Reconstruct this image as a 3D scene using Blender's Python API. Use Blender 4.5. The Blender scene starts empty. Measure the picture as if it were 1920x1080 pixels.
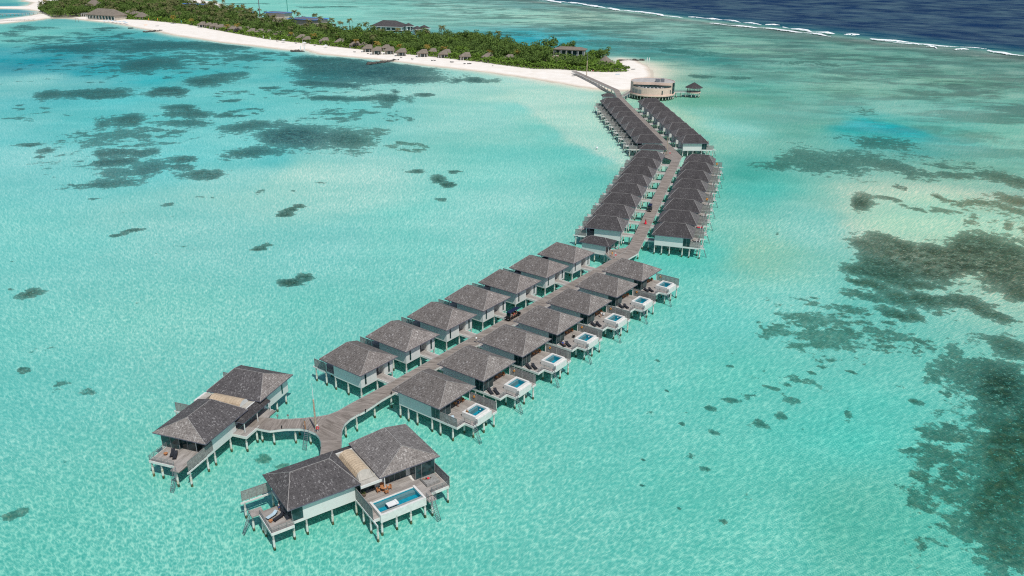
import bpy, bmesh, math, random
import numpy as np
from mathutils import Vector, Matrix
rad=math.radians
sc=bpy.context.scene
COL=sc.collection
rng=random.Random(7)

# ------------------------------------------------------------------ camera, light
cam=bpy.data.cameras.new('camera'); co=bpy.data.objects.new('camera',cam); COL.objects.link(co)
PITCH=0.39706672; ROLL=0.01098999
cam.sensor_width=36.0; cam.lens=1530.747/1920*36; cam.clip_start=1; cam.clip_end=30000
f=Vector((0,math.cos(PITCH),-math.sin(PITCH))); u=Vector((0,math.sin(PITCH),math.cos(PITCH))); r=Vector((1,0,0))
r2=r*math.cos(ROLL)+u*math.sin(ROLL); u2=-r*math.sin(ROLL)+u*math.cos(ROLL)
M=Matrix((r2,u2,-f)).transposed().to_4x4(); M.translation=Vector((0,0,84.45)); co.matrix_world=M
sc.camera=co
SUN_AZ=rad(-62); SUN_EL=rad(57)
sun=bpy.data.lights.new('sun','SUN'); sun.energy=3.6; sun.angle=rad(0.53); sun.color=(1.0,0.955,0.89)
so=bpy.data.objects.new('sun',sun); COL.objects.link(so)
sd=Vector((math.cos(SUN_EL)*math.cos(SUN_AZ),math.cos(SUN_EL)*math.sin(SUN_AZ),math.sin(SUN_EL)))
so.rotation_euler=sd.to_track_quat('Z','Y').to_euler(); so.location=sd*300
w=bpy.data.worlds.new('World'); sc.world=w; w.use_nodes=True
nt=w.node_tree; bg=nt.nodes['Background']; sk=nt.nodes.new('ShaderNodeTexSky'); sk.sky_type='NISHITA'; sk.sun_disc=False
sk.sun_elevation=SUN_EL; sk.sun_rotation=math.pi/2-SUN_AZ; sk.air_density=1.0; sk.dust_density=1.0
nt.links.new(sk.outputs[0],bg.inputs[0]); bg.inputs[1].default_value=0.10
sc.view_settings.view_transform='Standard'; sc.view_settings.look='None'; sc.view_settings.exposure=0.0; sc.view_settings.gamma=1.0
sc.render.engine='CYCLES'
sc.cycles.max_bounces=6; sc.cycles.transparent_max_bounces=12; sc.cycles.caustics_reflective=False; sc.cycles.caustics_refractive=False
sc.cycles.use_denoising=False; sc.cycles.pixel_filter_type='BLACKMAN_HARRIS'; sc.cycles.filter_width=1.15

def lin(c):
    return tuple(((v/255)/12.92 if v/255<=0.04045 else ((v/255+0.055)/1.055)**2.4) for v in c)

# ------------------------------------------------------------------ materials
class N:
    def __init__(s,name):
        s.m=bpy.data.materials.new(name); s.m.use_nodes=True; s.t=s.m.node_tree; s.n=s.t.nodes; s.n.clear()
        s.out=s.n.new('ShaderNodeOutputMaterial')
    def new(s,t,**k):
        n=s.n.new(t)
        for a,b in k.items(): setattr(n,a,b)
        return n
    def l(s,a,b): s.t.links.new(a,b)
    def setin(s,node,i,v):
        if isinstance(v,bpy.types.NodeSocket): s.l(v,node.inputs[i])
        elif v is not None: node.inputs[i].default_value=v
    def pos(s): return s.new('ShaderNodeNewGeometry').outputs['Position']
    def tc(s,k='Object'): return s.new('ShaderNodeTexCoord').outputs[k]
    def mapping(s,v,scale=(1,1,1),rot=(0,0,0),loc=(0,0,0)):
        n=s.new('ShaderNodeMapping'); s.l(v,n.inputs[0]); n.inputs[3].default_value=scale; n.inputs[2].default_value=rot; n.inputs[1].default_value=loc; return n.outputs[0]
    def noise(s,v,scale,detail=3,rough=.55,dist=0,out=0):
        n=s.new('ShaderNodeTexNoise'); s.l(v,n.inputs['Vector']); n.inputs['Scale'].default_value=scale; n.inputs['Detail'].default_value=detail
        n.inputs['Roughness'].default_value=rough; n.inputs['Distortion'].default_value=dist; return n.outputs[out]
    def vor(s,v,scale,feature='F1',out='Distance',rand=1.0,dist=None):
        n=s.new('ShaderNodeTexVoronoi',feature=feature); s.l(v,n.inputs['Vector']); n.inputs['Scale'].default_value=scale; n.inputs['Randomness'].default_value=rand; return n.outputs[out]
    def ramp(s,v,pts,interp='LINEAR'):
        n=s.new('ShaderNodeValToRGB'); s.l(v,n.inputs[0]); e=n.color_ramp.elements; n.color_ramp.interpolation=interp
        while len(e)<len(pts): e.new(0.5)
        for i,(p,c) in enumerate(pts):
            e[i].position=p; e[i].color=(c,c,c,1) if isinstance(c,(int,float)) else (*c,1)
        return n.outputs[0]
    def mr(s,v,a,b,c=0.,d=1.,smooth=True):
        n=s.new('ShaderNodeMapRange'); n.interpolation_type='SMOOTHSTEP' if smooth else 'LINEAR'
        s.setin(n,0,v); s.setin(n,1,a); s.setin(n,2,b); s.setin(n,3,c); s.setin(n,4,d); return n.outputs[0]
    def math(s,op,a,b=None,c=None):
        n=s.new('ShaderNodeMath',operation=op); s.setin(n,0,a); s.setin(n,1,b); s.setin(n,2,c); return n.outputs[0]
    def mix(s,fac,a,b,mode='MIX'):
        n=s.new('ShaderNodeMix',data_type='RGBA',blend_type=mode); s.setin(n,0,fac)
        for i,v in ((6,a),(7,b)):
            if isinstance(v,tuple): n.inputs[i].default_value=(*v,1) if len(v)==3 else v
            else: s.l(v,n.inputs[i])
        return n.outputs[2]
    def bump(s,h,strength=.3,dist=.05,normal=None):
        n=s.new('ShaderNodeBump'); n.inputs['Strength'].default_value=strength; n.inputs['Distance'].default_value=dist; s.l(h,n.inputs['Height'])
        if normal: s.l(normal,n.inputs['Normal'])
        return n.outputs[0]
    def bsdf(s,color,rough=.6,spec=.3,metal=0,normal=None,**k):
        p=s.new('ShaderNodeBsdfPrincipled')
        if isinstance(color,tuple): p.inputs['Base Color'].default_value=(*color,1)
        else: s.l(color,p.inputs['Base Color'])
        s.setin(p,'Roughness',rough); p.inputs['Specular IOR Level'].default_value=spec; p.inputs['Metallic'].default_value=metal
        if normal: s.l(normal,p.inputs['Normal'])
        for a,b in k.items(): s.setin(p,a,b)
        s.l(p.outputs[0],s.out.inputs[0]); return p

def paint(name,c,rough=.6,var=.12,scale=1.5,spec=.3,metal=0):
    n=N(name); nz=n.noise(n.pos(),scale,4,.6); col=n.mix(n.mr(nz,.3,.7),tuple(v*(1-var) for v in c),tuple(min(1,v*(1+var)) for v in c))
    n.bsdf(col,rough,spec,metal); return n.m
def wood(name,c1,c2,board=.14,use_uv=False,axis=0,worn=None):
    # boards run across; colour differs board by board, with grain and wear
    n=N(name); v=n.tc('UV') if use_uv else n.tc('Object')
    sep=n.new('ShaderNodeSeparateXYZ'); n.l(v,sep.inputs[0])
    q=sep.outputs[axis]; o=sep.outputs[1-axis]
    bi=n.math('FLOOR',n.math('DIVIDE',q,board)); fr=n.math('FRACT',n.math('DIVIDE',q,board))
    comb=n.new('ShaderNodeCombineXYZ'); n.l(bi,comb.inputs[0]); n.l(n.math('FLOOR',n.math('DIVIDE',o,3.1)),comb.inputs[1])
    wn=n.new('ShaderNodeTexWhiteNoise'); n.l(comb.outputs[0],wn.inputs[0])
    grp=n.noise(n.mapping(v,(0.9 if axis==0 else .25,.25 if axis==0 else .9,1)),1.0,3,.7)
    t=n.math('ADD',n.math('MULTIPLY',wn.outputs[0],.45),n.math('MULTIPLY',n.mr(grp,.3,.72),.55))
    col=n.mix(t,c1,c2)
    grain=n.noise(n.mapping(v,(60 if axis==0 else 3,3 if axis==0 else 60,1)),1,3)
    col=n.mix(n.mr(grain,.3,.8,.0,.35),col,tuple(x*.55 for x in c1))
    gap=n.mr(n.math('ABSOLUTE',n.math('SUBTRACT',fr,.5)),.44,.49)
    col=n.mix(n.math('MULTIPLY',gap,.7),col,(.02,.018,.015))
    n.bsdf(col,.75,.2,normal=n.bump(n.math('SUBTRACT',1.0,gap),.4,.02)); return n.m
def shingle(name,c1,c2,c3,amt=1.0):
    n=N(name); uv=n.tc('UV')
    v=n.mapping(uv,(1/.26,1/.34,1))
    br=n.new('ShaderNodeTexBrick'); n.l(v,br.inputs['Vector']); br.offset=.5
    br.inputs['Color1'].default_value=(0,0,0,1); br.inputs['Color2'].default_value=(1,1,1,1); br.inputs['Mortar'].default_value=(0,0,0,1)
    br.inputs['Scale'].default_value=1.0; br.inputs['Mortar Size'].default_value=.03; br.inputs['Brick Width'].default_value=1.0; br.inputs['Row Height'].default_value=1.0; br.inputs['Bias'].default_value=0.
    cell=n.vor(n.mapping(uv,(1/.17,1/.27,1)),1.0,out='Color')
    sp=n.new('ShaderNodeSeparateColor'); n.l(cell,sp.inputs[0])
    big=n.noise(n.pos(),.35,3,.6)
    fine=n.noise(uv,5.5,4,.8)
    t=n.math('ADD',n.math('MULTIPLY',sp.outputs[0],.55),n.math('MULTIPLY',n.mr(fine,.3,.72),.45))
    oi=n.new('ShaderNodeObjectInfo')
    col=n.mix(t,c1,c2); col=n.mix(n.mr(sp.outputs[1],.83,.98,0,.8),col,c3); col=n.mix(n.mr(sp.outputs[1],.14,.03,0,.6),col,tuple(v*.45 for v in c1))
    col=n.mix(n.mr(big,.35,.75,0,.35),col,tuple(v*.72 for v in c1))
    col=n.mix(n.math('MULTIPLY',oi.outputs['Random'],.22),col,tuple(v*.6 for v in c1))
    sepu=n.new('ShaderNodeSeparateXYZ'); n.l(uv,sepu.inputs[0])
    step=n.math('FRACT',n.math('DIVIDE',sepu.outputs[1],.34))
    h=n.math('ADD',n.math('MULTIPLY',step,-1.0),n.math('MULTIPLY',sp.outputs[2],.9))
    n.bsdf(col,.85,.15,normal=n.bump(h,.9,.07)); return n.m
def thatch(name,c1,c2):
    n=N(name); uv=n.tc('UV'); a=n.noise(n.mapping(uv,(9,1.2,1)),1.0,5,.7); b=n.noise(n.pos(),.5,3)
    sep=n.new('ShaderNodeSeparateXYZ'); n.l(uv,sep.inputs[0]); st=n.math('FRACT',n.math('DIVIDE',sep.outputs[1],.6))
    col=n.mix(n.mr(a,.3,.7),c1,c2); col=n.mix(n.mr(b,.35,.7,0,.35),col,tuple(v*.6 for v in c1)); col=n.mix(n.mr(st,0.,.25,.4,0),col,tuple(v*.55 for v in c1))
    n.bsdf(col,.95,.05,normal=n.bump(n.math('ADD',a,n.math('MULTIPLY',st,-.6)),.9,.12)); return n.m
def foliage(name,c1,c2,c3,tr=.25):
    n=N(name); oi=n.new('ShaderNodeObjectInfo'); p=n.pos()
    a=n.noise(p,.9,3,.7); b=n.noise(p,.12,3,.6)
    col=n.mix(n.mr(a,.32,.68),c1,c2); col=n.mix(n.math('MULTIPLY',n.mr(b,.4,.7),.6),col,c3); col=n.mix(n.math('MULTIPLY',oi.outputs['Random'],.5),col,c3)
    d=n.new('ShaderNodeBsdfDiffuse'); t=n.new('ShaderNodeBsdfTranslucent'); n.l(col,d.inputs[0]); n.l(col,t.inputs[0])
    m=n.new('ShaderNodeMixShader'); m.inputs[0].default_value=tr; n.l(d.outputs[0],m.inputs[1]); n.l(t.outputs[0],m.inputs[2]); n.l(m.outputs[0],n.out.inputs[0]); return n.m
def glass(name,c=(.012,.03,.032)):
    n=N(name); nz=n.noise(n.pos(),.8,2); col=n.mix(n.mr(nz,.4,.6),c,tuple(v*2.2 for v in c)); n.bsdf(col,.08,.55); return n.m
def pile_mat():
    n=N('pile_paint'); p=n.pos(); s=n.new('ShaderNodeSeparateXYZ'); n.l(p,s.inputs[0])
    wob=n.noise(p,3.0,3); z=n.math('ADD',s.outputs[2],n.math('MULTIPLY',n.math('SUBTRACT',wob,.5),.7))
    up=n.mix(n.mr(n.noise(p,2.0,4),.3,.7),(.40,.39,.36),(.50,.49,.46))
    jac=n.mix(n.mr(n.noise(p,1.4,4),.45,.75),(.66,.66,.62),(.50,.44,.30))
    alg=n.mix(n.mr(n.noise(p,5.0,3),.4,.6),(.04,.055,.04),(.20,.16,.07))
    col=n.mix(n.mr(z,1.45,1.55),jac,up); col=n.mix(n.mr(z,.10,.38),alg,col); col=n.mix(n.mr(s.outputs[2],-.75,-.30),(.20,.30,.24),col)
    n.bsdf(col,.75,.2); return n.m
def wallpaint(name,c):
    n=N(name); p=n.pos(); s=n.new('ShaderNodeSeparateXYZ'); n.l(p,s.inputs[0])
    st=n.noise(n.mapping(p,(1.6,1.6,.22)),1.0,5,.7); big=n.noise(p,.35,4,.6)
    col=n.mix(n.mr(st,.45,.75,0,.14),c,(c[0]*.70,c[1]*.70,c[2]*.66)); col=n.mix(n.mr(big,.4,.7,0,.22),col,(c[0]*.82,c[1]*.84,c[2]*.80))
    seam=n.math('FRACT',n.math('DIVIDE',s.outputs[2],.42)); col=n.mix(n.mr(seam,.0,.05,.22,0),col,(c[0]*.5,c[1]*.5,c[2]*.5))
    n.bsdf(col,.65,.25); return n.m

MT={}
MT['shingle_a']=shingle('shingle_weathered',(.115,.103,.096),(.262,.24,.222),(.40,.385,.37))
MT['shingle_a_end']=shingle('shingle_weathered_lit_end',(.185,.163,.15),(.34,.31,.29),(.50,.47,.44))  # hip-end faces: sunlit brightness painted in as a paler shingle colour
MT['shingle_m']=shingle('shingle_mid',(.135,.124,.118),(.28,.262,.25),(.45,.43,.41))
MT['shingle_c']=shingle('shingle_charcoal',(.075,.070,.071),(.155,.146,.146),(.30,.29,.285))
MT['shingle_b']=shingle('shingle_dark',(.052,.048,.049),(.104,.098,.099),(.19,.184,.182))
MT['shingle_b_end']=shingle('shingle_dark_lit_end',(.118,.110,.109),(.215,.204,.20),(.30,.29,.29))  # dark roofs' hip ends, with the sunlit tone put into the colour
MT['thatch']=thatch('palm_thatch',(.46,.36,.25),(.66,.54,.39))
MT['thatch_old']=thatch('old_thatch',(.17,.145,.12),(.30,.26,.215))
MT['white']=wallpaint('white_painted_wall',(.66,.665,.635))
MT['fascia']=paint('white_fascia',(.66,.655,.62),.6,.08,2.0)
MT['grey_wood']=paint('grey_timber',(.23,.225,.215),.75,.25,4)
MT['slat']=paint('weathered_slats',(.27,.265,.25),.8,.25,3)
MT['rail']=paint('rail_metal',(.20,.21,.21),.45,.1,2,.4)
MT['flashing']=paint('ridge_flashing',(.31,.295,.28),.6,.2,3)
MT['flatroof']=paint('flat_roof',(.42,.40,.35),.85,.15,.9)
MT['deck']=wood('deck_boards',(.235,.212,.192),(.50,.465,.43),.15,False,1)
MT['plank']=wood('jetty_planks',(.165,.140,.120),(.42,.372,.328),.20,True,1)
MT['glass']=glass('dark_glass')
MT['dark']=paint('dark_interior',(.03,.032,.034),.7,.2,2)
MT['door']=paint('grey_door',(.09,.095,.10),.6,.1,2)
MT['pile']=pile_mat()
MT['cush']=paint('charcoal_cushion',(.022,.025,.032),.9,.3,5)
MT['rattan']=paint('orange_wood',(.42,.19,.085),.6,.2,6)
MT['red']=paint('red_cloth',(.70,.02,.045),.8,.1,3)
MT['skin']=paint('skin',(.42,.24,.16),.6,.08,6)
MT['hair']=paint('dark_hair',(.015,.012,.01),.6,.2,9)
MT['navy']=paint('navy_canvas',(.006,.014,.05),.7,.2,2)
MT['black']=paint('black_plastic',(.012,.012,.013),.4,.2,4)
MT['whitep']=paint('white_cloth',(.72,.73,.72),.8,.05,2)
MT['paleblue']=paint('pale_blue_cloth',(.42,.55,.62),.8,.1,4)
MT['bluec']=paint('blue_cloth',(.02,.10,.42),.8,.1,4)
MT['orange']=paint('orange_plastic',(.72,.30,.03),.5,.1,4)
MT['tan']=paint('tan_render',(.68,.51,.42),.8,.08,.8)
MT['tanroof']=paint('grey_roof_membrane',(.42,.40,.375),.85,.12,.4)
MT['brown']=paint('brown_bark',(.16,.12,.09),.9,.3,3)
MT['rock']=paint('dark_rock',(.09,.085,.075),.9,.4,.8)
MT['bluetin']=paint('blue_tin',(.07,.28,.72),.5,.2,.5)
MT['slateroof']=paint('slate_roof',(.13,.13,.17),.8,.2,.6)
MT['plaster']=paint('beige_plaster',(.48,.43,.36),.8,.1,.6)
MT['green']=paint('green_steel',(.08,.36,.28),.5,.1,1)
MT['steel']=paint('grey_steel',(.16,.17,.19),.5,.1,1)
MT['wpole']=paint('weathered_pole',(.42,.34,.25),.8,.2,3)
MT['leaf_a']=foliage('broad_leaves',(.06,.11,.03),(.19,.28,.065),(.12,.19,.055))
MT['leaf_b']=foliage('bright_leaves',(.10,.18,.032),(.22,.33,.06),(.14,.24,.045))
MT['frond']=foliage('palm_fronds',(.075,.105,.035),(.19,.225,.09),(.23,.21,.10))
MT['frond_gold']=foliage('golden_fronds',(.13,.12,.03),(.36,.27,.06),(.30,.21,.06))
MT['coping']=paint('pool_coping',(.30,.32,.30),.6,.12,3)
def pooltile():
    n=N('pool_tiles'); nz=n.vor(n.pos(),5.0,out='Color'); sp=n.new('ShaderNodeSeparateColor'); n.l(nz,sp.inputs[0])
    n.bsdf(n.mix(sp.outputs[0],(.008,.30,.38),(.02,.42,.50)),.3,.4); return n.m
MT['tile']=pooltile()
def poolwater():
    n=N('pool_water_surface'); t=n.new('ShaderNodeBsdfTransparent'); t.inputs[0].default_value=(.62,.86,.93,1)
    g=n.new('ShaderNodeBsdfGlossy'); g.inputs['Roughness'].default_value=.05; nb=n.bump(n.noise(n.pos(),3.0,2),.3,.05); n.l(nb,g.inputs['Normal'])
    fr=n.new('ShaderNodeFresnel'); fr.inputs[0].default_value=1.33; n.l(nb,fr.inputs['Normal'])
    m=n.new('ShaderNodeMixShader'); n.l(n.math('MULTIPLY',fr.outputs[0],.5),m.inputs[0]); n.l(t.outputs[0],m.inputs[1]); n.l(g.outputs[0],m.inputs[2]); n.l(m.outputs[0],n.out.inputs[0]); return n.m
MT['poolwater']=poolwater()

# ------------------------------------------------------------------ mesh helpers
class MB:
    def __init__(s): s.v=[]; s.f=[]; s.m=[]; s.uv=[]
    def face(s,idx,mat=0,uv=None): s.f.append(tuple(idx)); s.m.append(mat); s.uv.append(uv)
    def poly(s,pts,mat=0,uv=None):
        b=len(s.v); s.v+= [tuple(p) for p in pts]; s.face(range(b,b+len(pts)),mat,uv); return s
    def hexa(s,p,mat=0,mats=None):
        b=len(s.v); s.v+=[tuple(q) for q in p]
        for i,q in enumerate(((0,3,2,1),(4,5,6,7),(0,1,5,4),(1,2,6,5),(2,3,7,6),(3,0,4,7))):
            s.face([b+k for k in q],(mats[i] if mats else mat))
        return s
    def box(s,x0,x1,y0,y1,z0,z1,mat=0,mats=None):
        if x0>x1:x0,x1=x1,x0
        if y0>y1:y0,y1=y1,y0
        return s.hexa([(x0,y0,z0),(x1,y0,z0),(x1,y1,z0),(x0,y1,z0),(x0,y0,z1),(x1,y0,z1),(x1,y1,z1),(x0,y1,z1)],mat,mats)
    def cyl(s,x,y,z0,z1,r0,r1=None,n=8,mat=0,cap=True,x1=None,y1=None):
        r1=r0 if r1 is None else r1; x1=x if x1 is None else x1; y1=y if y1 is None else y1; b=len(s.v)
        for (cx,cy,zz,rr) in ((x,y,z0,r0),(x1,y1,z1,r1)):
            for i in range(n):
                a=2*math.pi*i/n; s.v.append((cx+rr*math.cos(a),cy+rr*math.sin(a),zz))
        for i in range(n):
            j=(i+1)%n; s.face((b+i,b+j,b+n+j,b+n+i),mat)
        if cap: s.face([b+n+i for i in range(n)],mat); s.face([b+i for i in reversed(range(n))],mat)
        return s
    def tube(s,pts,r,n=6,mat=0):
        rs=r if isinstance(r,(list,tuple)) else [r]*len(pts); b=len(s.v); P=[Vector(p) for p in pts]
        for i,p in enumerate(P):
            t=(P[min(i+1,len(P)-1)]-P[max(i-1,0)]).normalized(); a=t.cross(Vector((0,0,1)))
            a=a.normalized() if a.length>.05 else Vector((1,0,0)); c=t.cross(a).normalized()
            for k in range(n):
                q=2*math.pi*k/n; s.v.append(tuple(p+(a*math.cos(q)+c*math.sin(q))*rs[i]))
        for i in range(len(P)-1):
            for k in range(n):
                k2=(k+1)%n; s.face((b+i*n+k,b+i*n+k2,b+(i+1)*n+k2,b+(i+1)*n+k),mat)
        s.face([b+k for k in range(n)],mat); s.face([b+(len(P)-1)*n+k for k in reversed(range(n))],mat)
        return s
    def beam(s,p,q,w,h,mat=0):
        p=Vector(p); q=Vector(q); t=(q-p).normalized(); a=t.cross(Vector((0,0,1)))
        a=(a.normalized() if a.length>.01 else Vector((1,0,0)))*w/2; c=a.cross(t).normalized()*h/2
        return s.hexa([p-a-c,p+a-c,q+a-c,q-a-c,p-a+c,p+a+c,q+a+c,q-a+c],mat)
    def sphere(s,c,r,n=8,m=6,mat=0,sc_=(1,1,1)):
        b=len(s.v)
        for j in range(1,m):
            th=math.pi*j/m
            for i in range(n):
                a=2*math.pi*i/n; s.v.append((c[0]+r*sc_[0]*math.sin(th)*math.cos(a),c[1]+r*sc_[1]*math.sin(th)*math.sin(a),c[2]+r*sc_[2]*math.cos(th)))
        t=len(s.v); s.v+=[(c[0],c[1],c[2]+r*sc_[2]),(c[0],c[1],c[2]-r*sc_[2])]
        for j in range(m-2):
            for i in range(n):
                i2=(i+1)%n; s.face((b+j*n+i,b+(j+1)*n+i,b+(j+1)*n+i2,b+j*n+i2),mat)
        for i in range(n):
            i2=(i+1)%n; s.face((t,b+i,b+i2),mat); s.face((t+1,b+(m-2)*n+i2,b+(m-2)*n+i),mat)
        return s
    def mesh(s,name,mats,smooth=False):
        me=bpy.data.meshes.new(name); me.from_pydata(s.v,[],s.f)
        if not isinstance(mats,(list,tuple)): mats=[mats]
        for m in mats: me.materials.append(m)
        me.polygons.foreach_set('material_index',s.m)
        if any(q is not None for q in s.uv):
            ul=me.uv_layers.new(name='UVMap'); k=0
            for fi,q in zip(s.f,s.uv):
                for j in range(len(fi)):
                    if q is not None: ul.data[k].uv=q[j]
                    k+=1
        if smooth: me.polygons.foreach_set('use_smooth',[True]*len(s.f))
        me.update(); return me
    def build(s,name,mats,parent=None,smooth=False,label=None):
        o=bpy.data.objects.new(name,s.mesh(name,mats,smooth)); COL.objects.link(o)
        if parent is not None: o.parent=parent
        if label: o['label']=label
        return o
def tag(o,label=None,cat=None,group=None,kind=None):
    if label: o['label']=label
    if cat: o['category']=cat
    if group: o['group']=group
    if kind: o['kind']=kind
    return o
def thing(name,label,cat,loc=(0,0,0),rz=0,group=None):
    o=bpy.data.objects.new(name,None); COL.objects.link(o); o.location=loc; o.rotation_euler=(0,0,rz); o.empty_display_size=.5
    return tag(o,label,cat,group)
KIDS={}
def kids(o):
    return [c for c in o.children]
def copy_tree(src,loc=None,rz=None,label=None,parent=None,skip=(),cache={}):
    key=src.name
    if key not in cache:
        def rec(o): return (o,[rec(c) for c in o.children])
        cache[key]=rec(src)
    def cp(node,par):
        o,ch=node
        c=o.copy(); COL.objects.link(c); c.parent=par
        for q in ch:
            if q[0].name.split('.')[0] in skip: continue
            cp(q,c)
        return c
    r=cp(cache[key],parent)
    if loc is not None: r.location=loc
    if rz is not None: r.rotation_euler=(0,0,rz)
    if label: r['label']=label
    return r
def quad_uv(p):
    # planar uv for a sloped face: u along first edge, v up the slope
    a=Vector(p[0]); e=(Vector(p[1])-a).normalized(); nrm=e.cross(Vector(p[2])-a).normalized(); vv=nrm.cross(e)
    return [((Vector(q)-a).dot(e),(Vector(q)-a).dot(vv)) for q in p]
def hip(mb,x0,x1,y0,y1,ze,zr,ins0,ins1,along='x',mat_main=0,mat_end=1,th=.18,yr=None):
    # hip roof: ridge along x (or y), top shell, fascia, soffit
    sw=(along=='y')
    if sw: x0,x1,y0,y1=y0,y1,x0,x1
    ym=(y0+y1)/2 if yr is None else yr
    def T(p): return (p[1],p[0],p[2]) if sw else p
    c=[T((x0,y0,ze)),T((x1,y0,ze)),T((x1,y1,ze)),T((x0,y1,ze))]; a=T((x0+ins0,ym,zr)); b=T((x1-ins1,ym,zr))
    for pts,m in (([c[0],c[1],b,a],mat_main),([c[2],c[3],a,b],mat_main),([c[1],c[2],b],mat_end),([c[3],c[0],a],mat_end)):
        u=quad_uv(pts); pts2=pts if not sw else pts[::-1]; u2=u if not sw else u[::-1]
        mb.poly(pts2,m,u2)
    d=[(q[0],q[1],q[2]-th) for q in c]
    for i in range(4):
        j=(i+1)%4; q=[d[i],d[j],c[j],c[i]]; mb.poly(q if not sw else q[::-1],2,[(0,0)]*4)
    mb.poly(d[::-1] if not sw else d,3,[(0,0)]*4)
    return c,a,b
def caps(mb,c,a,b,w=.12,mat=0):
    w=w*.7
    for p,q in ((a,b),(c[0],a),(c[3],a),(c[1],b),(c[2],b)):
        p=Vector(p)+Vector((0,0,.03)); q=Vector(q)+Vector((0,0,.03)); mb.beam(p,q,w,.05,mat)

# ------------------------------------------------------------------ generic parts
PILE_ME=None
def pile_mesh(top):
    mb=MB(); mb.cyl(0,0,-1.3,1.5,.2,.19,8); mb.cyl(0,0,1.5,top,.15,.15,8,cap=False); return mb.mesh('pile',[MT['pile']],False)
PILES={}
def add_pile(parent,x,y,top=2.52):
    k=round(top,2)
    if k not in PILES: PILES[k]=pile_mesh(top)
    o=bpy.data.objects.new('pile',PILES[k]); COL.objects.link(o); o.parent=parent; o.location=(x,y,0); return o
def slat_panel(mb,p,q,z0,z1,nslat=14,post_every=1.25,mat=0,matp=1,thick=.03,fill=.72):
    p=Vector((p[0],p[1],0)); q=Vector((q[0],q[1],0)); L=(q-p).length; t=(q-p)/L
    n=max(1,round(L/post_every))
    for i in range(n+1):
        c=p+t*(L*i/n); mb.beam((c.x,c.y,z0-.25),(c.x,c.y,z1+.03),.07,.07,matp)
    pit=(z1-z0)/nslat
    for i in range(nslat):
        zc=z0+pit*(i+.5); mb.beam((p.x,p.y,zc),(q.x,q.y,zc),thick,pit*fill,mat)
    mb.beam((p.x,p.y,z1+.03),(q.x,q.y,z1+.03),.09,.05,matp)
def railing(mb,pts,z0=2.95,h=.95,mat=0,every=1.2):
    for (a,b) in zip(pts[:-1],pts[1:]):
        A=Vector((a[0],a[1],0)); B=Vector((b[0],b[1],0)); L=(B-A).length; n=max(1,round(L/every))
        for i in range(n+1):
            c=A+(B-A)*i/n; mb.beam((c.x,c.y,z0),(c.x,c.y,z0+h),.05,.05,mat)
        for zz in (.25,.5,.72,h):
            mb.beam((a[0],a[1],z0+zz),(b[0],b[1],z0+zz),.04,.04 if zz<h else .06,mat)
def ladder(mb,x,y,dx,dy,z0=2.95,out=1.8,width=.6,mat=0):
    t=Vector((dx,dy,0)).normalized(); s_=Vector((-t.y,t.x,0))*width/2; top=Vector((x,y,z0)); bot=Vector((x,y,0))+t*out*.9+Vector((0,0,-.95))
    for sgn in(-1,1):
        mb.beam(top+s_*sgn,bot+s_*sgn,.05,.08,mat); mb.beam(top+s_*sgn,top+s_*sgn+Vector((0,0,.9)),.05,.05,mat)
        mb.beam(top+s_*sgn+Vector((0,0,.9)),top+s_*sgn+t*.5+Vector((0,0,.35)),.04,.04,mat)
    for i in range(1,13):
        c=top+(bot-top)*i/13; mb.beam(c-s_,c+s_,.07,.05,mat)
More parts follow.
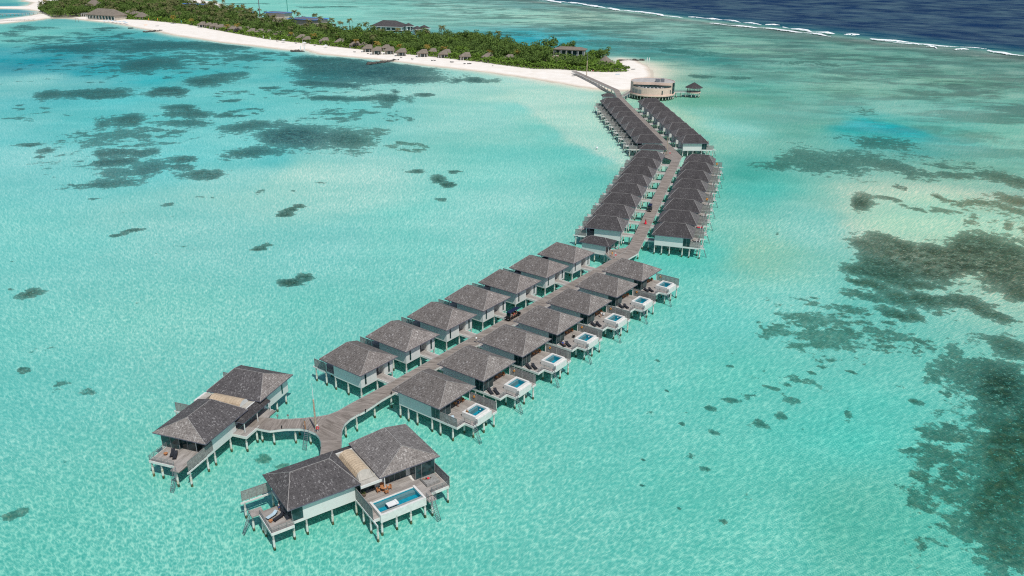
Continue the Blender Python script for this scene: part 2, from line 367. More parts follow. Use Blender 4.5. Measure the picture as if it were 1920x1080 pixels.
BASE=[[11.4,486.1,172,220,200],[26.7,424.1,174,220,198],[38.8,375.2,172,217,195],[51.8,425.5,180,216,192],[46.3,354.6,165,213,192],[3.4,460.1,125,208,195],[18.1,383.2,113,203,190],[30.3,344.2,105,198,185],[35.3,314.0,102,196,183],[-374.7,683.7,55,150,160],[-358.7,743.0,65,160,165],[-243.3,601.0,75,172,175],[-207.1,632.7,85,178,178],[-271.5,486.3,85,180,182],[-150.3,581.7,85,182,182],[-167.6,458.0,95,192,190],[-225.2,424.1,95,192,190],[-176.5,406.3,100,195,192],[-108.5,337.9,100,195,192],[-103.0,461.9,105,198,192],[-242.7,396.3,110,198,195],[-75.5,439.9,118,200,192],[-470.1,799.1,110,195,185],[-360.5,626.0,38,140,155],[-402.2,663.9,60,160,170],[-309.7,595.8,60,160,170],[-317.6,522.9,125,200,195],[-251.8,549.9,70,180,185],[-225.4,454.5,95,195,195],[-237.1,661.6,90,185,185],[-179.5,606.0,100,190,185],[-163.7,493.3,110,200,195],[-209.4,333.3,125,205,200],[-152.0,345.4,110,203,200],[-106.4,296.7,140,210,200],[-86.5,312.9,155,215,200],[-135.2,377.8,115,205,200],[-86.1,358.5,130,205,195],[-84.9,498.4,130,205,195],[-39.7,542.3,150,212,198],[-18.0,435.8,135,208,195],[-5.2,567.7,160,218,203],[31.3,505.9,160,210,190],[35.8,398.4,175,215,192],[34.3,454.0,170,212,190],[9.8,409.7,120,205,190],[20.0,343.7,100,198,185],[-12.6,300.5,125,208,195],[-28.2,254.9,118,205,192],[-2.9,342.7,112,200,188],[-59.5,238.1,125,205,195],[-119.0,263.1,130,205,195],[-148.5,235.1,120,205,195],[-85.1,178.9,118,202,188],[-46.6,179.9,112,200,186],[-102.4,151.8,112,200,188],[-64.0,115.1,112,200,183],[-71.3,95.4,105,195,178],[-35.6,94.9,108,198,180],[-5.1,116.2,112,203,185],[27.7,154.8,112,203,188],[50.8,155.3,105,200,183],[65.8,134.5,85,195,178],[37.2,103.2,105,198,180],[58.2,103.5,95,185,165],[51.3,182.5,110,203,190],[53.7,227.5,100,200,185],[70.9,232.6,135,200,175],[95.6,259.2,125,200,185],[89.7,304.6,90,190,175],[68.4,196.1,120,205,190],[89.5,196.7,100,190,175],[79.8,427.0,135,194,164],[120.6,511.7,103,175,150],[108.1,428.6,130,205,190],[155.2,555.9,90,171,155],[147.5,694.7,63,142,136],[116.3,692.0,81,156,145],[110.8,747.0,75,150,148],[104.2,628.3,170,205,180],[97.6,551.8,135,190,164],[165.9,478.2,108,175,159],[185.3,419.1,15,172,172],[191.2,416.8,20,174,174],[165.4,424.8,99,175,155],[142.1,403.9,103,175,157],[93.9,337.8,76,171,155],[229.5,482.0,117,185,169],[245.6,409.3,121,190,169],[192.6,324.7,126,185,164],[216.2,420.7,99,180,164],[146.4,272.8,190,215,185],[137.0,272.4,185,212,185],[155.9,255.7,170,205,175],[315.3,590.9,108,166,145],[386.6,650.6,94,142,131],[298.4,744.5,99,156,141],[278.3,828.3,94,147,136],[219.8,538.4,121,180,159],[212.9,777.1,117,175,155],[143.9,982.8,125,180,165],[94.4,1130.4,150,195,175],[24.0,1120.6,150,210,190],[-49.1,1204.5,150,215,198],[28.1,1328.0,105,160,155],[-105.5,1022.5,130,195,180],[-60.9,842.6,100,165,160],[-195.0,1182.7,130,205,190],[-289.1,1276.3,125,205,190],[-396.5,1319.3,125,205,190],[-511.4,1299.7,125,205,190],[25.4,807.6,20,165,180],[12.8,820.5,20,165,180],[45.6,761.2,85,165,160],[-724.4,1263.3,110,190,180],[-727.1,1227.4,70,150,160],[-648.4,1114.8,75,150,165],[-679.6,1023.3,95,170,165],[-562.0,840.3,110,195,185],[-256.8,331.2,120,205,198],[-130.2,151.2,112,200,188],[255.4,354.4,121,190,167],[101.2,118.1,90,185,168],[0.5,81.3,108,198,180]]
REEFC=[[-98.9,585.6,55,100,112],[-100.8,379.6,60,102,112],[-151.8,318.3,80,118,120],[-375.9,721.1,58,115,125],[-76.8,267.1,58,88,74],[-76.0,232.6,58,92,78],[-125.8,195.3,78,108,93],[-58.5,205.0,58,90,80],[136.0,349.0,70,125,115],[167.3,341.1,75,118,108],[130.3,225.4,56,68,50],[131.5,281.7,78,102,84],[104.0,153.9,34,62,48],[87.2,117.9,54,82,55],[65.7,173.9,62,118,92],[36.1,139.7,48,108,94],[166.8,279.8,118,128,90],[96.6,196.9,58,88,66],[94.2,809.8,85,140,135],[-46.4,363.6,90,135,115],[-26.6,311.4,50,78,70],[158.8,751.4,70,140,135],[-43.2,121.8,70,128,105]]
SPECK=[[78.2,124.1,10.7,45.4,0.562,0.95],[74.1,180.0,22.3,29.5,0.39,1],[43.2,157.5,12.9,28.1,0.268,0.45],[64.3,174.7,11.5,18.3,0.353,0.9],[74.2,171.3,11.3,13.5,0.409,0.9],[74.3,192.8,15.3,18.1,0.368,0.75],[87.1,183.4,16.0,18.7,0.443,0.95],[92.5,171.8,16.4,15.5,0.494,0.95],[54.0,150.7,10.2,7.1,0.344,0.8],[62.3,155.6,13.9,8.8,0.381,0.5],[80.5,131.1,8.1,26.8,0.551,1],[71.1,107.6,7.8,13.6,0.584,1],[97.2,156.4,10.5,10.9,0.556,1],[77.2,158.3,14.1,8.0,0.454,0.6],[52.3,170.8,7.5,14.5,0.297,0.45],[108.3,229.2,9.7,20.0,0.441,0.9],[155.8,273.1,26.5,21.1,0.519,0.8],[103.7,197.1,22.7,15.6,0.484,1],[-98.1,438.6,31.1,39.5,-0.22,1],[-181.6,387.2,59.8,65.2,-0.438,0.95],[-187.7,334.3,26.2,44.9,-0.512,0.85],[-277.7,658.1,129.8,156.3,-0.399,0.95],[-133.9,514.7,45.8,49.6,-0.255,0.85],[-79.2,463.3,29.8,50.2,-0.169,0.85],[-391.1,761.2,73.5,143.1,-0.475,1],[-230.2,679.1,67.2,78.5,-0.327,1],[-257.1,436.9,22.1,50.6,-0.532,0.8],[136.0,349.0,35.3,41.6,0.372,1],[183.4,351.2,42.9,32.8,0.481,0.9],[-152.4,310.1,24.5,25.9,-0.457,0.5],[-135.2,377.8,29.4,47.9,-0.344,0.5],[-98.9,147.3,9.8,10.0,-0.591,0.35],[-82.5,305.2,16.3,15.7,-0.264,0.4]]
PATCH=[[-101.0,598.5,49.2,59.4,-0.167,1],[-129.0,624.2,23.5,35.1,-0.204,1],[-74.2,567.5,32.5,24.1,-0.13,1],[-118.6,536.8,17.0,13.2,-0.218,0.9],[-21.3,561.8,14.4,14.1,-0.038,1],[-73.5,486.2,14.0,14.5,-0.15,0.9],[-84.0,492.8,15.8,9.3,-0.169,0.8],[-107.2,489.5,4.7,7.4,-0.216,1],[-108.3,487.6,9.3,9.2,-0.219,0.8],[-92.8,377.7,23.4,25.4,-0.241,1],[-100.8,379.6,17.3,21.0,-0.259,1.2],[-127.5,402.4,16.1,13.2,-0.307,0.8],[-111.3,347.3,12.5,13.1,-0.31,0.8],[-73.1,392.8,12.8,12.3,-0.184,0.75],[-173.6,434.3,13.9,13.9,-0.38,0.9],[-185.2,453.7,9.2,10.1,-0.388,0.9],[-166.7,412.1,15.9,11.3,-0.384,0.75],[-210.4,422.1,9.1,18.2,-0.462,1.1],[-216.3,501.3,15.1,18.4,-0.407,1.1],[-266.7,501.8,18.8,19.1,-0.488,0.9],[-255.0,491.1,15.4,12.2,-0.479,0.9],[-202.0,553.5,21.5,26.6,-0.35,0.95],[-194.1,573.4,12.6,15.4,-0.326,0.9],[-284.9,626.3,30.1,44.1,-0.427,1.05],[-265.2,669.2,20.6,17.5,-0.377,0.8],[-153.4,521.6,6.6,6.4,-0.286,1],[-143.2,502.2,4.5,5.9,-0.278,0.9],[-70.4,486.3,12.5,14.5,-0.144,1.1],[-93.1,490.4,12.6,9.2,-0.188,0.85],[-52.9,506.2,6.5,7.8,-0.104,0.95],[-71.9,514.8,4.3,6.0,-0.139,0.9],[-162.6,477.0,7.0,5.4,-0.329,0.8],[-181.5,351.9,8.0,10.9,-0.476,0.85],[-167.6,349.6,9.6,8.5,-0.447,0.9],[-173.5,335.0,9.2,9.0,-0.478,0.95],[-153.6,322.5,15.9,16.6,-0.445,0.8],[-160.0,302.0,11.0,7.5,-0.487,0.8],[-139.5,336.5,5.5,7.8,-0.393,1],[-137.7,323.2,7.4,8.2,-0.403,0.8],[-122.5,313.8,12.4,8.5,-0.372,0.95],[-219.5,365.8,5.2,4.8,-0.54,1],[-205.8,355.9,5.8,6.8,-0.524,0.9],[-201.9,342.1,2.7,3.2,-0.533,0.9],[-194.0,386.5,22.4,12.9,-0.465,0.55],[-199.7,372.3,12.0,7.3,-0.492,0.55],[-38.3,323.2,3.9,3.4,-0.118,0.9],[-27.6,311.4,3.3,7.9,-0.089,1],[-23.9,303.8,3.7,4.6,-0.079,1],[-25.3,283.7,2.7,2.0,-0.089,1],[-23.1,322.2,3.4,3.0,-0.072,1],[-92.5,290.0,2.3,4.4,-0.309,0.7],[-82.6,293.3,2.0,1.5,-0.274,0.9],[-77.2,295.7,2.0,1.5,-0.255,1],[-71.7,302.6,3.2,3.1,-0.233,0.65],[-121.8,274.8,4.1,3.4,-0.417,0.8],[-113.3,282.3,8.5,2.8,-0.382,0.5],[-76.8,263.5,3.2,3.0,-0.284,1.05],[-76.4,268.9,2.5,3.1,-0.277,1.05],[-74.6,272.7,2.9,3.2,-0.267,1],[-94.8,253.6,1.2,1.7,-0.358,1],[-125.2,241.9,3.3,2.8,-0.477,0.95],[-122.6,246.7,3.0,2.3,-0.461,0.95],[-75.8,230.3,2.2,1.9,-0.318,1.05],[-74.6,233.2,1.4,2.0,-0.31,1],[-150.2,280.2,2.1,2.2,-0.492,0.9],[-155.7,234.9,1.3,1.7,-0.585,0.9],[-143.0,217.0,1.2,1.0,-0.583,0.9],[-125.8,195.3,3.3,3.6,-0.572,1],[-132.4,198.4,1.7,1.7,-0.588,0.8],[-104.4,153.9,2.0,2.2,-0.596,1],[-93.4,147.5,2.7,3.0,-0.565,0.6],[-86.6,145.8,1.1,1.9,-0.536,0.7],[-59.7,203.4,3.1,3.1,-0.286,1.05],[-56.7,207.0,2.6,2.8,-0.267,1.05],[-43.5,122.1,1.5,1.5,-0.342,0.75],[-39.9,119.8,1.6,1.1,-0.321,0.65],[-79.9,106.4,2.2,1.8,-0.644,0.7],[-105.0,162.9,3.5,2.3,-0.572,0.5],[-514.5,891.5,16.9,45.3,-0.523,0.7],[-492.1,826.9,19.7,28.2,-0.537,0.9],[-453.0,800.9,19.2,21.0,-0.515,0.7],[-454.5,768.0,13.8,14.6,-0.534,0.7],[-417.8,745.6,13.5,13.7,-0.511,0.7],[-440.9,888.2,15.9,15.6,-0.461,0.8],[-422.6,872.9,13.1,12.0,-0.451,0.8],[-436.5,838.3,10.0,16.9,-0.48,0.7],[-387.0,838.4,12.6,16.5,-0.432,0.8],[-378.9,728.8,39.7,30.1,-0.479,0.9],[-357.3,782.5,23.7,24.0,-0.428,0.8],[-314.1,755.8,36.9,40.0,-0.394,0.95],[-276.5,738.6,27.2,29.3,-0.358,0.8],[-320.9,722.4,44.1,24.6,-0.418,0.8],[-241.4,733.9,24.9,28.6,-0.318,0.85],[-257.9,752.9,18.5,21.5,-0.33,0.9],[-229.8,679.1,6.3,10.6,-0.326,0.8],[-207.7,664.2,14.4,20.2,-0.303,0.8],[-203.5,699.2,5.2,7.4,-0.283,0.8],[-189.8,655.9,6.1,6.5,-0.282,0.8],[-185.6,683.0,7.6,10.5,-0.265,0.8],[-142.8,650.3,24.4,25.3,-0.216,1.05],[-120.9,627.8,27.7,23.6,-0.19,1.05],[196.7,463.5,16.9,14.1,0.401,0.5],[132.6,343.2,27.8,24.0,0.369,0.7],[176.8,382.0,24.4,17.4,0.433,0.62],[157.9,348.1,25.9,16.8,0.426,0.68],[167.2,337.4,20.6,15.0,0.46,0.72],[116.2,335.2,15.9,12.3,0.334,0.62],[189.5,327.1,24.6,8.8,0.525,0.75],[200.1,317.6,9.8,10.4,0.562,0.85],[151.7,306.3,3.8,4.2,0.46,0.85],[128.7,282.3,6.2,11.5,0.428,1.0],[141.4,290.1,4.4,2.3,0.454,0.8],[152.7,280.6,21.3,3.6,0.498,0.62],[160.0,295.7,2.4,2.4,0.496,0.9],[163.5,289.6,6.0,3.1,0.514,0.75],[170.1,282.5,11.7,5.3,0.542,0.68],[184.7,290.4,6.0,7.2,0.567,0.8],[158.1,262.5,2.2,7.9,0.542,0.75],[164.1,260.5,1.3,6.6,0.562,0.75],[168.7,259.5,1.5,7.9,0.577,0.75],[138.4,249.2,0.9,1.2,0.507,0.9],[130.2,225.4,21.6,18.0,0.524,1.2],[124.1,240.6,9.3,8.2,0.476,0.95],[145.6,230.4,11.4,21.3,0.564,1.1],[137.4,207.2,8.9,10.7,0.585,1],[103.2,214.5,8.4,4.9,0.449,1],[110.4,240.2,4.0,3.2,0.431,0.9],[111.6,218.4,9.3,10.2,0.472,1],[98.9,206.1,6.6,3.3,0.448,0.9],[116.1,209.3,12.0,3.9,0.507,0.9],[113.5,197.7,13.5,6.0,0.521,0.85],[100.6,187.9,6.1,3.6,0.491,0.85],[118.7,191.0,8.3,4.9,0.556,0.85],[93.9,198.6,7.1,4.3,0.442,0.62],[101.7,206.6,6.2,3.3,0.458,0.75],[103.7,153.9,7.5,14.8,0.593,1.05],[93.0,131.0,7.6,15.7,0.618,1.0],[93.3,139.3,3.7,5.7,0.59,0.72],[82.1,112.9,8.6,15.8,0.629,1],[77.9,101.1,5.8,9.2,0.657,0.9],[79.3,123.0,3.7,4.1,0.573,0.6],[72.3,106.6,4.7,4.8,0.596,0.6],[115.8,171.2,6.9,6.4,0.595,0.75],[91.2,154.6,2.5,2.6,0.533,0.65],[80.7,132.3,1.5,1.8,0.548,0.6],[104.5,161.4,4.8,7.2,0.575,0.75],[103.1,135.2,6.2,47.0,0.651,1.1],[158.1,221.9,9.5,30.9,0.619,1],[60.2,152.9,4.8,3.4,0.375,0.58],[53.9,148.7,3.6,2.1,0.348,0.62],[44.6,144.6,2.0,1.3,0.299,0.75],[48.5,146.6,2.2,1.6,0.319,0.7],[47.8,135.4,2.1,1.6,0.34,0.7],[52.8,138.4,1.7,1.9,0.365,0.65],[66.9,138.7,0.6,2.6,0.449,0.65],[57.0,144.5,2.2,1.3,0.376,0.65],[27.6,139.3,1.0,1.4,0.196,0.9],[28.5,138.1,0.7,1.0,0.203,0.9],[32.3,148.2,0.6,0.7,0.215,0.95],[34.6,139.1,1.0,1.0,0.244,0.95],[32.9,135.9,0.6,1.0,0.237,0.95],[39.6,141.4,1.6,1.3,0.273,0.85],[38.6,132.6,1.0,1.1,0.283,0.85],[24.2,123.7,0.9,0.8,0.193,0.9],[32.5,124.7,1.1,1.2,0.255,0.8],[34.4,120.7,0.9,1.0,0.278,0.75],[34.4,106.5,1.0,1.1,0.313,0.8],[40.0,112.6,0.4,0.6,0.341,0.8],[27.6,110.0,0.4,0.6,0.246,0.8],[47.9,159.1,1.2,1.0,0.292,0.8],[44.6,164.6,0.8,0.8,0.265,0.8],[49.4,165.3,1.1,0.8,0.29,0.8],[32.3,161.5,0.6,1.0,0.198,0.7],[54.6,157.1,1.1,1.3,0.334,0.8],[64.7,156.6,1.2,1.0,0.392,0.85],[74.3,156.8,1.2,1.3,0.443,0.85],[82.6,151.6,0.8,1.0,0.499,0.8],[82.9,144.6,1.5,1.2,0.52,0.8],[22.6,116.1,0.6,0.6,0.193,0.9],[84.0,247.9,1.6,4.4,0.327,0.6],[131.9,605.6,8.7,11.0,0.214,0.8],[153.2,591.6,15.4,10.6,0.253,0.6],[154.0,751.0,19.4,24.9,0.202,0.6],[94.2,809.8,62.1,33.1,0.116,0.6],[52.3,881.2,33.5,27.7,0.059,0.6],[-8.6,902.7,34.1,29.0,-0.01,0.6],[-47.4,886.9,22.2,22.4,-0.053,0.6],[227.0,668.4,30.6,17.1,0.327,0.5],[145.9,758.3,14.7,21.1,0.19,0.7],[80.9,962.1,36.7,26.3,0.084,0.6],[-266.8,1245.5,45.4,16.5,-0.211,0.8],[-416.1,1303.4,69.9,14.8,-0.309,0.7]]
RING=[[-140.7,437.7,10.7,10.8,-0.311],[-169.2,500.5,8.2,9.9,-0.326],[-60.9,427.6,10.0,10.0,-0.142],[-45.9,363.6,10.1,9.5,-0.126],[-175.5,435.7,12.8,14.0,-0.383]]
COAST_FRONT=[[-565.0,936.0],[-553.5,979.2],[-551.1,1009.4],[-527.5,1012.5],[-448.8,957.3],[-371.9,878.7],[-332.7,833.9],[-267.1,778.1],[-191.8,722.8],[-181.5,727.6],[-161.5,699.3],[-103.5,666.5],[-66.8,638.1],[-25.1,609.8],[13.1,576.3],[34.0,554.2],[50.2,535.5],[66.5,528.2],[80.8,533.3],[92.5,574.8],[98.7,600.5],[101.0,633.9],[96.7,676.9],[87.5,689.6]]
VEG_FRONT=[[-548.3,1004.6],[-522.6,1015.8],[-514.4,1024.9],[-476.8,998.9],[-426.6,983.3],[-360.1,936.4],[-311.8,880.4],[-232.6,795.0],[-173.0,751.9],[-119.4,713.1],[-71.1,681.4],[-26.6,649.1],[-1.8,626.9],[13.9,613.9],[34.1,612.7],[42.8,607.9],[52.1,603.1],[67.3,601.6],[81.6,605.4],[81.8,642.6],[81.8,667.7]]
VEG_BACK=[[76.1,627.4],[66.2,676.3],[41.9,699.9],[29.2,714.2],[15.6,705.1],[-2.5,761.9],[-19.6,778.6],[-48.6,814.9],[-58.8,813.8],[-70.5,773.2],[-87.9,800.4],[-114.7,812.7],[-143.2,830.8],[-174.0,855.2],[-191.8,889.0],[-233.3,922.6],[-259.1,932.9],[-302.4,1001.2],[-352.3,1079.8],[-403.4,1151.1],[-453.4,1209.5],[-501.1,1275.4],[-669.9,1419.0],[-654.6,1222.3],[-609.7,1097.2],[-530.5,984.8]]
REEF_EDGE=[[-5.6,1516.7],[30.7,1462.3],[109.3,1317.0],[172.6,1187.6],[226.6,1089.0],[276.2,1019.5],[318.0,951.7],[339.3,895.9],[385.0,834.2],[416.3,792.1],[447.7,742.6],[478.3,663.8]]
SURF=[[[22.1,1490.7],[80.7,1387.4],9],[[69.6,1426.2],[135.9,1297.9],9],[[92.8,1376.4],[192.2,1171.3],8],[[161.5,1215.5],[224.6,1113.5],8],[[228.0,1131.2],[302.5,1022.7],11],[[304.6,1030.2],[313.6,1017.0],5],[[303.2,988.4],[349.0,919.4],10],[[357.6,914.6],[362.0,903.8],10],[[237.0,1043.7],[335.2,884.6],5],[[365.1,871.9],[392.6,825.6],8],[[388.7,802.5],[398.6,794.7],5],[[411.4,787.4],[417.3,779.5],4],[[427.2,772.2],[447.9,738.9],7],[[362.6,856.4],[437.8,785.6],3]]
BUNG=[[-55.8,680.0,1],[-38.8,661.0,1],[-21.2,659.3,1],[-4.8,650.9,1],[-138.6,732.8,1],[-123.1,706.7,1],[-130.2,729.5,0],[-113.3,692.6,1],[-103.0,693.6,1],[-108.7,711.8,0],[-92.0,683.8,1],[-74.2,678.3,1],[-67.5,689.6,0],[-57.0,672.9,0],[-197.6,783.6,1],[-189.1,770.7,0],[-170.7,759.2,1],[-155.4,752.0,1],[-207.3,806.6,0],[-331.3,903.8,1],[-322.7,898.6,0],[-313.3,887.5,1],[-303.1,876.8,1],[-296.2,877.6,0],[-285.6,861.5,1],[-276.5,851.3,1],[-270.4,857.6,0],[-258.9,837.0,1],[-249.7,832.7,1],[-239.3,823.4,1],[-226.3,809.6,1],[-210.3,796.5,0]]
UMB_BEACH=[[-460.1,957.6],[-459.2,964.7],[-451.6,958.7],[-444.7,952.7],[-437.9,946.7],[-433.4,947.3],[-425.6,934.9]]
UMB_SOLO=[[-210.0,769.8],[-186.5,750.6],[-163.6,732.3]]
UMB_SHUT=[[-236.8,799.3],[-226.6,786.2]]
LOUNGERS=[[-80.7,663.7],[-64.3,655.4],[-62.3,655.6],[-48.8,647.2],[-47.5,647.3],[-38.0,638.9],[-35.2,639.1],[-33.6,639.2],[-133.6,704.3],[-120.8,694.6],[-111.5,688.3],[-90.7,672.8],[-218.0,778.0],[-197.0,762.4],[-176.7,747.4]]
LOUNGER_PALE=[[-16.2,628.7]]
ISLAND_PTS=[[-482.7,998.1],[-459.9,1024.4],[-432.5,997.3],[-564.3,1172.5],[-512.6,1025.1]]
MASTS=[[-306.2,1029.4],[-262.1,990.1],[50.6,584.7],[-71.1,757.6]]
BLUEROOF=[[-219.6,903.9],[-273.1,976.4],[-309.0,986.2],[-424.6,1119.6],[-408.9,1112.6]]
SPA=[[-134.7,884.1],[-114.8,880.6],[-102.0,859.7],[-96.2,871.4]]
WHITEHOUSE=[[42.1,662.9],[31.6,662.0]]
CONE=[[67.6,627.9]]
GROYNE=[[-187.7,715.5],[-181.5,712.3],[-180.2,716.2],[-111.8,640.5],[-103.2,650.5],[-92.6,664.2],[83.7,675.8],[95.2,681.8],[103.7,680.8],[-374.6,861.4],[-367.4,867.8],[-363.9,876.7]]
SAILS=[[103.3,655.1],[105.0,655.2]]
BOATS=[[-405.2,898.4],[-395.8,893.5],[37.8,366.0]]
CAR=[[47.7,611.0]]
PEOPLE=[[55.4,600.7],[56.5,600.8],[60.4,605.1],[62.3,605.3]]
BEACHBITS=[[73.1,591.5],[87.8,619.7],[41.5,581.5],[-400.4,924.9],[-383.4,914.3]]
FLAGS=[[-410.2,957.0],[-400.6,958.3],[-365.7,935.7]]
PIER1=[[-632.1,1019.4],[-583.3,1068.7]]
PIER2=[[-585.7,941.6],[-550.9,981.6]]
FARHUT=[[-632.6,1052.8]]
FRAMEGATE=[[-496.4,965.2],[-493.3,965.6]]
PALMFRONT=[[-115.0,702.3],[-94.3,696.9],[-71.8,688.3],[-58.0,689.5],[-20.1,665.6],[-209.5,792.7],[-182.5,772.6],[-290.3,860.2],[-274.9,845.7],[-350.0,924.7],[-376.5,941.0],[-159.3,766.1],[-135.4,727.0],[2.2,667.5],[4.3,664.4]]
PALMBACK=[[-68.1,783.6],[-13.9,762.5],[-404.2,1162.0],[-428.2,1178.8],[-247.3,965.6],[-243.2,966.1],[-234.2,953.5],[-220.8,941.8],[-206.2,917.9],[-196.4,906.6],[-312.7,1047.6],[-299.5,1033.2],[-269.2,991.4],[-167.8,863.3],[-177.9,873.4],[-144.0,833.8],[-111.9,817.0],[-101.6,808.3],[-93.0,799.6],[-82.1,791.4],[-464.1,1216.4],[-387.6,1144.5],[-365.8,1109.7],[-347.2,1094.2],[-362.5,1110.1]]
SPITPALM=[[-666.0,1210.3],[-659.1,1211.4],[-659.8,1222.6],[-656.3,1223.2],[-657.1,1200.6],[-699.2,1263.4],[-661.8,1245.6]]
BIKES=[[29.5,224.9],[30.6,224.9]]
ORB2=[[-7.8,162.6]]
ORB=[[32.8,224.7]]
TREEFEAT=[[81.1,613.6]]
POLE3=[32.5,226.1]
SHOAL=[[[[-21.5,566.5],[-4.8,527.5],[12.1,449.6],[24.9,391.8],[33.5,356.0],[42.6,341.9],[51.0,345.1],[56.3,376.1],[51.8,425.5],[48.6,488.4],[52.5,523.1],[27.1,558.3]],[182,219,201],9,0.75],[[[-109.6,277.2],[-102.0,295.4],[-94.0,317.5],[-83.1,344.7],[-66.4,354.4],[-45.9,340.7],[-36.3,278.7],[-62.3,250.9],[-87.9,250.0]],[156,216,202],22,0.6],[[[-34.5,249.2],[-24.6,275.2],[-12.7,303.5],[-0.5,326.6],[10.3,323.6],[7.1,273.9],[-9.9,234.8]],[140,212,200],18,0.6],[[[126.5,269.6],[147.9,288.3],[158.4,278.2],[178.9,272.7],[156.8,234.4],[145.4,236.0],[136.7,248.7],[128.2,252.6],[122.6,257.9]],[192,217,188],8,0.8],[[[61.1,433.0],[76.9,472.8],[95.5,482.5],[107.3,450.5],[99.4,414.5],[87.0,420.5],[75.9,419.9]],[165,212,185],16,0.5],[[[175.5,429.5],[191.3,444.7],[206.7,436.8],[211.5,416.5],[196.3,406.8],[177.7,407.0]],[20,175,180],14,0.9]]
COAST_BACK=[[76.6,632.1],[67.4,689.2],[42.5,709.7],[29.6,724.5],[15.7,711.1],[-2.5,769.1],[-19.8,786.1],[-48.5,812.8],[-59.3,822.1],[-86.7,788.6],[-113.7,805.6],[-143.7,834.0],[-175.8,864.4],[-193.8,899.0],[-239.3,947.0],[-269.7,972.2],[-315.7,1046.5],[-369.1,1132.7],[-462.3,1320.7],[-520.9,1391.5],[-577.5,1471.7],[-777.1,1648.2],[-814.8,1457.4],[-739.8,1298.1],[-709.5,1272.0],[-676.7,1191.1],[-727.7,1177.6],[-714.4,1143.7],[-689.4,1149.5],[-650.4,1143.6],[-603.5,1098.3],[-586.8,1040.2],[-590.2,1011.8],[-591.5,981.5],[-602.1,958.6]]
# ------------------------------------------------------------------ sea: water sheet over a coloured seabed
NOISE_TABLE=np.random.RandomState(3).rand(256,256)
def vnoise(x,y,s):
    x=x*s; y=y*s; xi=np.floor(x).astype(int); yi=np.floor(y).astype(int); fx=x-xi; fy=y-yi
    fx=fx*fx*(3-2*fx); fy=fy*fy*(3-2*fy); T=NOISE_TABLE
    a=T[xi%256,yi%256]; b=T[(xi+1)%256,yi%256]; c=T[xi%256,(yi+1)%256]; d=T[(xi+1)%256,(yi+1)%256]
    return (a*(1-fx)+b*fx)*(1-fy)+(c*(1-fx)+d*fx)*fy
def fbm(x,y,s,o=4):
    t=0; a=.5; n=0
    for i in range(o): t=t+a*vnoise(x+17*i,y-9*i,s); n+=a; s*=2.03; a*=.5
    return t/n
def seg_dist(X,Y,P,closed=False):
    D=np.full(X.shape,1e9); Q=P+[P[0]] if closed else P
    for (ax,ay),(bx,by) in zip(Q[:-1],Q[1:]):
        dx,dy=bx-ax,by-ay; t=np.clip(((X-ax)*dx+(Y-ay)*dy)/(dx*dx+dy*dy+1e-9),0,1)
        D=np.minimum(D,np.hypot(X-ax-t*dx,Y-ay-t*dy))
    return D
def inside(X,Y,P):
    r=np.zeros(X.shape,bool); n=len(P); j=n-1
    for i in range(n):
        xi,yi=P[i]; xj,yj=P[j]
        c=((yi>Y)!=(yj>Y))&(X<(xj-xi)*(Y-yi)/(yj-yi+1e-12)+xi); r^=c; j=i
    return r
ISLAND=COAST_FRONT+COAST_BACK
def island_sd(X,Y):
    d=seg_dist(X,Y,ISLAND,True); return np.where(inside(X,Y,ISLAND),d,-d)
def reef_sd(X,Y):   # >0 on the ocean side
    P=[(REEF_EDGE[0][0]-900,REEF_EDGE[0][1]+1500)]+[tuple(p) for p in REEF_EDGE]+[(REEF_EDGE[-1][0]+400,REEF_EDGE[-1][1]-1500)]
    d=seg_dist(X,Y,P); poly=P+[(9000,-3000),(9000,12000),(-900,12000)]
    return np.where(inside(X,Y,poly),d,-d)
T2=np.array([.315,.70,.70])      # two passes through the water column
EW=1.15                         # light on a level white sheet
def s2l(c):
    c=np.asarray(c)/255.; return np.where(c<=.04045,c/12.92,((c+.055)/1.055)**2.4)
def idw(X,Y,pts,p=3.3):
    lr=np.log(np.hypot(X,Y)+1); an=np.arctan2(X,Y)
    num=np.zeros(X.shape+(3,)); den=np.zeros(X.shape)
    for q in pts:
        r0=math.log(math.hypot(q[0],q[1])+1); a0=math.atan2(q[0],q[1])
        d2=((lr-r0)*.62)**2+(an-a0)**2+2e-4; w_=d2**(-p/2)*1.0
        num+=w_[...,None]*s2l(q[2:5]); den+=w_
    return num/den[...,None]
def polar_grid(r0,r1,nr,na,amax):
    rr=np.exp(np.linspace(math.log(r0),math.log(r1),nr)); aa=np.linspace(-amax,amax,na)
    R,A=np.meshgrid(rr,aa,indexing='ij'); X=R*np.sin(A); Y=R*np.cos(A)
    i=np.arange(nr-1)[:,None]; j=np.arange(na-1)[None,:]; b=i*na+j
    F=np.stack([b,b+1,b+na+1,b+na],-1).reshape(-1,4)[:,::-1]
    return X.ravel(),Y.ravel(),F
def grid_mesh(name,X,Y,Z,F):
    me=bpy.data.meshes.new(name); V=np.stack([X,Y,Z],1).astype(np.float32)
    me.vertices.add(len(V)); me.vertices.foreach_set('co',V.ravel()); me.loops.add(F.size); me.loops.foreach_set('vertex_index',F.ravel().astype(np.int32))
    me.polygons.add(len(F)); me.polygons.foreach_set('loop_start',(np.arange(len(F))*4).astype(np.int32)); me.polygons.foreach_set('loop_total',np.full(len(F),4,np.int32))
    me.update(calc_edges=True); me.polygons.foreach_set('use_smooth',[True]*len(F)); return me
def add_attr(me,name,A):
    if A.ndim==2:
        a=me.attributes.new(name,'FLOAT_COLOR','POINT'); C=np.ones((len(A),4),np.float32); C[:,:3]=A; a.data.foreach_set('color',C.ravel())
    else:
        a=me.attributes.new(name,'FLOAT','POINT'); a.data.foreach_set('value',A.astype(np.float32))
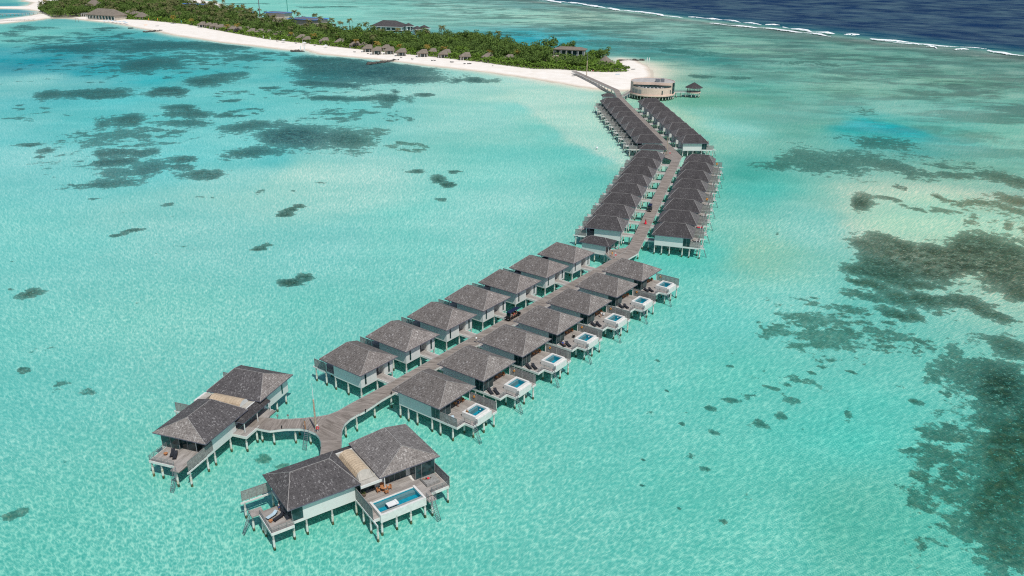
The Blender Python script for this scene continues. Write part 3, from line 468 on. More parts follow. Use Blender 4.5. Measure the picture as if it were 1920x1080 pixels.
X,Y,F=polar_grid(22,7500,560,430,rad(100))
fine=(vnoise(X,Y,1/9.)-.5)
isd=island_sd(X,Y); rsd=reef_sd(X,Y)
wob=(fbm(X,Y,1/40.)-.5)
base=idw(X+wob*40*np.clip(np.hypot(X,Y)/400,.1,1),Y+(fbm(X+90,Y,1/55.)-.5)*60*np.clip(np.hypot(X,Y)/400,.1,1),BASE)
refc=idw(X,Y,REEFC,2.0)
for P_,c_,s_,a_ in SHOAL:
    xx,yy=X+wob*s_*1.6,Y+(fbm(X+40,Y,1/30.)-.5)*s_*1.6
    xa,xb=min(q[0] for q in P_)-80,max(q[0] for q in P_)+80; ya,yb=min(q[1] for q in P_)-80,max(q[1] for q in P_)+80
    sel=(X>xa)&(X<xb)&(Y>ya)&(Y<yb); dd=seg_dist(xx[sel],yy[sel],[tuple(q) for q in P_],True); dd=np.where(inside(xx[sel],yy[sel],P_),dd,-dd)
    m_=np.clip(dd/s_+.35,0,1); m_=(m_*m_*(3-2*m_)*a_)[:,None]; base[sel]=base[sel]*(1-m_)+s2l(c_)*m_
# wet sand shelf next to the shore
sh=np.clip(1+isd/np.where(X>60,26,17),0,1)**1.5
reef=np.zeros(len(X))
DD=np.hypot(X,Y); ws=np.clip(DD/300,.25,2.6)
WX=X+((fbm(X/ws,Y/ws,1/14.,5)-.5)*17+(fbm(X/ws+50,Y/ws,1/4.,3)-.5)*4)*ws*1.5; WY=Y+((fbm(X/ws,Y/ws+77,1/14.,5)-.5)*17+(fbm(X/ws,Y/ws+31,1/4.,3)-.5)*4)*ws*1.5
for x,y,a,b,rot,s in PATCH:
    # long side lies across the line of sight it was surveyed from
    a=max(a,.8); b=max(b,.8); c_,s_=math.cos(rot),math.sin(rot)
    wk=min(1.,max(a,b)/(9.+.012*math.hypot(x,y))); dx=X+(WX-X)*wk-x; dy=Y+(WY-Y)*wk-y; sel=(np.abs(dx)<3*max(a,b))&(np.abs(dy)<3*max(a,b))
    if not sel.any(): continue
    u_=(dx[sel]*c_-dy[sel]*s_)/a; v_=(dx[sel]*s_+dy[sel]*c_)/b
    d=np.sqrt(u_**2+v_**2); val=s*np.clip(1.30-.80*d,0,1)
    reef[sel]=np.maximum(reef[sel],val)
for x,y,a,b,rot in RING:
    c_,s_=math.cos(rot),math.sin(rot); dx=WX-x; dy=WY-y; d=np.sqrt(((dx*c_-dy*s_)/a)**2+((dx*s_+dy*c_)/b)**2)
    reef=np.maximum(reef,np.where(d<1.6,.78*np.clip(1-np.abs(d-.85)*2.6,0,1)+.30*(d<.8),0))
reef=np.where(isd>-6,0,reef)
speck=np.zeros(len(X))
for x,y,a,b,rot,s in SPECK:
    c_,s_=math.cos(rot),math.sin(rot); dx=X-x; dy=Y-y; d=np.sqrt(((dx*c_-dy*s_)/a)**2+((dx*s_+dy*c_)/b)**2); speck=np.maximum(speck,s*np.clip(1.3-.9*d,0,1))
speck=np.where(isd>-8,0,speck)
# streaky reef flat behind the island
flat=np.clip((rsd+420)/200,0,1)*(rsd<0)*np.clip(-isd/25,0,1)
flat=np.maximum(flat,np.clip((Y-250)/200,0,1)*np.clip((X-110)/90,0,1)*.55*(rsd<0))
flat=np.where(X<-700,0,flat)
# ocean beyond the reef
deep=np.clip(rsd/60,0,1)
oc=s2l([24,57,94]); tl=s2l([42,92,112]); far=s2l([36,64,98])
sw=np.clip((rsd-25)/170,0,1)[:,None]
ocean=tl*(1-sw)+oc*sw; ocean=ocean*(1+.18*(fbm(X*.2+Y*.1,Y,1/30.)-.5)[:,None])
brown=s2l([108,118,116])
eb=np.exp(-((rsd+20+wob*24)/np.where(X>250,26,17))**2)[:,None]
base=base*(1-eb*.85)+brown*eb*.85
base=base*(1-deep[:,None])+ocean*deep[:,None]
refc=refc*(1-deep[:,None])+ocean*deep[:,None]
reef=np.where(rsd>-25,0,reef)
SKYR=np.array([.031,.015,.025])
alb=np.clip((base-SKYR)/(EW*T2),.002,.92); rfa=np.clip((refc*.66-SKYR*.5)/(EW*T2),.002,.9)
shore=s2l([236,226,205])/EW
# near the shore the sand itself shows: shelf colour
alb=alb*(1-sh[:,None])+np.clip(shore,0,.8)*sh[:,None]
Z=-.42-wob*.15-np.clip(rsd,0,400)*.05; Z=Z*(1-.93*sh); Z=np.where(isd>0,-.5,Z)
sb=grid_mesh('seabed',X,Y,Z,F); add_attr(sb,'sea',alb); add_attr(sb,'reefcol',rfa); add_attr(sb,'reef',reef); add_attr(sb,'flat',flat); add_attr(sb,'speck',speck); add_attr(sb,'coarse',np.clip((Y-240)/200,0,1))
seabed=bpy.data.objects.new('seabed',sb); COL.objects.link(seabed); tag(seabed,kind='structure')
n=N('sea_floor'); p=n.pos()
def attr(n,name,out='Fac'):
    a=n.new('ShaderNodeAttribute'); a.attribute_name=name; return a.outputs[out]
n1=n.noise(p,.055,6,.68); n2=n.noise(p,.30,6,.72); n3=n.noise(p,.016,5,.65)
nn=n.math('ADD',n.math('ADD',n.math('MULTIPLY',n1,.48),n.math('MULTIPLY',n2,.60)),n.math('MULTIPLY',n3,.27))
rv=n.math('ADD',attr(n,'reef'),n.math('MULTIPLY',n.math('SUBTRACT',nn,.675),2.7))
mask=n.math('ADD',n.mr(rv,.40,.49,0,.70),n.mr(rv,.46,.95,0,.28))
sn=n.math('ADD',n.math('MULTIPLY',n.noise(p,.17,4,.6),.55),n.math('MULTIPLY',n.noise(p,.55,5,.7),.45))
sn2=n.noise(n.mapping(p,(.045,.06,.02),loc=(7,3,1)),1.0,5,.6)
thr=n.math('SUBTRACT',.75,n.math('MULTIPLY',attr(n,'speck'),.282))
snf=n.math('ADD',n.math('MULTIPLY',sn,.68),n.math('MULTIPLY',sn2,.32)); snc=n.math('ADD',n.math('MULTIPLY',n.noise(p,.075,4,.62),.85),n.math('MULTIPLY',sn,.15))
cm_=n.new('ShaderNodeMix',data_type='FLOAT'); n.setin(cm_,0,attr(n,'coarse')); n.setin(cm_,2,snf); n.setin(cm_,3,snc)
smk=n.mr(n.math('SUBTRACT',cm_.outputs[0],thr),0,.045)
mask=n.math('MAXIMUM',mask,n.math('MULTIPLY',n.math('MULTIPLY',smk,n.mr(attr(n,'speck'),0,.15)),.75))
rc=attr(n,'reefcol','Color'); sc_=attr(n,'sea','Color')
rcm=n.mix(n.mr(n.math('ADD',n.math('MULTIPLY',n2,.6),n.math('MULTIPLY',n1,.4)),.42,.66),rc,n.mix(.42,rc,sc_)); rcm=n.mix(n.mr(n.vor(p,.9),.1,.7,0,.30),rcm,(.02,.03,.025)); rcm=n.mix(n.math('MULTIPLY',n.mr(n.noise(p,.5,5,.75),.48,.66),.55),rcm,n.mix(.5,(.20,.20,.09),rc)); rcm=n.mix(n.math('MULTIPLY',n.mr(n.noise(p,1.4,3,.7),.58,.68),.5),rcm,sc_)
st=n.noise(n.mapping(p,(.011,.020,.02),rot=(0,0,-.5)),1.0,7,.68,.6)
st2=n.noise(n.mapping(p,(.035,.060,.02),rot=(0,0,-.5)),1.0,5,.7,.4)
stm=n.math('MULTIPLY',n.mr(n.math('ADD',n.math('MULTIPLY',st,.6),n.math('MULTIPLY',st2,.4)),.45,.56),attr(n,'flat'))
stl=n.math('MULTIPLY',n.mr(n.math('ADD',n.math('MULTIPLY',st,.5),n.math('MULTIPLY',st2,.5)),.40,.48,1,0),attr(n,'flat'))
sand=n.mix(n.math('MULTIPLY',stm,.80),sc_,n.mix(.45,rc,(.17,.18,.15)))
sand=n.mix(n.math('MULTIPLY',stl,.30),sand,(.70,.62,.48))
sand=n.mix(n.mr(n3,.35,.7,0,.16),sand,(.95,.85,.75)); 
sand=n.mix(n.mr(n.noise(p,.11,5,.7),.35,.7,0,.14),sand,n.mix(1.0,sand,(.62,.72,.74),'MULTIPLY'))
# sand ripples and hummocks
hum=n.noise(p,.55,4,.65)
col=n.mix(mask,sand,rcm)
bp=n.bump(hum,.5,.35)
d=n.new('ShaderNodeBsdfDiffuse'); n.l(col,d.inputs[0]); n.l(bp,d.inputs['Normal']); n.l(d.outputs[0],n.out.inputs[0]); sb.materials.append(n.m)

# water surface
n=N('lagoon_water'); p=n.pos()
warp=n.noise(p,.42,3,.6,out=1)
wv=n.new('ShaderNodeVectorMath',operation='ADD'); n.l(p,wv.inputs[0]); wm=n.new('ShaderNodeVectorMath',operation='SCALE'); n.l(warp,wm.inputs[0]); wm.inputs[3].default_value=1.5; n.l(wm.outputs[0],wv.inputs[1])
ce=n.new('ShaderNodeTexVoronoi',feature='DISTANCE_TO_EDGE'); n.l(wv.outputs[0],ce.inputs['Vector']); ce.inputs['Scale'].default_value=.92
ce2=n.new('ShaderNodeTexVoronoi',feature='DISTANCE_TO_EDGE'); n.l(wv.outputs[0],ce2.inputs['Vector']); ce2.inputs['Scale'].default_value=1.95
l1=n.mr(ce.outputs[0],0,.12,1,0); l2=n.mr(ce2.outputs[0],0,.15,1,0)
big=n.noise(p,.16,4,.6); mid=n.noise(p,1.3,4,.7); wnd=n.mr(n.noise(n.mapping(p,(.012,.03,.02),rot=(0,0,.7)),1.0,4,.6),.35,.68,.62,1.25)
net=n.math('ADD',n.math('MULTIPLY',l1,.55),n.math('MULTIPLY',l2,.45)); net=n.math('MULTIPLY',n.math('MULTIPLY',net,n.mr(mid,.34,.62,.15,1.2)),wnd)
sh_=attr(n,'depth')
gr=n.noise(p,2.3,3,.75)
t=n.mix(n.math('ADD',n.math('ADD',n.math('MULTIPLY',net,1.45),n.mr(mid,.3,.7,-.08,.20)),n.mr(gr,.35,.7,-.05,.16)),(.415,.745,.752),(.95,1.0,1.0))  # bright caustic lines painted into the transmission tint
tint=n.mix(sh_,(1,1,1),t)
tr=n.new('ShaderNodeBsdfTransparent'); n.l(tint,tr.inputs[0])
g=n.new('ShaderNodeBsdfGlossy'); g.inputs['Roughness'].default_value=.22
wave=n.math('ADD',n.math('MULTIPLY',n.noise(p,.9,5,.7),1.0),n.math('MULTIPLY',n.noise(n.mapping(p,(.05,.16,.1),rot=(0,0,.4)),1.0,4,.6),.35))
nb=n.bump(wave,.75,.35); n.l(nb,g.inputs['Normal'])
fr=n.new('ShaderNodeFresnel'); fr.inputs[0].default_value=1.12; n.l(nb,fr.inputs['Normal'])
fc=n.math('MINIMUM',n.math('MULTIPLY',fr.outputs[0],.8),.06)
m=n.new('ShaderNodeMixShader'); n.l(fc,m.inputs[0]); n.l(tr.outputs[0],m.inputs[1]); n.l(g.outputs[0],m.inputs[2]); n.l(m.outputs[0],n.out.inputs[0])
wm_=grid_mesh('water',X,Y,np.zeros(len(X)),F); add_attr(wm_,'depth',np.clip(1-sh*1.0,0,1)); wm_.materials.append(n.m)
water=bpy.data.objects.new('water',wm_); COL.objects.link(water); tag(water,kind='structure')

# ------------------------------------------------------------------ surf: broken crests along the reef edge
n=N('sea_foam'); p=n.pos(); a=n.noise(p,.35,5,.75); e=n.tc('UV'); s_=n.new('ShaderNodeSeparateXYZ'); n.l(e,s_.inputs[0])
edge=n.math('MULTIPLY',n.mr(s_.outputs[1],0,.45),n.mr(s_.outputs[1],.8,1,1,0)); en=n.math('MULTIPLY',n.mr(s_.outputs[0],0,.06),n.mr(s_.outputs[0],.94,1,1,0))
al=n.mr(n.math('ADD',n.math('MULTIPLY',n.math('MULTIPLY',edge,en),.9),n.math('MULTIPLY',n.math('SUBTRACT',a,.5),3.4)),.34,.62)
d=n.new('ShaderNodeBsdfDiffuse'); d.inputs[0].default_value=(.82,.85,.86,1); tr=n.new('ShaderNodeBsdfTransparent'); m=n.new('ShaderNodeMixShader')
n.l(al,m.inputs[0]); n.l(tr.outputs[0],m.inputs[1]); n.l(d.outputs[0],m.inputs[2]); n.l(m.outputs[0],n.out.inputs[0])
mb=MB()
for a_,b_,wd in SURF:
    A=Vector((*a_,0)); B=Vector((*b_,0)); L=(B-A).length; ns=max(4,int(L/12)); t=(B-A)/L; nn_=Vector((-t.y,t.x,0)); b0=len(mb.v)
    for i in range(ns+1):
        q=i/ns; c=A+t*L*q+nn_*(6*math.sin(q*5+L)+3*math.sin(q*17)); ww=wd*2.0*(.5+.35*math.sin(q*23+1)+.3*math.sin(q*61+L))*(.35+.65*math.sin(math.pi*min(1,max(0,q))))+1.5
        for k,(o,z) in enumerate(((-.5,.05),(-.2,.9),(.15,1.5),(.5,.05))):
            pt=c+nn_*o*ww; mb.v.append((pt.x,pt.y,z*min(1,ww/9)+.05))
    for i in range(ns):
        for k in range(3):
            v0=b0+i*4+k; mb.face((v0,v0+1,v0+5,v0+4),0,[(i/ns,k/3),(i/ns,(k+1)/3),((i+1)/ns,(k+1)/3),((i+1)/ns,k/3)])
o=mb.build('surf',n.m); tag(o,'white broken surf rolling along the outer edge of the reef','surf',kind='stuff')

# ------------------------------------------------------------------ island
xs=np.arange(-760,130,3.5); ys=np.arange(500,1500,3.5)
XX,YY=np.meshgrid(xs,ys,indexing='ij'); SDm=island_sd(XX,YY)+ (fbm(XX,YY,1/25.)-.5)*5
VEG=VEG_FRONT+VEG_BACK
vsd=seg_dist(XX,YY,VEG,True); vsd=np.where(inside(XX,YY,VEG),vsd,-vsd)
ZZ=np.where(SDm>0,1.25*(1-np.exp(-SDm/11)),SDm*.075)+.06*(fbm(XX,YY,1/6.)-.5)*(SDm>2)
ok=(SDm[:-1,:-1]>-9)|(SDm[1:,1:]>-9)
idx=np.arange(XX.size).reshape(XX.shape); q=np.stack([idx[:-1,:-1],idx[1:,:-1],idx[1:,1:],idx[:-1,1:]],-1)[ok]
used,inv=np.unique(q,return_inverse=True)
me=grid_mesh('beach',XX.ravel()[used],YY.ravel()[used],ZZ.ravel()[used],inv.reshape(-1,4))
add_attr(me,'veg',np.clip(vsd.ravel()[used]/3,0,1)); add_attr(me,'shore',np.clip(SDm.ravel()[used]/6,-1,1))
n=N('coral_sand'); p=n.pos()
c=n.mix(n.mr(n.noise(p,.12,5,.65),.3,.7),(.78,.72,.635),(.86,.81,.74)); c=n.mix(n.mr(n.noise(p,1.1,4,.7),.6,.8,0,.15),c,(.62,.56,.48))
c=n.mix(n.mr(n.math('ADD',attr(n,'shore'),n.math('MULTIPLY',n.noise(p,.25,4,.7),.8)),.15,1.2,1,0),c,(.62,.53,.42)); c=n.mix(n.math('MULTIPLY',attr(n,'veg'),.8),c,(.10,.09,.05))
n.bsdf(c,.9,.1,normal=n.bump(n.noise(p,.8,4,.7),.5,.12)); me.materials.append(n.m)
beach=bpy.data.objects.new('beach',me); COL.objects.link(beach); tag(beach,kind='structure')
def gz(x,y):
    s=float(island_sd(np.array([x]),np.array([y]))[0]); return max(-.3,1.25*(1-math.exp(-s/11)) if s>0 else s*.075)
# ------------------------------------------------------------------ jetty
def lerp2(a,b,t): return (a[0]+(b[0]-a[0])*t,a[1]+(b[1]-a[1])*t)
A1=0.93919006; A2=1.2835; A3=1.6215
def fr(o,a):
    return (np.array(o),np.array([math.sin(a),-math.cos(a)]),np.array([math.cos(a),math.sin(a)]))
FR1=fr((-22.726,136.387),A1); FR2=fr((41.213,229.316),A2); FR3=fr((73.127,351.822),1.6215)
def wp(F,u_,v_): p=F[0]+F[1]*u_+F[2]*v_; return (float(p[0]),float(p[1]))
def isect(p,d,q,e):
    M_=np.array([[d[0],-e[0]],[d[1],-e[1]]]); t=np.linalg.solve(M_,np.array([q[0]-p[0],q[1]-p[1]])); return (p[0]+d[0]*t[0],p[1]+d[1]*t[0])
LE,RE=-5.95,-2.6
B1L=isect(wp(FR1,LE,0),FR1[2],wp(FR2,LE,0),FR2[2]); B1R=isect(wp(FR1,RE,0),FR1[2],wp(FR2,RE,0),FR2[2])
B2L=isect(wp(FR2,LE,0),FR2[2],wp(FR3,LE,0),FR3[2]); B2R=isect(wp(FR2,RE,0),FR2[2],wp(FR3,RE,0),FR3[2])
def ribbon(name,pairs,parent,z1=2.95,th=.35,mats=('plank','fascia'),end=True):
    mb=MB(); d=0
    for (l0,r0),(l1,r1) in zip(pairs[:-1],pairs[1:]):
        c0=((l0[0]+r0[0])/2,(l0[1]+r0[1])/2); c1=((l1[0]+r1[0])/2,(l1[1]+r1[1])/2); L=math.hypot(c1[0]-c0[0],c1[1]-c0[1])
        W_=math.hypot(l0[0]-r0[0],l0[1]-r0[1])
        mb.poly([(*l0,z1),(*r0,z1),(*r1,z1),(*l1,z1)],0,[(0,d),(W_,d),(W_,d+L),(0,d+L)])
        mb.poly([(*l1,z1-th),(*r1,z1-th),(*r0,z1-th),(*l0,z1-th)],1,[(0,0)]*4)
        d+=L
    o=mb.build(name,[MT[m] for m in mats],parent)
    return o
def edges(name,pts,parent,z1=2.95,th=.42,w_=.12,side=1):
    mb=MB()
    for a,b in zip(pts[:-1],pts[1:]):
        A=Vector((*a,0)); B=Vector((*b,0)); L=(B-A).length
        if L<.01: continue
        t=(B-A)/L; nrm=Vector((-t.y,t.x,0))*side*w_
        A0=A-t*0; B0=B+t*.02
        p=[A0,B0,B0+nrm,A0+nrm]
        mb.hexa([(q.x,q.y,z1-th) for q in p]+[(q.x,q.y,z1+.035) for q in p] if side>0 else [(q.x,q.y,z1-th) for q in (p[0],p[3],p[2],p[1])]+[(q.x,q.y,z1+.035) for q in (p[0],p[3],p[2],p[1])],0)
    for i in range(len(mb.f)//6): mb.m[i*6+(1)]=1
    return mb.build(name,[MT['fascia'],MT['grey_wood']],parent)
jet=thing('jetty','long timber boardwalk on white piles running between the stilt villas to the beach','jetty')
E1=wp(FR3,LE,134); E1r=wp(FR3,RE,134)
mainL=[(-34.0,131.9),(-32.6,133.2),(-30.8,135.8),(-28.6,138.7),wp(FR1,LE,4),B1L,B2L,E1,(61.3,512),(57.5,526),(43.2,583),(40.6,592)]
mainR=[(-28.5,132.3),(-27.6,133.4),(-26.6,135.0),wp(FR1,RE,-.5),wp(FR1,RE,6),B1R,B2R,E1r,(64.6,512.5),(60.8,527),(46.2,584),(43.8,592.5)]
ribbon('deck',list(zip(mainL,mainR)),jet)
edges('edge_beam',mainL,jet,side=1); edges('edge_beam',mainR,jet,side=-1)
At=[(-47.3,130.6),(-45.7,130.7),(-44.2,130.3),(-43.2,130.05),(-41.1,130.15),(-38.2,130.6),(-35.8,131.15),(-34.0,131.9)]
Ab=[(-48.4,127.6),(-46.4,127.2),(-45.2,126.75),(-43.6,126.3),(-41.1,126.95),(-38.2,127.1),(-36.7,126.6),(-35.1,125.6)]
ribbon('deck',list(zip(At,Ab)),jet,2.952)
edges('edge_beam',At[1:],jet,side=1); 
Bl=[(-35.1,125.6),(-34.2,124.4),(-33.5,122.8),(-33.1,121.2),(-32.8,119.2),(-32.6,117.2)]
Br=[(-28.5,132.3),(-29.8,130.5),(-30.5,128.7),(-30.6,127.0),(-30.3,124.9),(-29.8,122.3),(-29.4,119.3),(-29.2,118.2)]
ribbon('deck',list(zip([(-34.2,124.4),(-33.5,122.8),(-33.1,121.2),(-32.8,119.2),(-32.6,116.9)],[(-30.25,124.6),(-29.85,122.6),(-29.7,121.2),(-29.4,119.3),(-29.1,117.6)])),jet,2.948)
edges('edge_beam',Ab[1:]+Bl[1:],jet,side=-1); edges('edge_beam',Br,jet,side=-1)
mb=MB(); hubp=[(-34.0,131.9),(-35.8,131.15),(-36.7,126.6),(-35.1,125.6),(-34.2,124.4),(-30.25,124.6),(-30.6,127.0),(-30.5,128.7),(-29.8,130.5),(-28.5,132.3)]
ca,sa=math.cos(A1),math.sin(A1)
mb.poly([(*q,2.95) for q in hubp],0,[(q[0]*sa-q[1]*ca,q[0]*ca+q[1]*sa) for q in hubp]); mb.poly([(*q,2.6) for q in hubp[::-1]],1,[(0,0)]*len(hubp)); mb.build('deck',[MT['plank'],MT['fascia']],jet)
# widened landing at the first bend
P1=[wp(FR1,LE,95.2),(28.1,215.6),(26.6,220.5),(28.2,223.6),(33.2,225.9),wp(FR2,LE,-1.5),B1L]
mb=MB(); mb.poly([(*q,2.955) for q in P1[::-1]],0,[(q[0]*sa-q[1]*ca,q[0]*ca+q[1]*sa) for q in P1[::-1]]); mb.poly([(*q,2.6) for q in P1],1,[(0,0)]*len(P1)); mb.build('landing',[MT['plank'],MT['fascia']],jet)
edges('edge_beam',P1[:6],jet,side=-1)
P2=[wp(FR2,LE,107),wp(FR3,-11.5,-9.8),wp(FR3,-11.5,-6.5),wp(FR3,LE,-1.5),B2L]
mb=MB(); mb.poly([(*q,2.955) for q in P2[::-1]],0,[(q[0]*sa-q[1]*ca,q[0]*ca+q[1]*sa) for q in P2[::-1]]); mb.poly([(*q,2.6) for q in P2],1,[(0,0)]*len(P2)); mb.build('landing',[MT['plank'],MT['fascia']],jet)
npile=0
def jpiles(L_,R_,step,inset=.35):
    global npile
    for l0,l1,r0,r1 in zip(L_[:-1],L_[1:],R_[:-1],R_[1:]):
        L=math.hypot(l1[0]-l0[0],l1[1]-l0[1]); k=max(1,int(L/step))
        for i in range(k):
            t=(i+.5)/k; a=lerp2(l0,l1,t); b=lerp2(r0,r1,t)
            for q,s in ((a,b),(b,a)):
                c=lerp2(q,s,.12); add_pile(jet,c[0],c[1],2.6); npile+=1
jpiles([(-30.8,135.8),(-28.6,138.7),wp(FR1,LE,4)],[(-26.6,135.0),wp(FR1,RE,-.5),wp(FR1,RE,6)],4)
jpiles([wp(FR1,LE,4),B1L],[wp(FR1,RE,6),B1R],8.2); jpiles([B1L,B2L],[B1R,B2R],8.2); jpiles([B2L,E1],[B2R,E1r],9.6); jpiles(mainL[7:11],mainR[7:11],5.2)
for x,y in ((-45.6,127.6),(-43.2,126.8),(-39.4,127.4),(-36.6,127.1),(-44.4,130),(-39.4,130.1),(-36,130.6),(-33.0,122.3),(-30.7,122.6),(-31.0,126.2),(-30.6,129.5),(-28.9,131.6),(-34.3,125.4),(29,217),(27.5,221),(30,224)): add_pile(jet,x,y,2.6)

# ------------------------------------------------------------------ stilt villas
ZE,ZR,WV=5.95,8.57,10.67
def villa(label,kind,pool,near_screen,roofset,group):
    root=thing('stilt_villa',label,'villa',group=group)
    mb=MB(); c,a,b=hip(mb,0,12,0,WV,ZE,ZR,2.78,2.78)
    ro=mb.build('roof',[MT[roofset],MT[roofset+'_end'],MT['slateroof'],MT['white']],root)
    mb=MB(); caps(mb,c,a,b,.13); mb.build('ridge_cap',[MT['flashing']],ro)
    zt=ZE-.185
    mb=MB()
    mb.box(.85,9.2,.85,1.0,2.5,zt)                 # near side wall
    mb.box(.85,8.75,9.67,9.82,2.5,zt)              # far side wall
    mb.box(.85,1.0,1.003,3.1,2.502,zt); mb.box(.85,1.0,5.5,9.667,2.502,zt)
    mb.box(1.0,2.3,3.1,3.22,2.95,zt); mb.box(1.0,2.3,5.38,5.5,2.95,zt); mb.box(2.3,2.42,3.22,5.38,2.95,zt)
    mb.box(8.6,8.75,8.2,9.667,2.95,zt)
    mb.build('wall',[MT['white']],root)
    mb=MB(); mb.box(.86,11.3,1.01,9.66,2.55,2.93,0); mb.build('floor_slab',[MT['fascia']],root)
    mb=MB(); mb.box(9.21,11.35,.80,.98,2.5,2.97); mb.box(11.2,11.37,.99,4.0,2.5,2.97); mb.build('sill',[MT['fascia']],root)
    for y0 in (1.75,8.35):
        wn=MB().box(.80,.87,y0,y0+.42,2.98,5.35,0).build('window',[MT['glass']],root)
    dr=MB().box(2.24,2.33,3.6,4.9,2.96,5.3).build('door',[MT['door']],root)
    MB().box(2.2,2.25,4.6,4.66,3.8,4.3).build('handle',[MT['rail']],dr)
    g=MB(); g.box(9.2,11.25,.87,.93,2.97,zt); g.build('window_wall',[MT['glass']],root)
    g=MB(); g.box(11.22,11.28,.99,3.9,2.97,zt); g.box(8.66,11.22,3.9,3.96,2.97,zt); g.box(8.62,8.68,3.97,8.2,2.97,zt); g.build('window_wall',[MT['glass']],root)
    mb=MB()
    for x,y in ((9.2,.9),(11.25,.9),(11.25,2.4),(11.25,3.93),(8.65,5.2),(8.65,6.7),(8.65,8.15),(10.2,.9)):
        mb.box(x-.05,x+.05,y-.05,y+.05,2.96,zt)
    mb.box(9.2,11.3,.85,.96,zt-.12,zt-.003); mb.build('window_frame',[MT['rail']],root)
    mb=MB(); mb.box(11.1,11.25,9.62,9.77,2.95,zt); mb.build('post',[MT['white']],root)
    # deck
    D=15.4 if pool else 13.6
    dk=MB(); dk.box(8.7,11.378,4.0,9.66,2.935,2.955); dk.box(11.38,D,.9,3.0,2.75,2.95); dk.box(11.38,(17.5 if pool else D),3.003,4.25,2.75,2.95)
    if pool: dk.box(11.38,13.62,4.253,9.75,2.75,2.95); dk.box(13.625,17.6,8.66,9.75,2.75,2.95)
    else: dk.box(11.38,D,4.253,9.75,2.75,2.95)
    dk.build('deck',[MT['deck']],root)
    fs=MB(); ex=17.6 if pool else D
    fs.box(11.38,D+.1,.78,.897,2.5,2.97); fs.box(D+.003,D+.1,.9,3.0,2.5,2.97)
    fs.build('fascia',[MT['fascia']],root) if False else None
    f2=MB(); f2.box(D+.102 if pool else 11.4,ex,9.753,9.87,2.5,2.97)
    if pool: f2.box(11.4,D+.1,9.753,9.87,2.5,2.97); fs.box(D+.103,17.5,2.88,3.0,2.5,2.97); fs.box(17.503,17.62,2.88,4.3,2.5,2.97); f2.box(17.603,17.72,8.6,9.87,2.5,2.97)
    else: fs.box(D+.003,D+.1,3.003,9.87,2.5,2.97); fs.box(D+.103,D+1.5,2.2,2.5,2.72,2.98); fs.box(D+.103,D+1.5,3.4,3.6,2.72,2.98)
    fs.build('fascia',[MT['fascia']],root); f2.build('fascia',[MT['fascia']],root)
    sp=MB(); slat_panel(sp,(11.35,9.81),(17.55 if pool else 14.6,9.81),3.0,4.85,16); sp.build('privacy_screen',[MT['slat'],MT['grey_wood']],root)
    if not pool: MB().box(D+.11,15.2,9.66,9.9,2.7,2.96).build('screen_beam',[MT['fascia']],root)
    if near_screen:
        sp=MB(); slat_panel(sp,(11.42,.835),(15.4 if pool else 14.3,.835),3.0,4.75,15); sp.build('privacy_screen',[MT['slat'],MT['grey_wood']],root)
        if not pool: MB().box(D+.11,15.6,.75,1.0,2.7,2.96).build('screen_beam',[MT['fascia']],root)
    rl=MB()
    if pool: railing(rl,[(D-.02,.95),(D-.02,3.05),(16.9,3.05)]); railing(rl,[(17.42,3.5),(17.42,4.2)])
    else: railing(rl,[(D-.05,.95),(D-.05,2.2)]); railing(rl,[(D-.05,3.5),(D-.05,9.7)])
    rl.build('railing',[MT['rail']],root)
    ld=MB(); ladder(ld,17.62 if pool else D+1.3,3.3 if pool else 2.9,1,0.0 if pool else 0); ld.build('ladder',[MT['steel']],root)
    if not pool: MB().box(D+.103,D+1.4,2.5,3.4,2.8,2.95).build('step_deck',[MT['deck']],root)
    if pool:
        pt=MB()
        # shell with a real basin
        x0,x1,y0,y1=13.63,17.45,4.4,8.6; bx0,bx1,by0,by1=14.05,16.55,4.85,8.2; zt2=3.9
        pt.box(x0,x1,y0,y1,2.2,2.5)
        pt.box(x0,bx0,y0,y1,2.503,zt2); pt.box(bx1,x1-.55,y0,y1,2.503,zt2-.0); pt.box(x1-.547,x1,y0,y1,2.503,zt2-.28); pt.box(bx0+.002,bx1-.002,y0,by0,2.503,zt2); pt.box(bx0+.002,bx1-.002,by1,y1,2.503,zt2)
        pl=pt.build('plunge_pool',[MT['fascia']],root)
        q=MB(); q.box(bx0,bx1,by0,by1,2.505,2.62); 
        q.box(bx0,bx0+.04,by0,by1,2.62,3.62); q.box(bx1-.04,bx1,by0,by1,2.62,3.62); q.box(bx0+.04,bx1-.04,by0,by0+.04,2.62,3.62); q.box(bx0+.04,bx1-.04,by1-.04,by1,2.62,3.62); q.build('basin_lining',[MT['tile']],pl)
        q=MB(); q.box(bx0,bx0+.45,by0+.05,by1-.05,2.63,3.5); q.box(bx1-.42,bx1-.045,by0+.05,by1-.05,2.63,3.6); q.build('pool_ledge',[MT['coping']],pl)
        q=MB(); q.poly([(bx0+.041,by0+.041,3.66),(bx1-.041,by0+.041,3.66),(bx1-.041,by1-.041,3.66),(bx0+.041,by1-.041,3.66)]); q.build('pool_water',[MT['poolwater']],pl)
    # gangway to the jetty
    gw=MB(); gw.box(-2.58,.84,3.25,5.35,2.8,2.948,0); gw.box(.846,2.29,3.23,5.37,2.9,2.948,0); g_=gw.build('gangway',[MT['deck']],root)
    gf=MB(); gf.box(-2.38,.84,3.13,3.247,2.5,2.975); gf.box(-2.38,.84,5.353,5.47,2.5,2.975); gf.build('gangway_edge',[MT['fascia']],g_)
    for x in (1.0,3.15,5.45,9.2,11.25,14.3):
        add_pile(root,x,.95,2.5)
    for x in (1.0,4.6,8.2,11.2): add_pile(root,x,5.3,2.55)
    for x in (1.0,4.8,8.5,11.3,14.4): add_pile(root,x,9.75,2.5)
    add_pile(root,-1.2,4.3,2.8) 
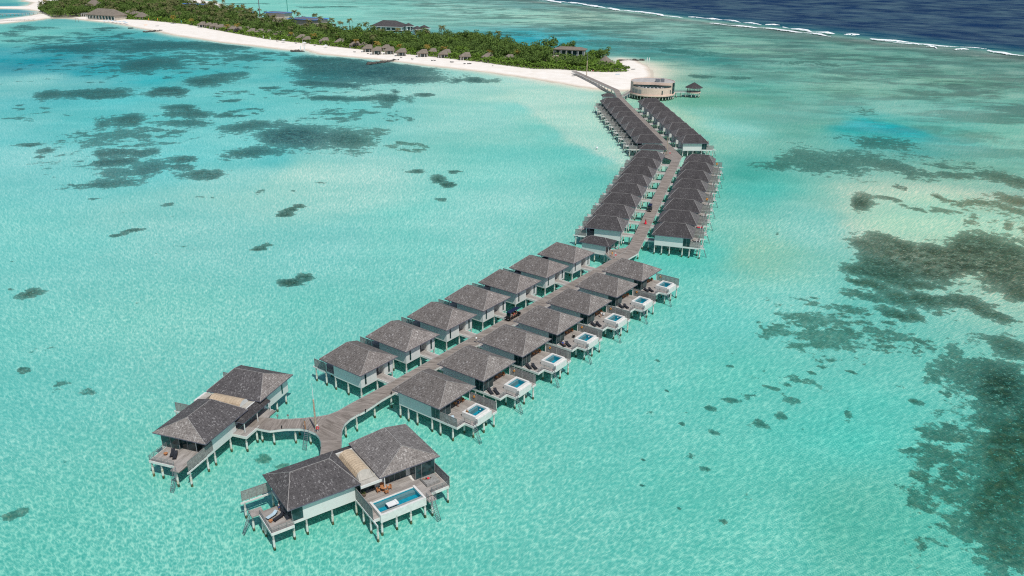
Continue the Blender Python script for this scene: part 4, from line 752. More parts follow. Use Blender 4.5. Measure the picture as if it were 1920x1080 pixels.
    if pool:
        for x,y in ((14.3,4.25),(16.6,4.1),(15.9,8.9),(17.4,9.3),(17.1,6.6),(14.2,7.2)): add_pile(root,x,y,2.25 if y in(6.6,7.2) else 2.6)
    else: add_pile(root,13.4,3.2,2.7); add_pile(root,13.4,6.6,2.7)
    return root
ORD=['first','second','third','fourth','fifth','sixth','seventh','eighth']
VR=[];rowdefs=[]
def place_row(F,s,nv,side,proto_first,proto_rest,text,group,o=None):
    out=[]
    a=math.atan2(F[2][1],F[2][0])
    for k in range(nv):
        base=np.array(o)+F[2]*s*k
        if side>0: loc=base; rz=a-math.pi/2
        else: loc=base+F[2]*WV; rz=a+math.pi/2
        pr=proto_first if k==0 else proto_rest
        lab=text(k)
        if not pr.get('used'): r_=pr; pr['used']=1; r_.location=(*loc,0); r_.rotation_euler=(0,0,rz); r_['label']=lab
        else: r_=copy_tree(pr,(*loc,0),rz,lab)
        r_['group']=group; out.append((r_,k))
    return out
G1R='villas with plunge pools right of the front boardwalk'
G1L='villas left of the front boardwalk'; G2R='villas right of the middle boardwalk'; G2L='villas left of the middle boardwalk'; G3R='villas right of the far boardwalk'; G3L='villas left of the far boardwalk'
def clean(o): 
    if 'used' in o: del o['used']
def txt(kind,row,near='near end'):
    return lambda k: (f'{kind}, nearest of the {row}' if k==0 else f'{kind}, {ORD[k]} from the near end of the {row}')
p1=villa('x','p',True,True,'shingle_a',G1R); p2=villa('x','p',True,False,'shingle_a',G1R)
R1=place_row(FR1,13.051,7,1,p1,p2,txt('plunge pool villa','right front row'),G1R,(-22.726,136.387))
p3=villa('x','p',False,True,'shingle_a',G1L)
L1=place_row(FR1,13.054,7,-1,p3,p3,txt('grey roofed stilt villa','left front row'),G1L,(-29.687,141.373))
p5=villa('x','p',False,True,'shingle_b',G2R)
FR2L=fr((0,0),1.2805); FR3L=fr((0,0),1.626); FR3R=fr((0,0),1.618)
R2=place_row(FR2,13.097,8,1,p5,p5,txt('dark roofed stilt villa','right middle row'),G2R,(41.213,229.316))
L2=place_row(FR2L,13.085,8,-1,p5,p5,txt('dark roofed stilt villa','left middle row'),G2L,(32.919,231.919))
R3=place_row(FR3R,13.382,8,1,p5,p5,txt('dark roofed stilt villa','right far row'),G3R,(73.127,351.822))
L3=place_row(FR3L,13.446,8,-1,p5,p5,txt('dark roofed stilt villa','left far row'),G3L,(65.088,352.172))
for o in (p1,p2,p3,p5): clean(o)

# ------------------------------------------------------------------ the two large pool villas at the end
def bigvilla(label,mirror,loc,rz,darkfirst):
    root=thing('twin_roof_villa',label,'villa',(*loc,0),rz,'large twin roofed villas at the near end')
    s=-1 if mirror else 1
    class X(MB):
        def build(me,*a,**k):
            if mirror:
                me.v=[(x,-y,z) for x,y,z in me.v]; me.f=[tuple(reversed(q)) for q in me.f]; me.uv=[None if q is None else q[::-1] for q in me.uv]
            return MB.build(me,*a,**k)
    def pile(x,y,t=2.52): add_pile(root,x,y*s,t)
    ra='shingle_b' if darkfirst else 'shingle_a'
    mb=X(); c,a,b=hip(mb,0,12,0,11,ZE,ZR,2.75,2.75)
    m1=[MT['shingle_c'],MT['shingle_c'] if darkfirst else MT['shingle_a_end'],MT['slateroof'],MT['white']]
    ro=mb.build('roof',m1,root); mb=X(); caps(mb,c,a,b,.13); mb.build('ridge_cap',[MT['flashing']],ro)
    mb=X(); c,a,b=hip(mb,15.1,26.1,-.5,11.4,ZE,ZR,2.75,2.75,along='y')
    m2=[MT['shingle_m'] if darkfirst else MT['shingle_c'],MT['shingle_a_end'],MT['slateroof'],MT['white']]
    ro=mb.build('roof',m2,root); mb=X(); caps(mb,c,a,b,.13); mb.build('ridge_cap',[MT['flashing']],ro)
    zt=ZE-.185
    # flat link roof and thatched light-well cover
    mb=X(); mb.box(11.9,15.2,.9,11.3,5.35,5.62,0); mb.box(11.75,15.35,11.303,11.5,5.3,5.72,1); mb.box(11.75,15.35,.7,.897,5.3,5.72,1); fl=mb.build('flat_roof',[MT['flatroof'],MT['white']],root)
    mb=X(); n_=8; pts=[]
    for i in range(n_+1):
        t=i/n_; xx=12.15+2.75*t; pts.append((xx,5.75+.95*math.sin(math.pi*t)**.55 if 0<t<1 else 5.66))
    def arc(y0,y1,mat):
        for i in range(n_):
            (xa,za),(xb,zb)=pts[i],pts[i+1]; mb.poly([(xa,y0,za),(xb,y0,zb),(xb,y1,zb),(xa,y1,za)],mat,[(xa,y0),(xb,y0),(xb,y1),(xa,y1)])
    arc(2.0,8.7,0)
    for i in range(n_):
        (xa,za),(xb,zb)=pts[i],pts[i+1]; mb.poly([(xa,8.7,za),(xb,8.7,zb),(xb,10.0,5.68),(xa,10.0,5.68)],1,[(xa,0),(xb,0),(xb,1.4),(xa,1.4)])
    mb.poly([(p[0],2.0,p[1]) for p in pts[::-1]],2,[(0,0)]*len(pts)); mb.build('thatch_cover',[MT['thatch'],MT['thatch_old'] if not mirror else MT['flatroof'],MT['white']],root)
    # entrance lean-to roof
    mb=X(); q=[(8.9,-1.15,5.05),(17.3,-1.15,5.05),(17.3,.85,5.72),(10.6,.85,5.72)]; mb.poly(q,0,quad_uv(q)); q=[(8.9,.86,5.05),(8.9,-1.15,5.05),(10.6,.86,5.72)]; mb.poly(q,0,quad_uv(q))
    mb.poly([(8.9,.86,4.93),(17.3,.86,4.93),(17.3,-1.15,4.93),(8.9,-1.15,4.93)],1,[(0,0)]*4); mb.poly([(8.9,-1.15,4.93),(17.3,-1.15,4.93),(17.3,-1.15,5.05),(8.9,-1.15,5.05)],1,[(0,0)]*4); mb.poly([(17.3,-1.15,4.93),(17.3,.85,4.93),(17.3,.85,5.72),(17.3,-1.15,5.05)],1,[(0,0)]*4); mb.poly([(8.9,.86,4.93),(8.9,-1.15,4.93),(8.9,-1.15,5.05),(8.9,.86,5.05)],1,[(0,0)]*4)
    mb.build('porch_roof',[MT['shingle_b'],MT['slateroof']],root)
    mb=X()
    for x in (9.2,13.1,17.1): mb.box(x-.07,x+.07,-1.06,-.92,2.95,4.95)
    mb.build('porch_post',[MT['white']],root)
    # walls
    mb=X(); mb.box(2.6,9.0,.85,1.0,2.5,zt); mb.box(9.0,9.15,.85,2.0,2.952,zt); mb.build('wall',[MT['white']],root)
    mb=X(); mb.box(17.2,25.25,.35,.5,2.5,zt); mb.box(17.2,17.35,.503,2.0,2.952,zt); mb.box(25.1,25.25,.503,9.2,2.5,zt); mb.build('wall',[MT['white']],root)
    mb=X(); mb.box(2.6,11.3,10.0,10.15,2.5,zt); mb.box(11.15,11.3,9.35,9.997,2.952,5.3); mb.build('wall',[MT['white']],root)
    for x in (10.6,12.6,14.8,16.4): X().box(x,x+.45,1.95,2.05,2.952,5.3).build('wall_pier',[MT['white']],root)
    X().box(15.0,16.6,9.3,9.4,2.952,zt).build('wall_pier',[MT['white']],root); X().box(20.7,21.5,9.3,9.4,2.952,zt).build('wall_pier',[MT['white']],root)
    mb=X(); mb.box(.86,25.09,1.01,9.99,2.5,2.93); mb.box(.8,2.597,9.95,10.17,2.5,2.97); mb.box(11.31,25.2,10.0,11.0,2.5,2.7); mb.build('floor_slab',[MT['fascia']],root)
    X().box(9.152,17.19,2.06,2.1,2.95,5.3).build('window_wall',[MT['glass']],root)
    g=X(); g.box(.83,2.6,10.03,10.09,2.97,zt); g.box(.84,.9,6.4,10.02,2.97,zt); g.box(.9,1.25,6.34,6.4,2.97,zt); g.box(1.25,1.31,3.2,6.34,2.97,zt); g.box(1.31,2.6,3.14,3.2,2.97,zt); g.build('window_wall',[MT['glass']],root)
    X().box(11.3,15.0,9.33,9.38,2.97,5.3).build('window_wall',[MT['glass']],root); X().box(16.6,20.7,9.33,9.38,2.97,zt).build('window_wall',[MT['glass']],root)
    g=X(); g.box(21.5,21.56,9.41,11.2,2.97,zt); g.box(21.563,25.1,11.14,11.2,2.97,zt); g.box(25.12,25.18,9.21,11.13,2.97,zt); g.build('window_wall',[MT['glass']],root)
    if mirror is False or True:
        for x0 in (23.0,17.9): X().box(x0,x0+.4,.30,.36,3.1,5.3).build('window',[MT['glass']],root)
        X().box(8.6,9.6,10.14,10.18,5.1,5.5).build('window',[MT['glass']],root)
    mb=X()
    for x,y in ((.87,10.06),(.87,8.2),(.87,6.4),(1.28,5.0),(2.6,3.2),(12.5,9.36),(13.8,9.36),(17.6,9.36),(18.6,9.36),(19.6,9.36),(21.53,11.17),(22.7,11.17),(25.15,11.17)):
        mb.box(x-.045,x+.045,y-.06,y+.06,2.96,5.3 if 11.4<x<15 else zt-.002)
    mb.build('window_frame',[MT['rail']],root)
    mb=X(); mb.box(1.22,1.34,3.14,3.26,2.95,zt); mb.box(15.9,16.04,11.1,11.24,2.95,zt) ; mb.box(2.55,2.68,.86,.98,2.95,zt); mb.build('post',[MT['white']],root)
    # front deck (bedroom end)
    dk=X(); y0=3.4 if not mirror else 5.0; xo=-3.5 if not mirror else -2.7; ym=9.15 if not mirror else 10.9
    dk.box(xo,.83,(y0),ym,2.75,2.95); dk.box(.832,2.6,1.0 if not mirror else 3.3,6.3,2.935,2.955)
    if not mirror: dk.box(-1.9,.828,1.0,3.397,2.75,2.95)
    dk.box(xo-1.2,xo-.003,y0-1.3,y0+.5,2.75,2.95); dk.box(xo,-1.903,y0-1.3,y0-.003,2.75,2.95); dk.build('deck',[MT['deck']],root)
    fs=X(); fs.box(xo-.1,xo-.003,y0+.6,ym+.1,2.5,2.97); fs.box(xo,.83,ym+.003,ym+.1,2.5,2.97); fs.build('fascia',[MT['fascia']],root)
    X().box(.84,2.6,.8,.98,2.5,2.97).build('fascia',[MT['fascia']],root); X().box(-4.2,.83,.8,.96,2.45,2.75).build('screen_beam',[MT['fascia']],root)
    sp=X(); slat_panel(sp,(-3.9,.84),(2.5 if not mirror else .8,.84),2.95,4.75,15); sp.build('privacy_screen',[MT['slat'],MT['grey_wood']],root)
    rl=X(); railing(rl,[(xo,y0+.7),(xo,ym),(.8,ym)]); rl.build('railing',[MT['rail']],root)
    ld=X(); ladder(ld,xo-1.25,y0-.4,-1,0,2.95,1.8,.7); ld.build('ladder',[MT['steel']],root)
    # pool terrace
    def terrace():
        dk=X(); dk.box(11.35,21.0,9.41,13.0,2.75,2.95); dk.box(11.35,12.25,13.003,16.6,2.75,2.95); dk.box(20.35,21.9,13.003,16.2,2.75,2.95); dk.box(21.003,25.2,11.24,13.0,2.75,2.95); dk.box(21.903,25.2,13.003,15.6,2.75,2.95); dk.box(20.6,22.0,16.203,17.3,2.55,2.75); dk.build('deck',[MT['deck']],root)
        fs=X(); fs.box(21.903,25.3,15.603,15.72,2.45,2.97); fs.box(25.203,25.32,11.2,15.6,2.45,2.97); fs.build('fascia',[MT['fascia']],root); X().box(11.2,11.347,9.4,18.0,2.4,2.75).build('screen_beam',[MT['fascia']],root); X().box(11.35,12.3,16.603,16.7,2.45,2.97).build('fascia',[MT['fascia']],root)
        P=X(); zt3=3.55; x0,x1,ya,yb=12.3,20.3,13.05,17.0; a0,a1,b0,b1=12.65,19.95,13.3,16.1
        P.box(x0,x1,ya,yb,2.1,2.4); P.box(x0,a0,ya,yb,2.403,zt3); P.box(a1,x1,ya,yb,2.403,zt3); P.box(a0+.002,a1-.002,ya,b0,2.403,zt3-.2); P.box(a0+.002,a1-.002,b1+.5,yb,2.403,zt3-.05); pl=P.build('swimming_pool',[MT['fascia']],root)
        q=X(); q.box(a0,a1,b0,b1+.5,2.405,2.5); q.box(a0,a1,b1+.46,b1+.498,2.5,3.3); q.box(a0,a1,b0+.002,b0+.04,2.5,3.25); q.box(a0+.002,a0+.04,b0+.04,b1+.46,2.5,3.3); q.box(a1-.04,a1-.002,b0+.04,b1+.46,2.5,3.3); q.build('basin_lining',[MT['tile']],pl)
        q=X(); q.box(a0+.05,a1-.05,b0+.05,b0+.75,2.52,3.05); q.box(a0+.05,a1-.05,b1-.1,b1+.45,2.52,3.36); q.build('pool_ledge',[MT['coping']],pl)
        q=X(); q.poly([(a0+.041,b0+.041,3.2),(a1-.041,b0+.041,3.2),(a1-.041,b1-.101,3.2),(a0+.041,b1-.101,3.2)]); q.build('pool_water',[MT['poolwater']],pl)
        sp=X(); slat_panel(sp,(11.27,9.6),(11.27,16.4),2.95,5.0,16); sp.build('privacy_screen',[MT['slat'],MT['grey_wood']],root)
        sp=X(); slat_panel(sp,(25.27,11.1),(25.27,15.8),2.95,4.75,16); sp.build('privacy_screen',[MT['slat'],MT['grey_wood']],root)
        rl=X(); railing(rl,[(22.0,15.6),(25.2,15.6)]); railing(rl,[(20.65,17.2),(20.65,16.3)]); railing(rl,[(21.95,17.2),(21.95,15.6)]); rl.build('railing',[MT['rail']],root)
        ld=X(); ladder(ld,21.3,17.35,.15,1,2.75,1.9,.7); ld.build('ladder',[MT['steel']],root)
    if not mirror:
        X().box(11.35,25.2,9.41,11.9,2.75,2.95).build('deck',[MT['deck']],root)
        X().box(11.2,11.347,9.4,16.2,2.55,2.9).build('screen_beam',[MT['fascia']],root)
        sp=X(); slat_panel(sp,(11.27,9.6),(11.27,15.7),2.95,4.75,15); sp.build('privacy_screen',[MT['slat'],MT['grey_wood']],root)
        X().box(24.15,24.3,11.9,14.9,2.55,2.9).build('screen_beam',[MT['fascia']],root)
        sp=X(); slat_panel(sp,(24.22,11.5),(24.22,14.6),2.95,4.7,15); sp.build('privacy_screen',[MT['slat'],MT['grey_wood']],root)
        X().box(11.9,15.2,11.55,11.9,5.35,5.55).build('gutter',[MT['white']],root)
        add_pile(root,11.3,15.8,2.5); add_pile(root,24.2,14.5,2.5); add_pile(root,11.3,11.8,2.5); add_pile(root,18,11.7,2.5); add_pile(root,25,11.7,2.5)
    if mirror: terrace()
    # entrance porch floor
    dk=X(); dk.box(9.16,17.19,.9,2.05,2.935,2.952); dk.box(8.1,17.5,-1.95,.8,2.75,2.944); dk.build('deck',[MT['deck']],root)
    fs=X(); fs.box(8.0,8.097,-2.05,.84,2.45,2.97); fs.box(8.1,12.0,-2.07,-1.953,2.45,2.97); fs.box(17.503,17.6,-1.3,.34,2.45,2.97); fs.build('fascia',[MT['fascia']],root)
    for x in (xo+.2,.9,3.0,7.2,11.3,15.0,19.0,21.7,25.0): pile(x,(ym-.15 if x<.9 else 10.1) if x<12 else (9.5 if x<20 else 11.0))
    for x in (.9,2.9,7.3,8.3,11.4,19.0,21.9,25.0): pile(x,.95 if x<8 or x>18 else -1.7)
    for x,y in ((xo+.2,y0+.9),(xo+.2,7.0),(xo-.9,y0-.4),(-3.6,.9),(.9,5),(4.9,5.4),(9,5.4),(13,5.4),(17,5.4),(21,5.4),(25,5.4)): pile(x,y,2.6)
    for x,y in () if not mirror else ((12.5,16.8),(15,16.9),(17.5,16.9),(20.1,16.8),(12.5,13.4),(16.3,13.3),(20,13.4),(11.3,12.8),(11.3,15.4),(11.3,17.8),(25.1,15.5),(22.1,15.4),(25.1,12.5),(21.3,17.0)): pile(x,y,2.4 if x>11.5 and x<20.2 else 2.5)
    return root
BA=bigvilla('large stilt villa with two grey roofs and a thatched link, left of the boardwalk fork',False,(-51.66,117.15),rad(71.8),False)
# mirrored plan: local y is flipped, so the frame keeps its x axis along the building
BB=bigvilla('large stilt villa with a long pool, in front of the boardwalk fork',True,(-39.62,108.81),rad(35.1),True)
# A's plan has y growing to the left of its x axis, B's to the right
# ------------------------------------------------------------------ service huts by the boardwalk
def hut(label,loc,rz,L,W_,ins):
    root=thing('service_hut',label,'hut',(*loc,0),rz,'service huts by the boardwalk')
    mb=MB(); c,a,b=hip(mb,-L/2,L/2,-W_/2,W_/2,5.35,6.75,ins,ins); ro=mb.build('roof',[MT['shingle_b'],MT['shingle_b'],MT['slateroof'],MT['white']],root); mb=MB(); caps(mb,c,a,b,.11); mb.build('ridge_cap',[MT['flashing']],ro)
    x0,x1,y0,y1=-L/2+.7,L/2-1.3,-W_/2+.6,W_/2-.7
    mb=MB(); mb.box(x0,x1,y0,y0+.12,2.5,5.17); mb.box(x0,x1,y1-.12,y1,2.5,5.17); mb.box(x0,x0+.12,y0+.123,y1-.123,2.5,5.17); mb.box(x1-.12,x1,y0+.123,y1-.123,2.5,5.17); mb.build('wall',[MT['white']],root)
    MB().box(x1,x1+.04,y0+.5,y1-.5,2.97,4.9).build('door',[MT['door']],root)
    mb=MB(); mb.box(x0-.05,x1+.6,y0-.06,y1+.06,2.3,2.62); mb.build('floor_slab',[MT['fascia']],root)
    for x in (x0+.4,0,x1-.3):
        for y in (y0+.3,y1-.3): add_pile(root,x,y,2.4)
    mb=MB(); mb.box(x1+.75,x1+.87,y0+.1,y0+.22,2.9,5.2); mb.box(x1+.75,x1+.87,y1-.22,y1-.1,2.9,5.2); mb.build('post',[MT['white']],root)
    return root
hut('small grey roofed service hut at the first bend of the boardwalk',(24.9,224.7),rad(-27),9.4,6.2,2.6)
hut('low dark roofed service hut at the second bend of the boardwalk',(59.3,345.7),rad(-3),11.5,6.6,3.0)
c3=wp(FR3,-12.6,125.5); hut('small dark roofed service hut at the far end of the left row, before the beach',c3,rad(3),7.6,6,2.4)

# ------------------------------------------------------------------ round spa building and its pavilion
cx,cy,R=84.2,506.0,13.3
root=thing('round_building','tan round building on piles with a curved roof terrace beside the beach','building',(cx,cy,0))
def ring_wall(mb,r,a0,a1,z0,z1,t=.25,n=40,mat=0,ztop=None):
    for i in range(n):
        p=a0+(a1-a0)*i/n; q=a0+(a1-a0)*(i+1)/n; zp=z1 if ztop is None else ztop(p); zq=z1 if ztop is None else ztop(q)
        c_=lambda a,rr,z:(rr*math.cos(a),rr*math.sin(a),z)
        mb.hexa([c_(p,r-t,z0),c_(p,r,z0),c_(q,r,z0),c_(q,r-t,z0),c_(p,r-t,zp),c_(p,r,zp),c_(q,r,zq),c_(q,r-t,zq)],mat)
def disc(mb,r,z0,z1,n=56,mat=0):
    mb.cyl(0,0,z0,z1,r,r,n,mat)
mb=MB(); disc(mb,R+.5,2.2,2.95); mb.build('floor_slab',[MT['tan']],root)
mb=MB(); ring_wall(mb,R,0,2*math.pi,2.952,7.1,n=64); mb.build('wall',[MT['tan']],root)
mb=MB(); disc(mb,R-.26,6.2,6.35); mb.build('terrace',[MT['grey_wood']],root)
a_in0,a_in1=rad(200),rad(318)
mb=MB(); ring_wall(mb,R,rad(-42),rad(200),7.103,9.7,n=44); mb.build('upper_wall',[MT['tan']],root)
# set-back upper wall: a curve cutting from the left edge to the right edge
pts=[]
for i in range(17):
    t=i/16; a=a_in0+(a_in1-a_in0)*t; rr=R-.1-7.0*math.sin(math.pi*t)**.8; pts.append((rr*math.cos(a),rr*math.sin(a)))
mb=MB()
for p,q in zip(pts[:-1],pts[1:]):
    A=Vector((*p,0)); B=Vector((*q,0)); t=(B-A).normalized(); nn_=Vector((t.y,-t.x,0))*.15
    for z0,z1 in ((8.2,9.7),): mb.hexa([(A.x-nn_.x,A.y-nn_.y,z0),(A.x+nn_.x,A.y+nn_.y,z0),(B.x+nn_.x,B.y+nn_.y,z0),(B.x-nn_.x,B.y-nn_.y,z0),(A.x-nn_.x,A.y-nn_.y,z1),(A.x+nn_.x,A.y+nn_.y,z1),(B.x+nn_.x,B.y+nn_.y,z1),(B.x-nn_.x,B.y-nn_.y,z1)])
mb.build('upper_wall',[MT['tan']],root)
mb=MB()
for p,q in zip(pts[:-1],pts[1:]): mb.beam((*p,7.3),(*q,7.3),.08,1.9)
mb.build('window_band',[MT['glass']],root)
poly=[(R*math.cos(a)*.985,R*math.sin(a)*.985) for a in [rad(-42)+i*(rad(242))/40 for i in range(41)]]+pts[1:-1]
mb=MB(); mb.poly([(*p,9.45) for p in poly],0); mb.poly([(*p,9.3) for p in poly[::-1]],0); mb.build('roof',[MT['tanroof']],root)
mb=MB()
for i in range(26):
    a=a_in0+(a_in1-a_in0)*i/25; mb.box((R-.35)*math.cos(a)-.03,(R-.35)*math.cos(a)+.03,(R-.35)*math.sin(a)-.03,(R-.35)*math.sin(a)+.03,7.1,8.0)
ring_wall(mb,R-.3,a_in0,a_in1,7.95,8.02,.08); ring_wall(mb,R-.3,a_in0,a_in1,7.6,7.64,.05); mb.build('railing',[MT['rail']],root)
mb=MB(); mb.box(1.2,3.6,-4.0,-1.6,9.46,11.2,0); mb.box(4.2,6.2,-4.2,-1.8,9.46,11.4,0); mb.box(3.4,4.4,-3.6,-2.2,9.47,10.5,1); mb.build('rooftop_plant',[MT['steel'],MT['whitep']],root)
g=MB(); ring_wall(g,R+.04,rad(-38),rad(-17),3.1,9.6,.03,10); g.build('window_wall',[MT['glass']],root)
for a,wd in ((rad(-73),.028),(rad(-46),.028)):
    g=MB(); ring_wall(g,R+.04,a-wd,a+wd,3.4,5.7,.03,2); g.build('window',[MT['glass']],root)
for a0,a1 in ((198,208),(210,221),(223,232)):
    g=MB(); ring_wall(g,R+.04,rad(a0),rad(a1),3.3,5.9,.03,6); g.build('shutter',[MT['flashing']],root)
for i in range(36):
    a=2*math.pi*i/36; add_pile(root,(R-.2)*math.cos(a),(R-.2)*math.sin(a),2.25)
for i in range(12):
    a=2*math.pi*i/12; add_pile(root,8*math.cos(a),8*math.sin(a),2.25)
k=0
for i in range(7):
    a=rad(214+i*13); rr=R-2.3
    t=thing('terrace_table',['table with white chairs on the curved terrace of the round building','',''][0],'table',(cx+rr*math.cos(a),cy+rr*math.sin(a),6.36),a,'tables on the curved terrace')
    MB().cyl(0,0,.68,.74,.42,.42,10).build('tabletop',[MT['whitep']],t); MB().cyl(0,0,0,.68,.06,.04,6).build('leg',[MT['rail']],t)
    for s in (-.8,.8):
        c_=MB(); c_.box(s-.25,s+.25,-.25,.25,.38,.46); c_.box(s+(.2 if s>0 else -.25),s+(.25 if s>0 else -.2),-.25,.25,.46,.9)
        for xx in (-.22,.18):
            for yy in (-.22,.18): c_.box(s+xx,s+xx+.04,yy,yy+.04,0,.38)
        ch=c_.build('terrace_chair',[MT['whitep']],None); ch.location=t.location; ch.rotation_euler=t.rotation_euler; tag(ch,'white chair at a table on the curved terrace of the round building','chair','chairs on the curved terrace')
def bridge(label,a,b,wd,z,np_,rail=True,name='footbridge',mat='plank'):
    L=math.hypot(b[0]-a[0],b[1]-a[1]); rz=math.atan2(b[1]-a[1],b[0]-a[0]); t=thing(name,label,'footbridge',(*a,0),rz)
    MB().box(0,L,-wd/2,wd/2,z-.3,z,0,[1,0,1,1,1,1]).build('deck',[MT['deck'],MT['fascia']],t)
    if rail:
        r_=MB(); railing(r_,[(0,wd/2-.05),(L,wd/2-.05)],z,.95,0,2); railing(r_,[(0,-wd/2+.05),(L,-wd/2+.05)],z,.95,0,2); r_.build('railing',[MT['rail']],t)
    for i in range(np_):
        for s in (-1,1): add_pile(t,L*(i+.5)/np_,s*(wd/2-.2),z-.3)
    return t
bridge('short footbridge joining the boardwalk to the round building',wp(FR3,RE+.1,137.5),(cx-R-.3,cy+.4),2.2,2.93,3)
bridge('short footbridge joining the round building to its pavilion',(cx+R+.3,cy+1.5),(106.6,509.0),2.0,2.93,3)
gx,gy=110.2,509.5
g=thing('gazebo','open pavilion with a dark conical roof on piles beside the round building','gazebo',(gx,gy,0))
mb=MB(); n8=12; apex=(0,0,8.6)
for i in range(n8):
    a=2*math.pi*i/n8; b=2*math.pi*(i+1)/n8; p=[(5.4*math.cos(a),5.4*math.sin(a),5.5),(5.4*math.cos(b),5.4*math.sin(b),5.5),apex]; mb.poly(p,0,quad_uv(p)); mb.poly([(p[0][0],p[0][1],5.4),(p[1][0],p[1][1],5.4),p[1],p[0]],1,[(0,0)]*4)
mb.poly([(5.4*math.cos(2*math.pi*i/n8),5.4*math.sin(2*math.pi*i/n8),5.4) for i in reversed(range(n8))],1,[(0,0)]*n8); mb.build('roof',[MT['shingle_b'],MT['slateroof']],g)
MB().cyl(0,0,2.4,2.95,4.3,4.3,24).build('deck',[MT['tan']],g)
mb=MB()
for i in range(10): a=2*math.pi*i/10; mb.cyl(3.9*math.cos(a),3.9*math.sin(a),2.95,5.5,.09,.09,6)
mb.build('post',[MT['brown']],g)
mb=MB(); railing(mb,[(4.1*math.cos(2*math.pi*i/16),4.1*math.sin(2*math.pi*i/16)) for i in range(16)]+[(4.1,0)],2.95,.95,0,1.5); mb.build('railing',[MT['rail']],g)
for i in range(9): a=2*math.pi*i/9; add_pile(g,3.8*math.cos(a),3.8*math.sin(a),2.4)

# ------------------------------------------------------------------ poles, lifebuoys, ladders on the boardwalk
def mast(label,x,y,z0,h,r0,mats,lean=(0,0),top=None,cat='pole',name='wooden_pole'):
    t=thing(name,label,cat,(x,y,z0)); mb=MB(); k=len(mats)
    for i,(zf0,zf1,ra,rb,m) in enumerate(mats):
        MB().cyl(lean[0]*zf0*h,lean[1]*zf0*h,zf0*h,zf1*h,ra*r0,rb*r0,8,x1=lean[0]*zf1*h,y1=lean[1]*zf1*h).build('lower_pole' if i==0 else 'upper_pole',[MT[m]],t)
    MB().box(-r0*2,r0*2,-r0*2,r0*2,0,.12).build('base_plate',[MT['steel']],t)
    return t
mast('tall weathered flagpole at the fork of the boardwalk',-35.25,126.5,2.96,9.8,.17,[(0,.66,1.15,.9,'wpole'),(.66,1,.35,.12,'whitep')],name='flagpole')
pj=(65.3,343.4); mast('tall pole beside the second bend of the boardwalk',*pj,2.96,12.5,.17,[(0,.6,1.1,.9,'wpole'),(.6,1,.6,.35,'steel')],name='flagpole')
x,y=MASTS[2]; mast('tall wooden pole on the beach beside the end of the boardwalk',x,y,1,17,.28,[(0,.60,1.1,.9,'wpole'),(.60,1,.45,.3,'steel')],name='flagpole')
x,y=MASTS[0]; mast('tall dark mast behind the palms near the blue roofs',x,y,1,38,.5,[(0,.5,1.1,1,'steel'),(.5,1,1,.8,'steel')],name='antenna_mast')
x,y=MASTS[1]; t=mast('green antenna mast with a white platform by the blue roofed building',x,y,1,31,.45,[(0,.85,1.1,.9,'green'),(.85,1,.8,.7,'steel')],name='antenna_mast')
MB().cyl(0,0,30,31.2,1.4,1.6,10).build('platform',[MT['whitep']],t)
x,y=MASTS[3]; mast('thin white pole among the bushes near the middle of the island',x,y,1,12,.16,[(0,.6,1.4,1,'whitep'),(.6,1,.5,.3,'steel')],name='flagpole')
def torus(mb,c,R_,r_,n=14,m=6,mat=0,axis='x'):
    b=len(mb.v)
    for i in range(n):
        a=2*math.pi*i/n
        for j in range(m):
            q=2*math.pi*j/m; rr=R_+r_*math.cos(q); p=(r_*math.sin(q),rr*math.cos(a),rr*math.sin(a))
            if axis=='y': p=(p[1],p[0],p[2])
            mb.v.append((c[0]+p[0],c[1]+p[1],c[2]+p[2]))
    for i in range(n):
        for j in range(m): i2=(i+1)%n; j2=(j+1)%m; mb.face((b+i*m+j,b+i2*m+j,b+i2*m+j2,b+i*m+j2),mat if (i//2)%3 else mat+0)
def lifebuoy_stand(label,x,y,rz=0):
    t=thing('lifebuoy_stand',label,'lifebuoy',(x,y,2.96),rz,'lifebuoys on the boardwalk'); MB().box(-.04,.04,-.04,.04,0,1.3).build('post',[MT['white']],t)
    m=MB(); torus(m,(.12,0,.95),.24,.07); m.build('lifebuoy_ring',[MT['red']],t,True); MB().sphere((.0,0,1.42),.16,8,6).build('lamp',[MT['whitep']],t,True)
lifebuoy_stand('red lifebuoy on a post at the foot of the flagpole at the boardwalk fork',-34.85,125.95,rad(-60))
x,y=wp(FR1,LE-1.2,96.0); lifebuoy_stand('red lifebuoy on a post at the corner of the first bend landing',29.2,217.2,rad(-60))
lifebuoy_stand('red lifebuoy on a post at the second bend, beside the tall pole',66.4,342.2,rad(-60))
mb=MB(); ladder(mb,-37.0,126.55,-.25,-1,2.95,1.9,.75); tag(mb.build('boardwalk_ladder',[MT['steel']]),'grey ladder from the boardwalk fork down into the water','ladder')
mb=MB(); ladder(mb,27.3,216.2,-1,-.5,2.95,2.2,.9); tag(mb.build('boardwalk_ladder',[MT['grey_wood']]),'dark ladder down to the water at the first bend landing','ladder')
for i,(x,y,lb) in enumerate([(-37.3,126.9,'wooden shower post beside the ladder at the boardwalk fork')]):
    t=thing('shower_post',lb,'shower',(x,y,2.96)); MB().box(-.08,.08,-.08,.08,0,1.9).build('post',[MT['rattan']],t); MB().cyl(0,0,1.85,1.95,.14,.14,8).build('shower_head',[MT['rail']],t)
bl=[]
for i,(x,y,lb) in enumerate([(-41.6,126.95,'black bollard light on the lower edge of the left branch'),(-27.35,132.95,'black bollard light on the right edge of the fork'),(*wp(FR1,RE+.1,2.2),'black bollard light by the corner of the first pool villa')]):
    t=thing('bollard_light',lb,'bollard light',(x,y,2.98),0,'bollard lights on the boardwalk'); MB().cyl(0,0,0,.45,.09,.09,8).build('post',[MT['black']],t); MB().cyl(0,0,.45,.6,.14,.12,8).build('cap',[MT['black']],t)
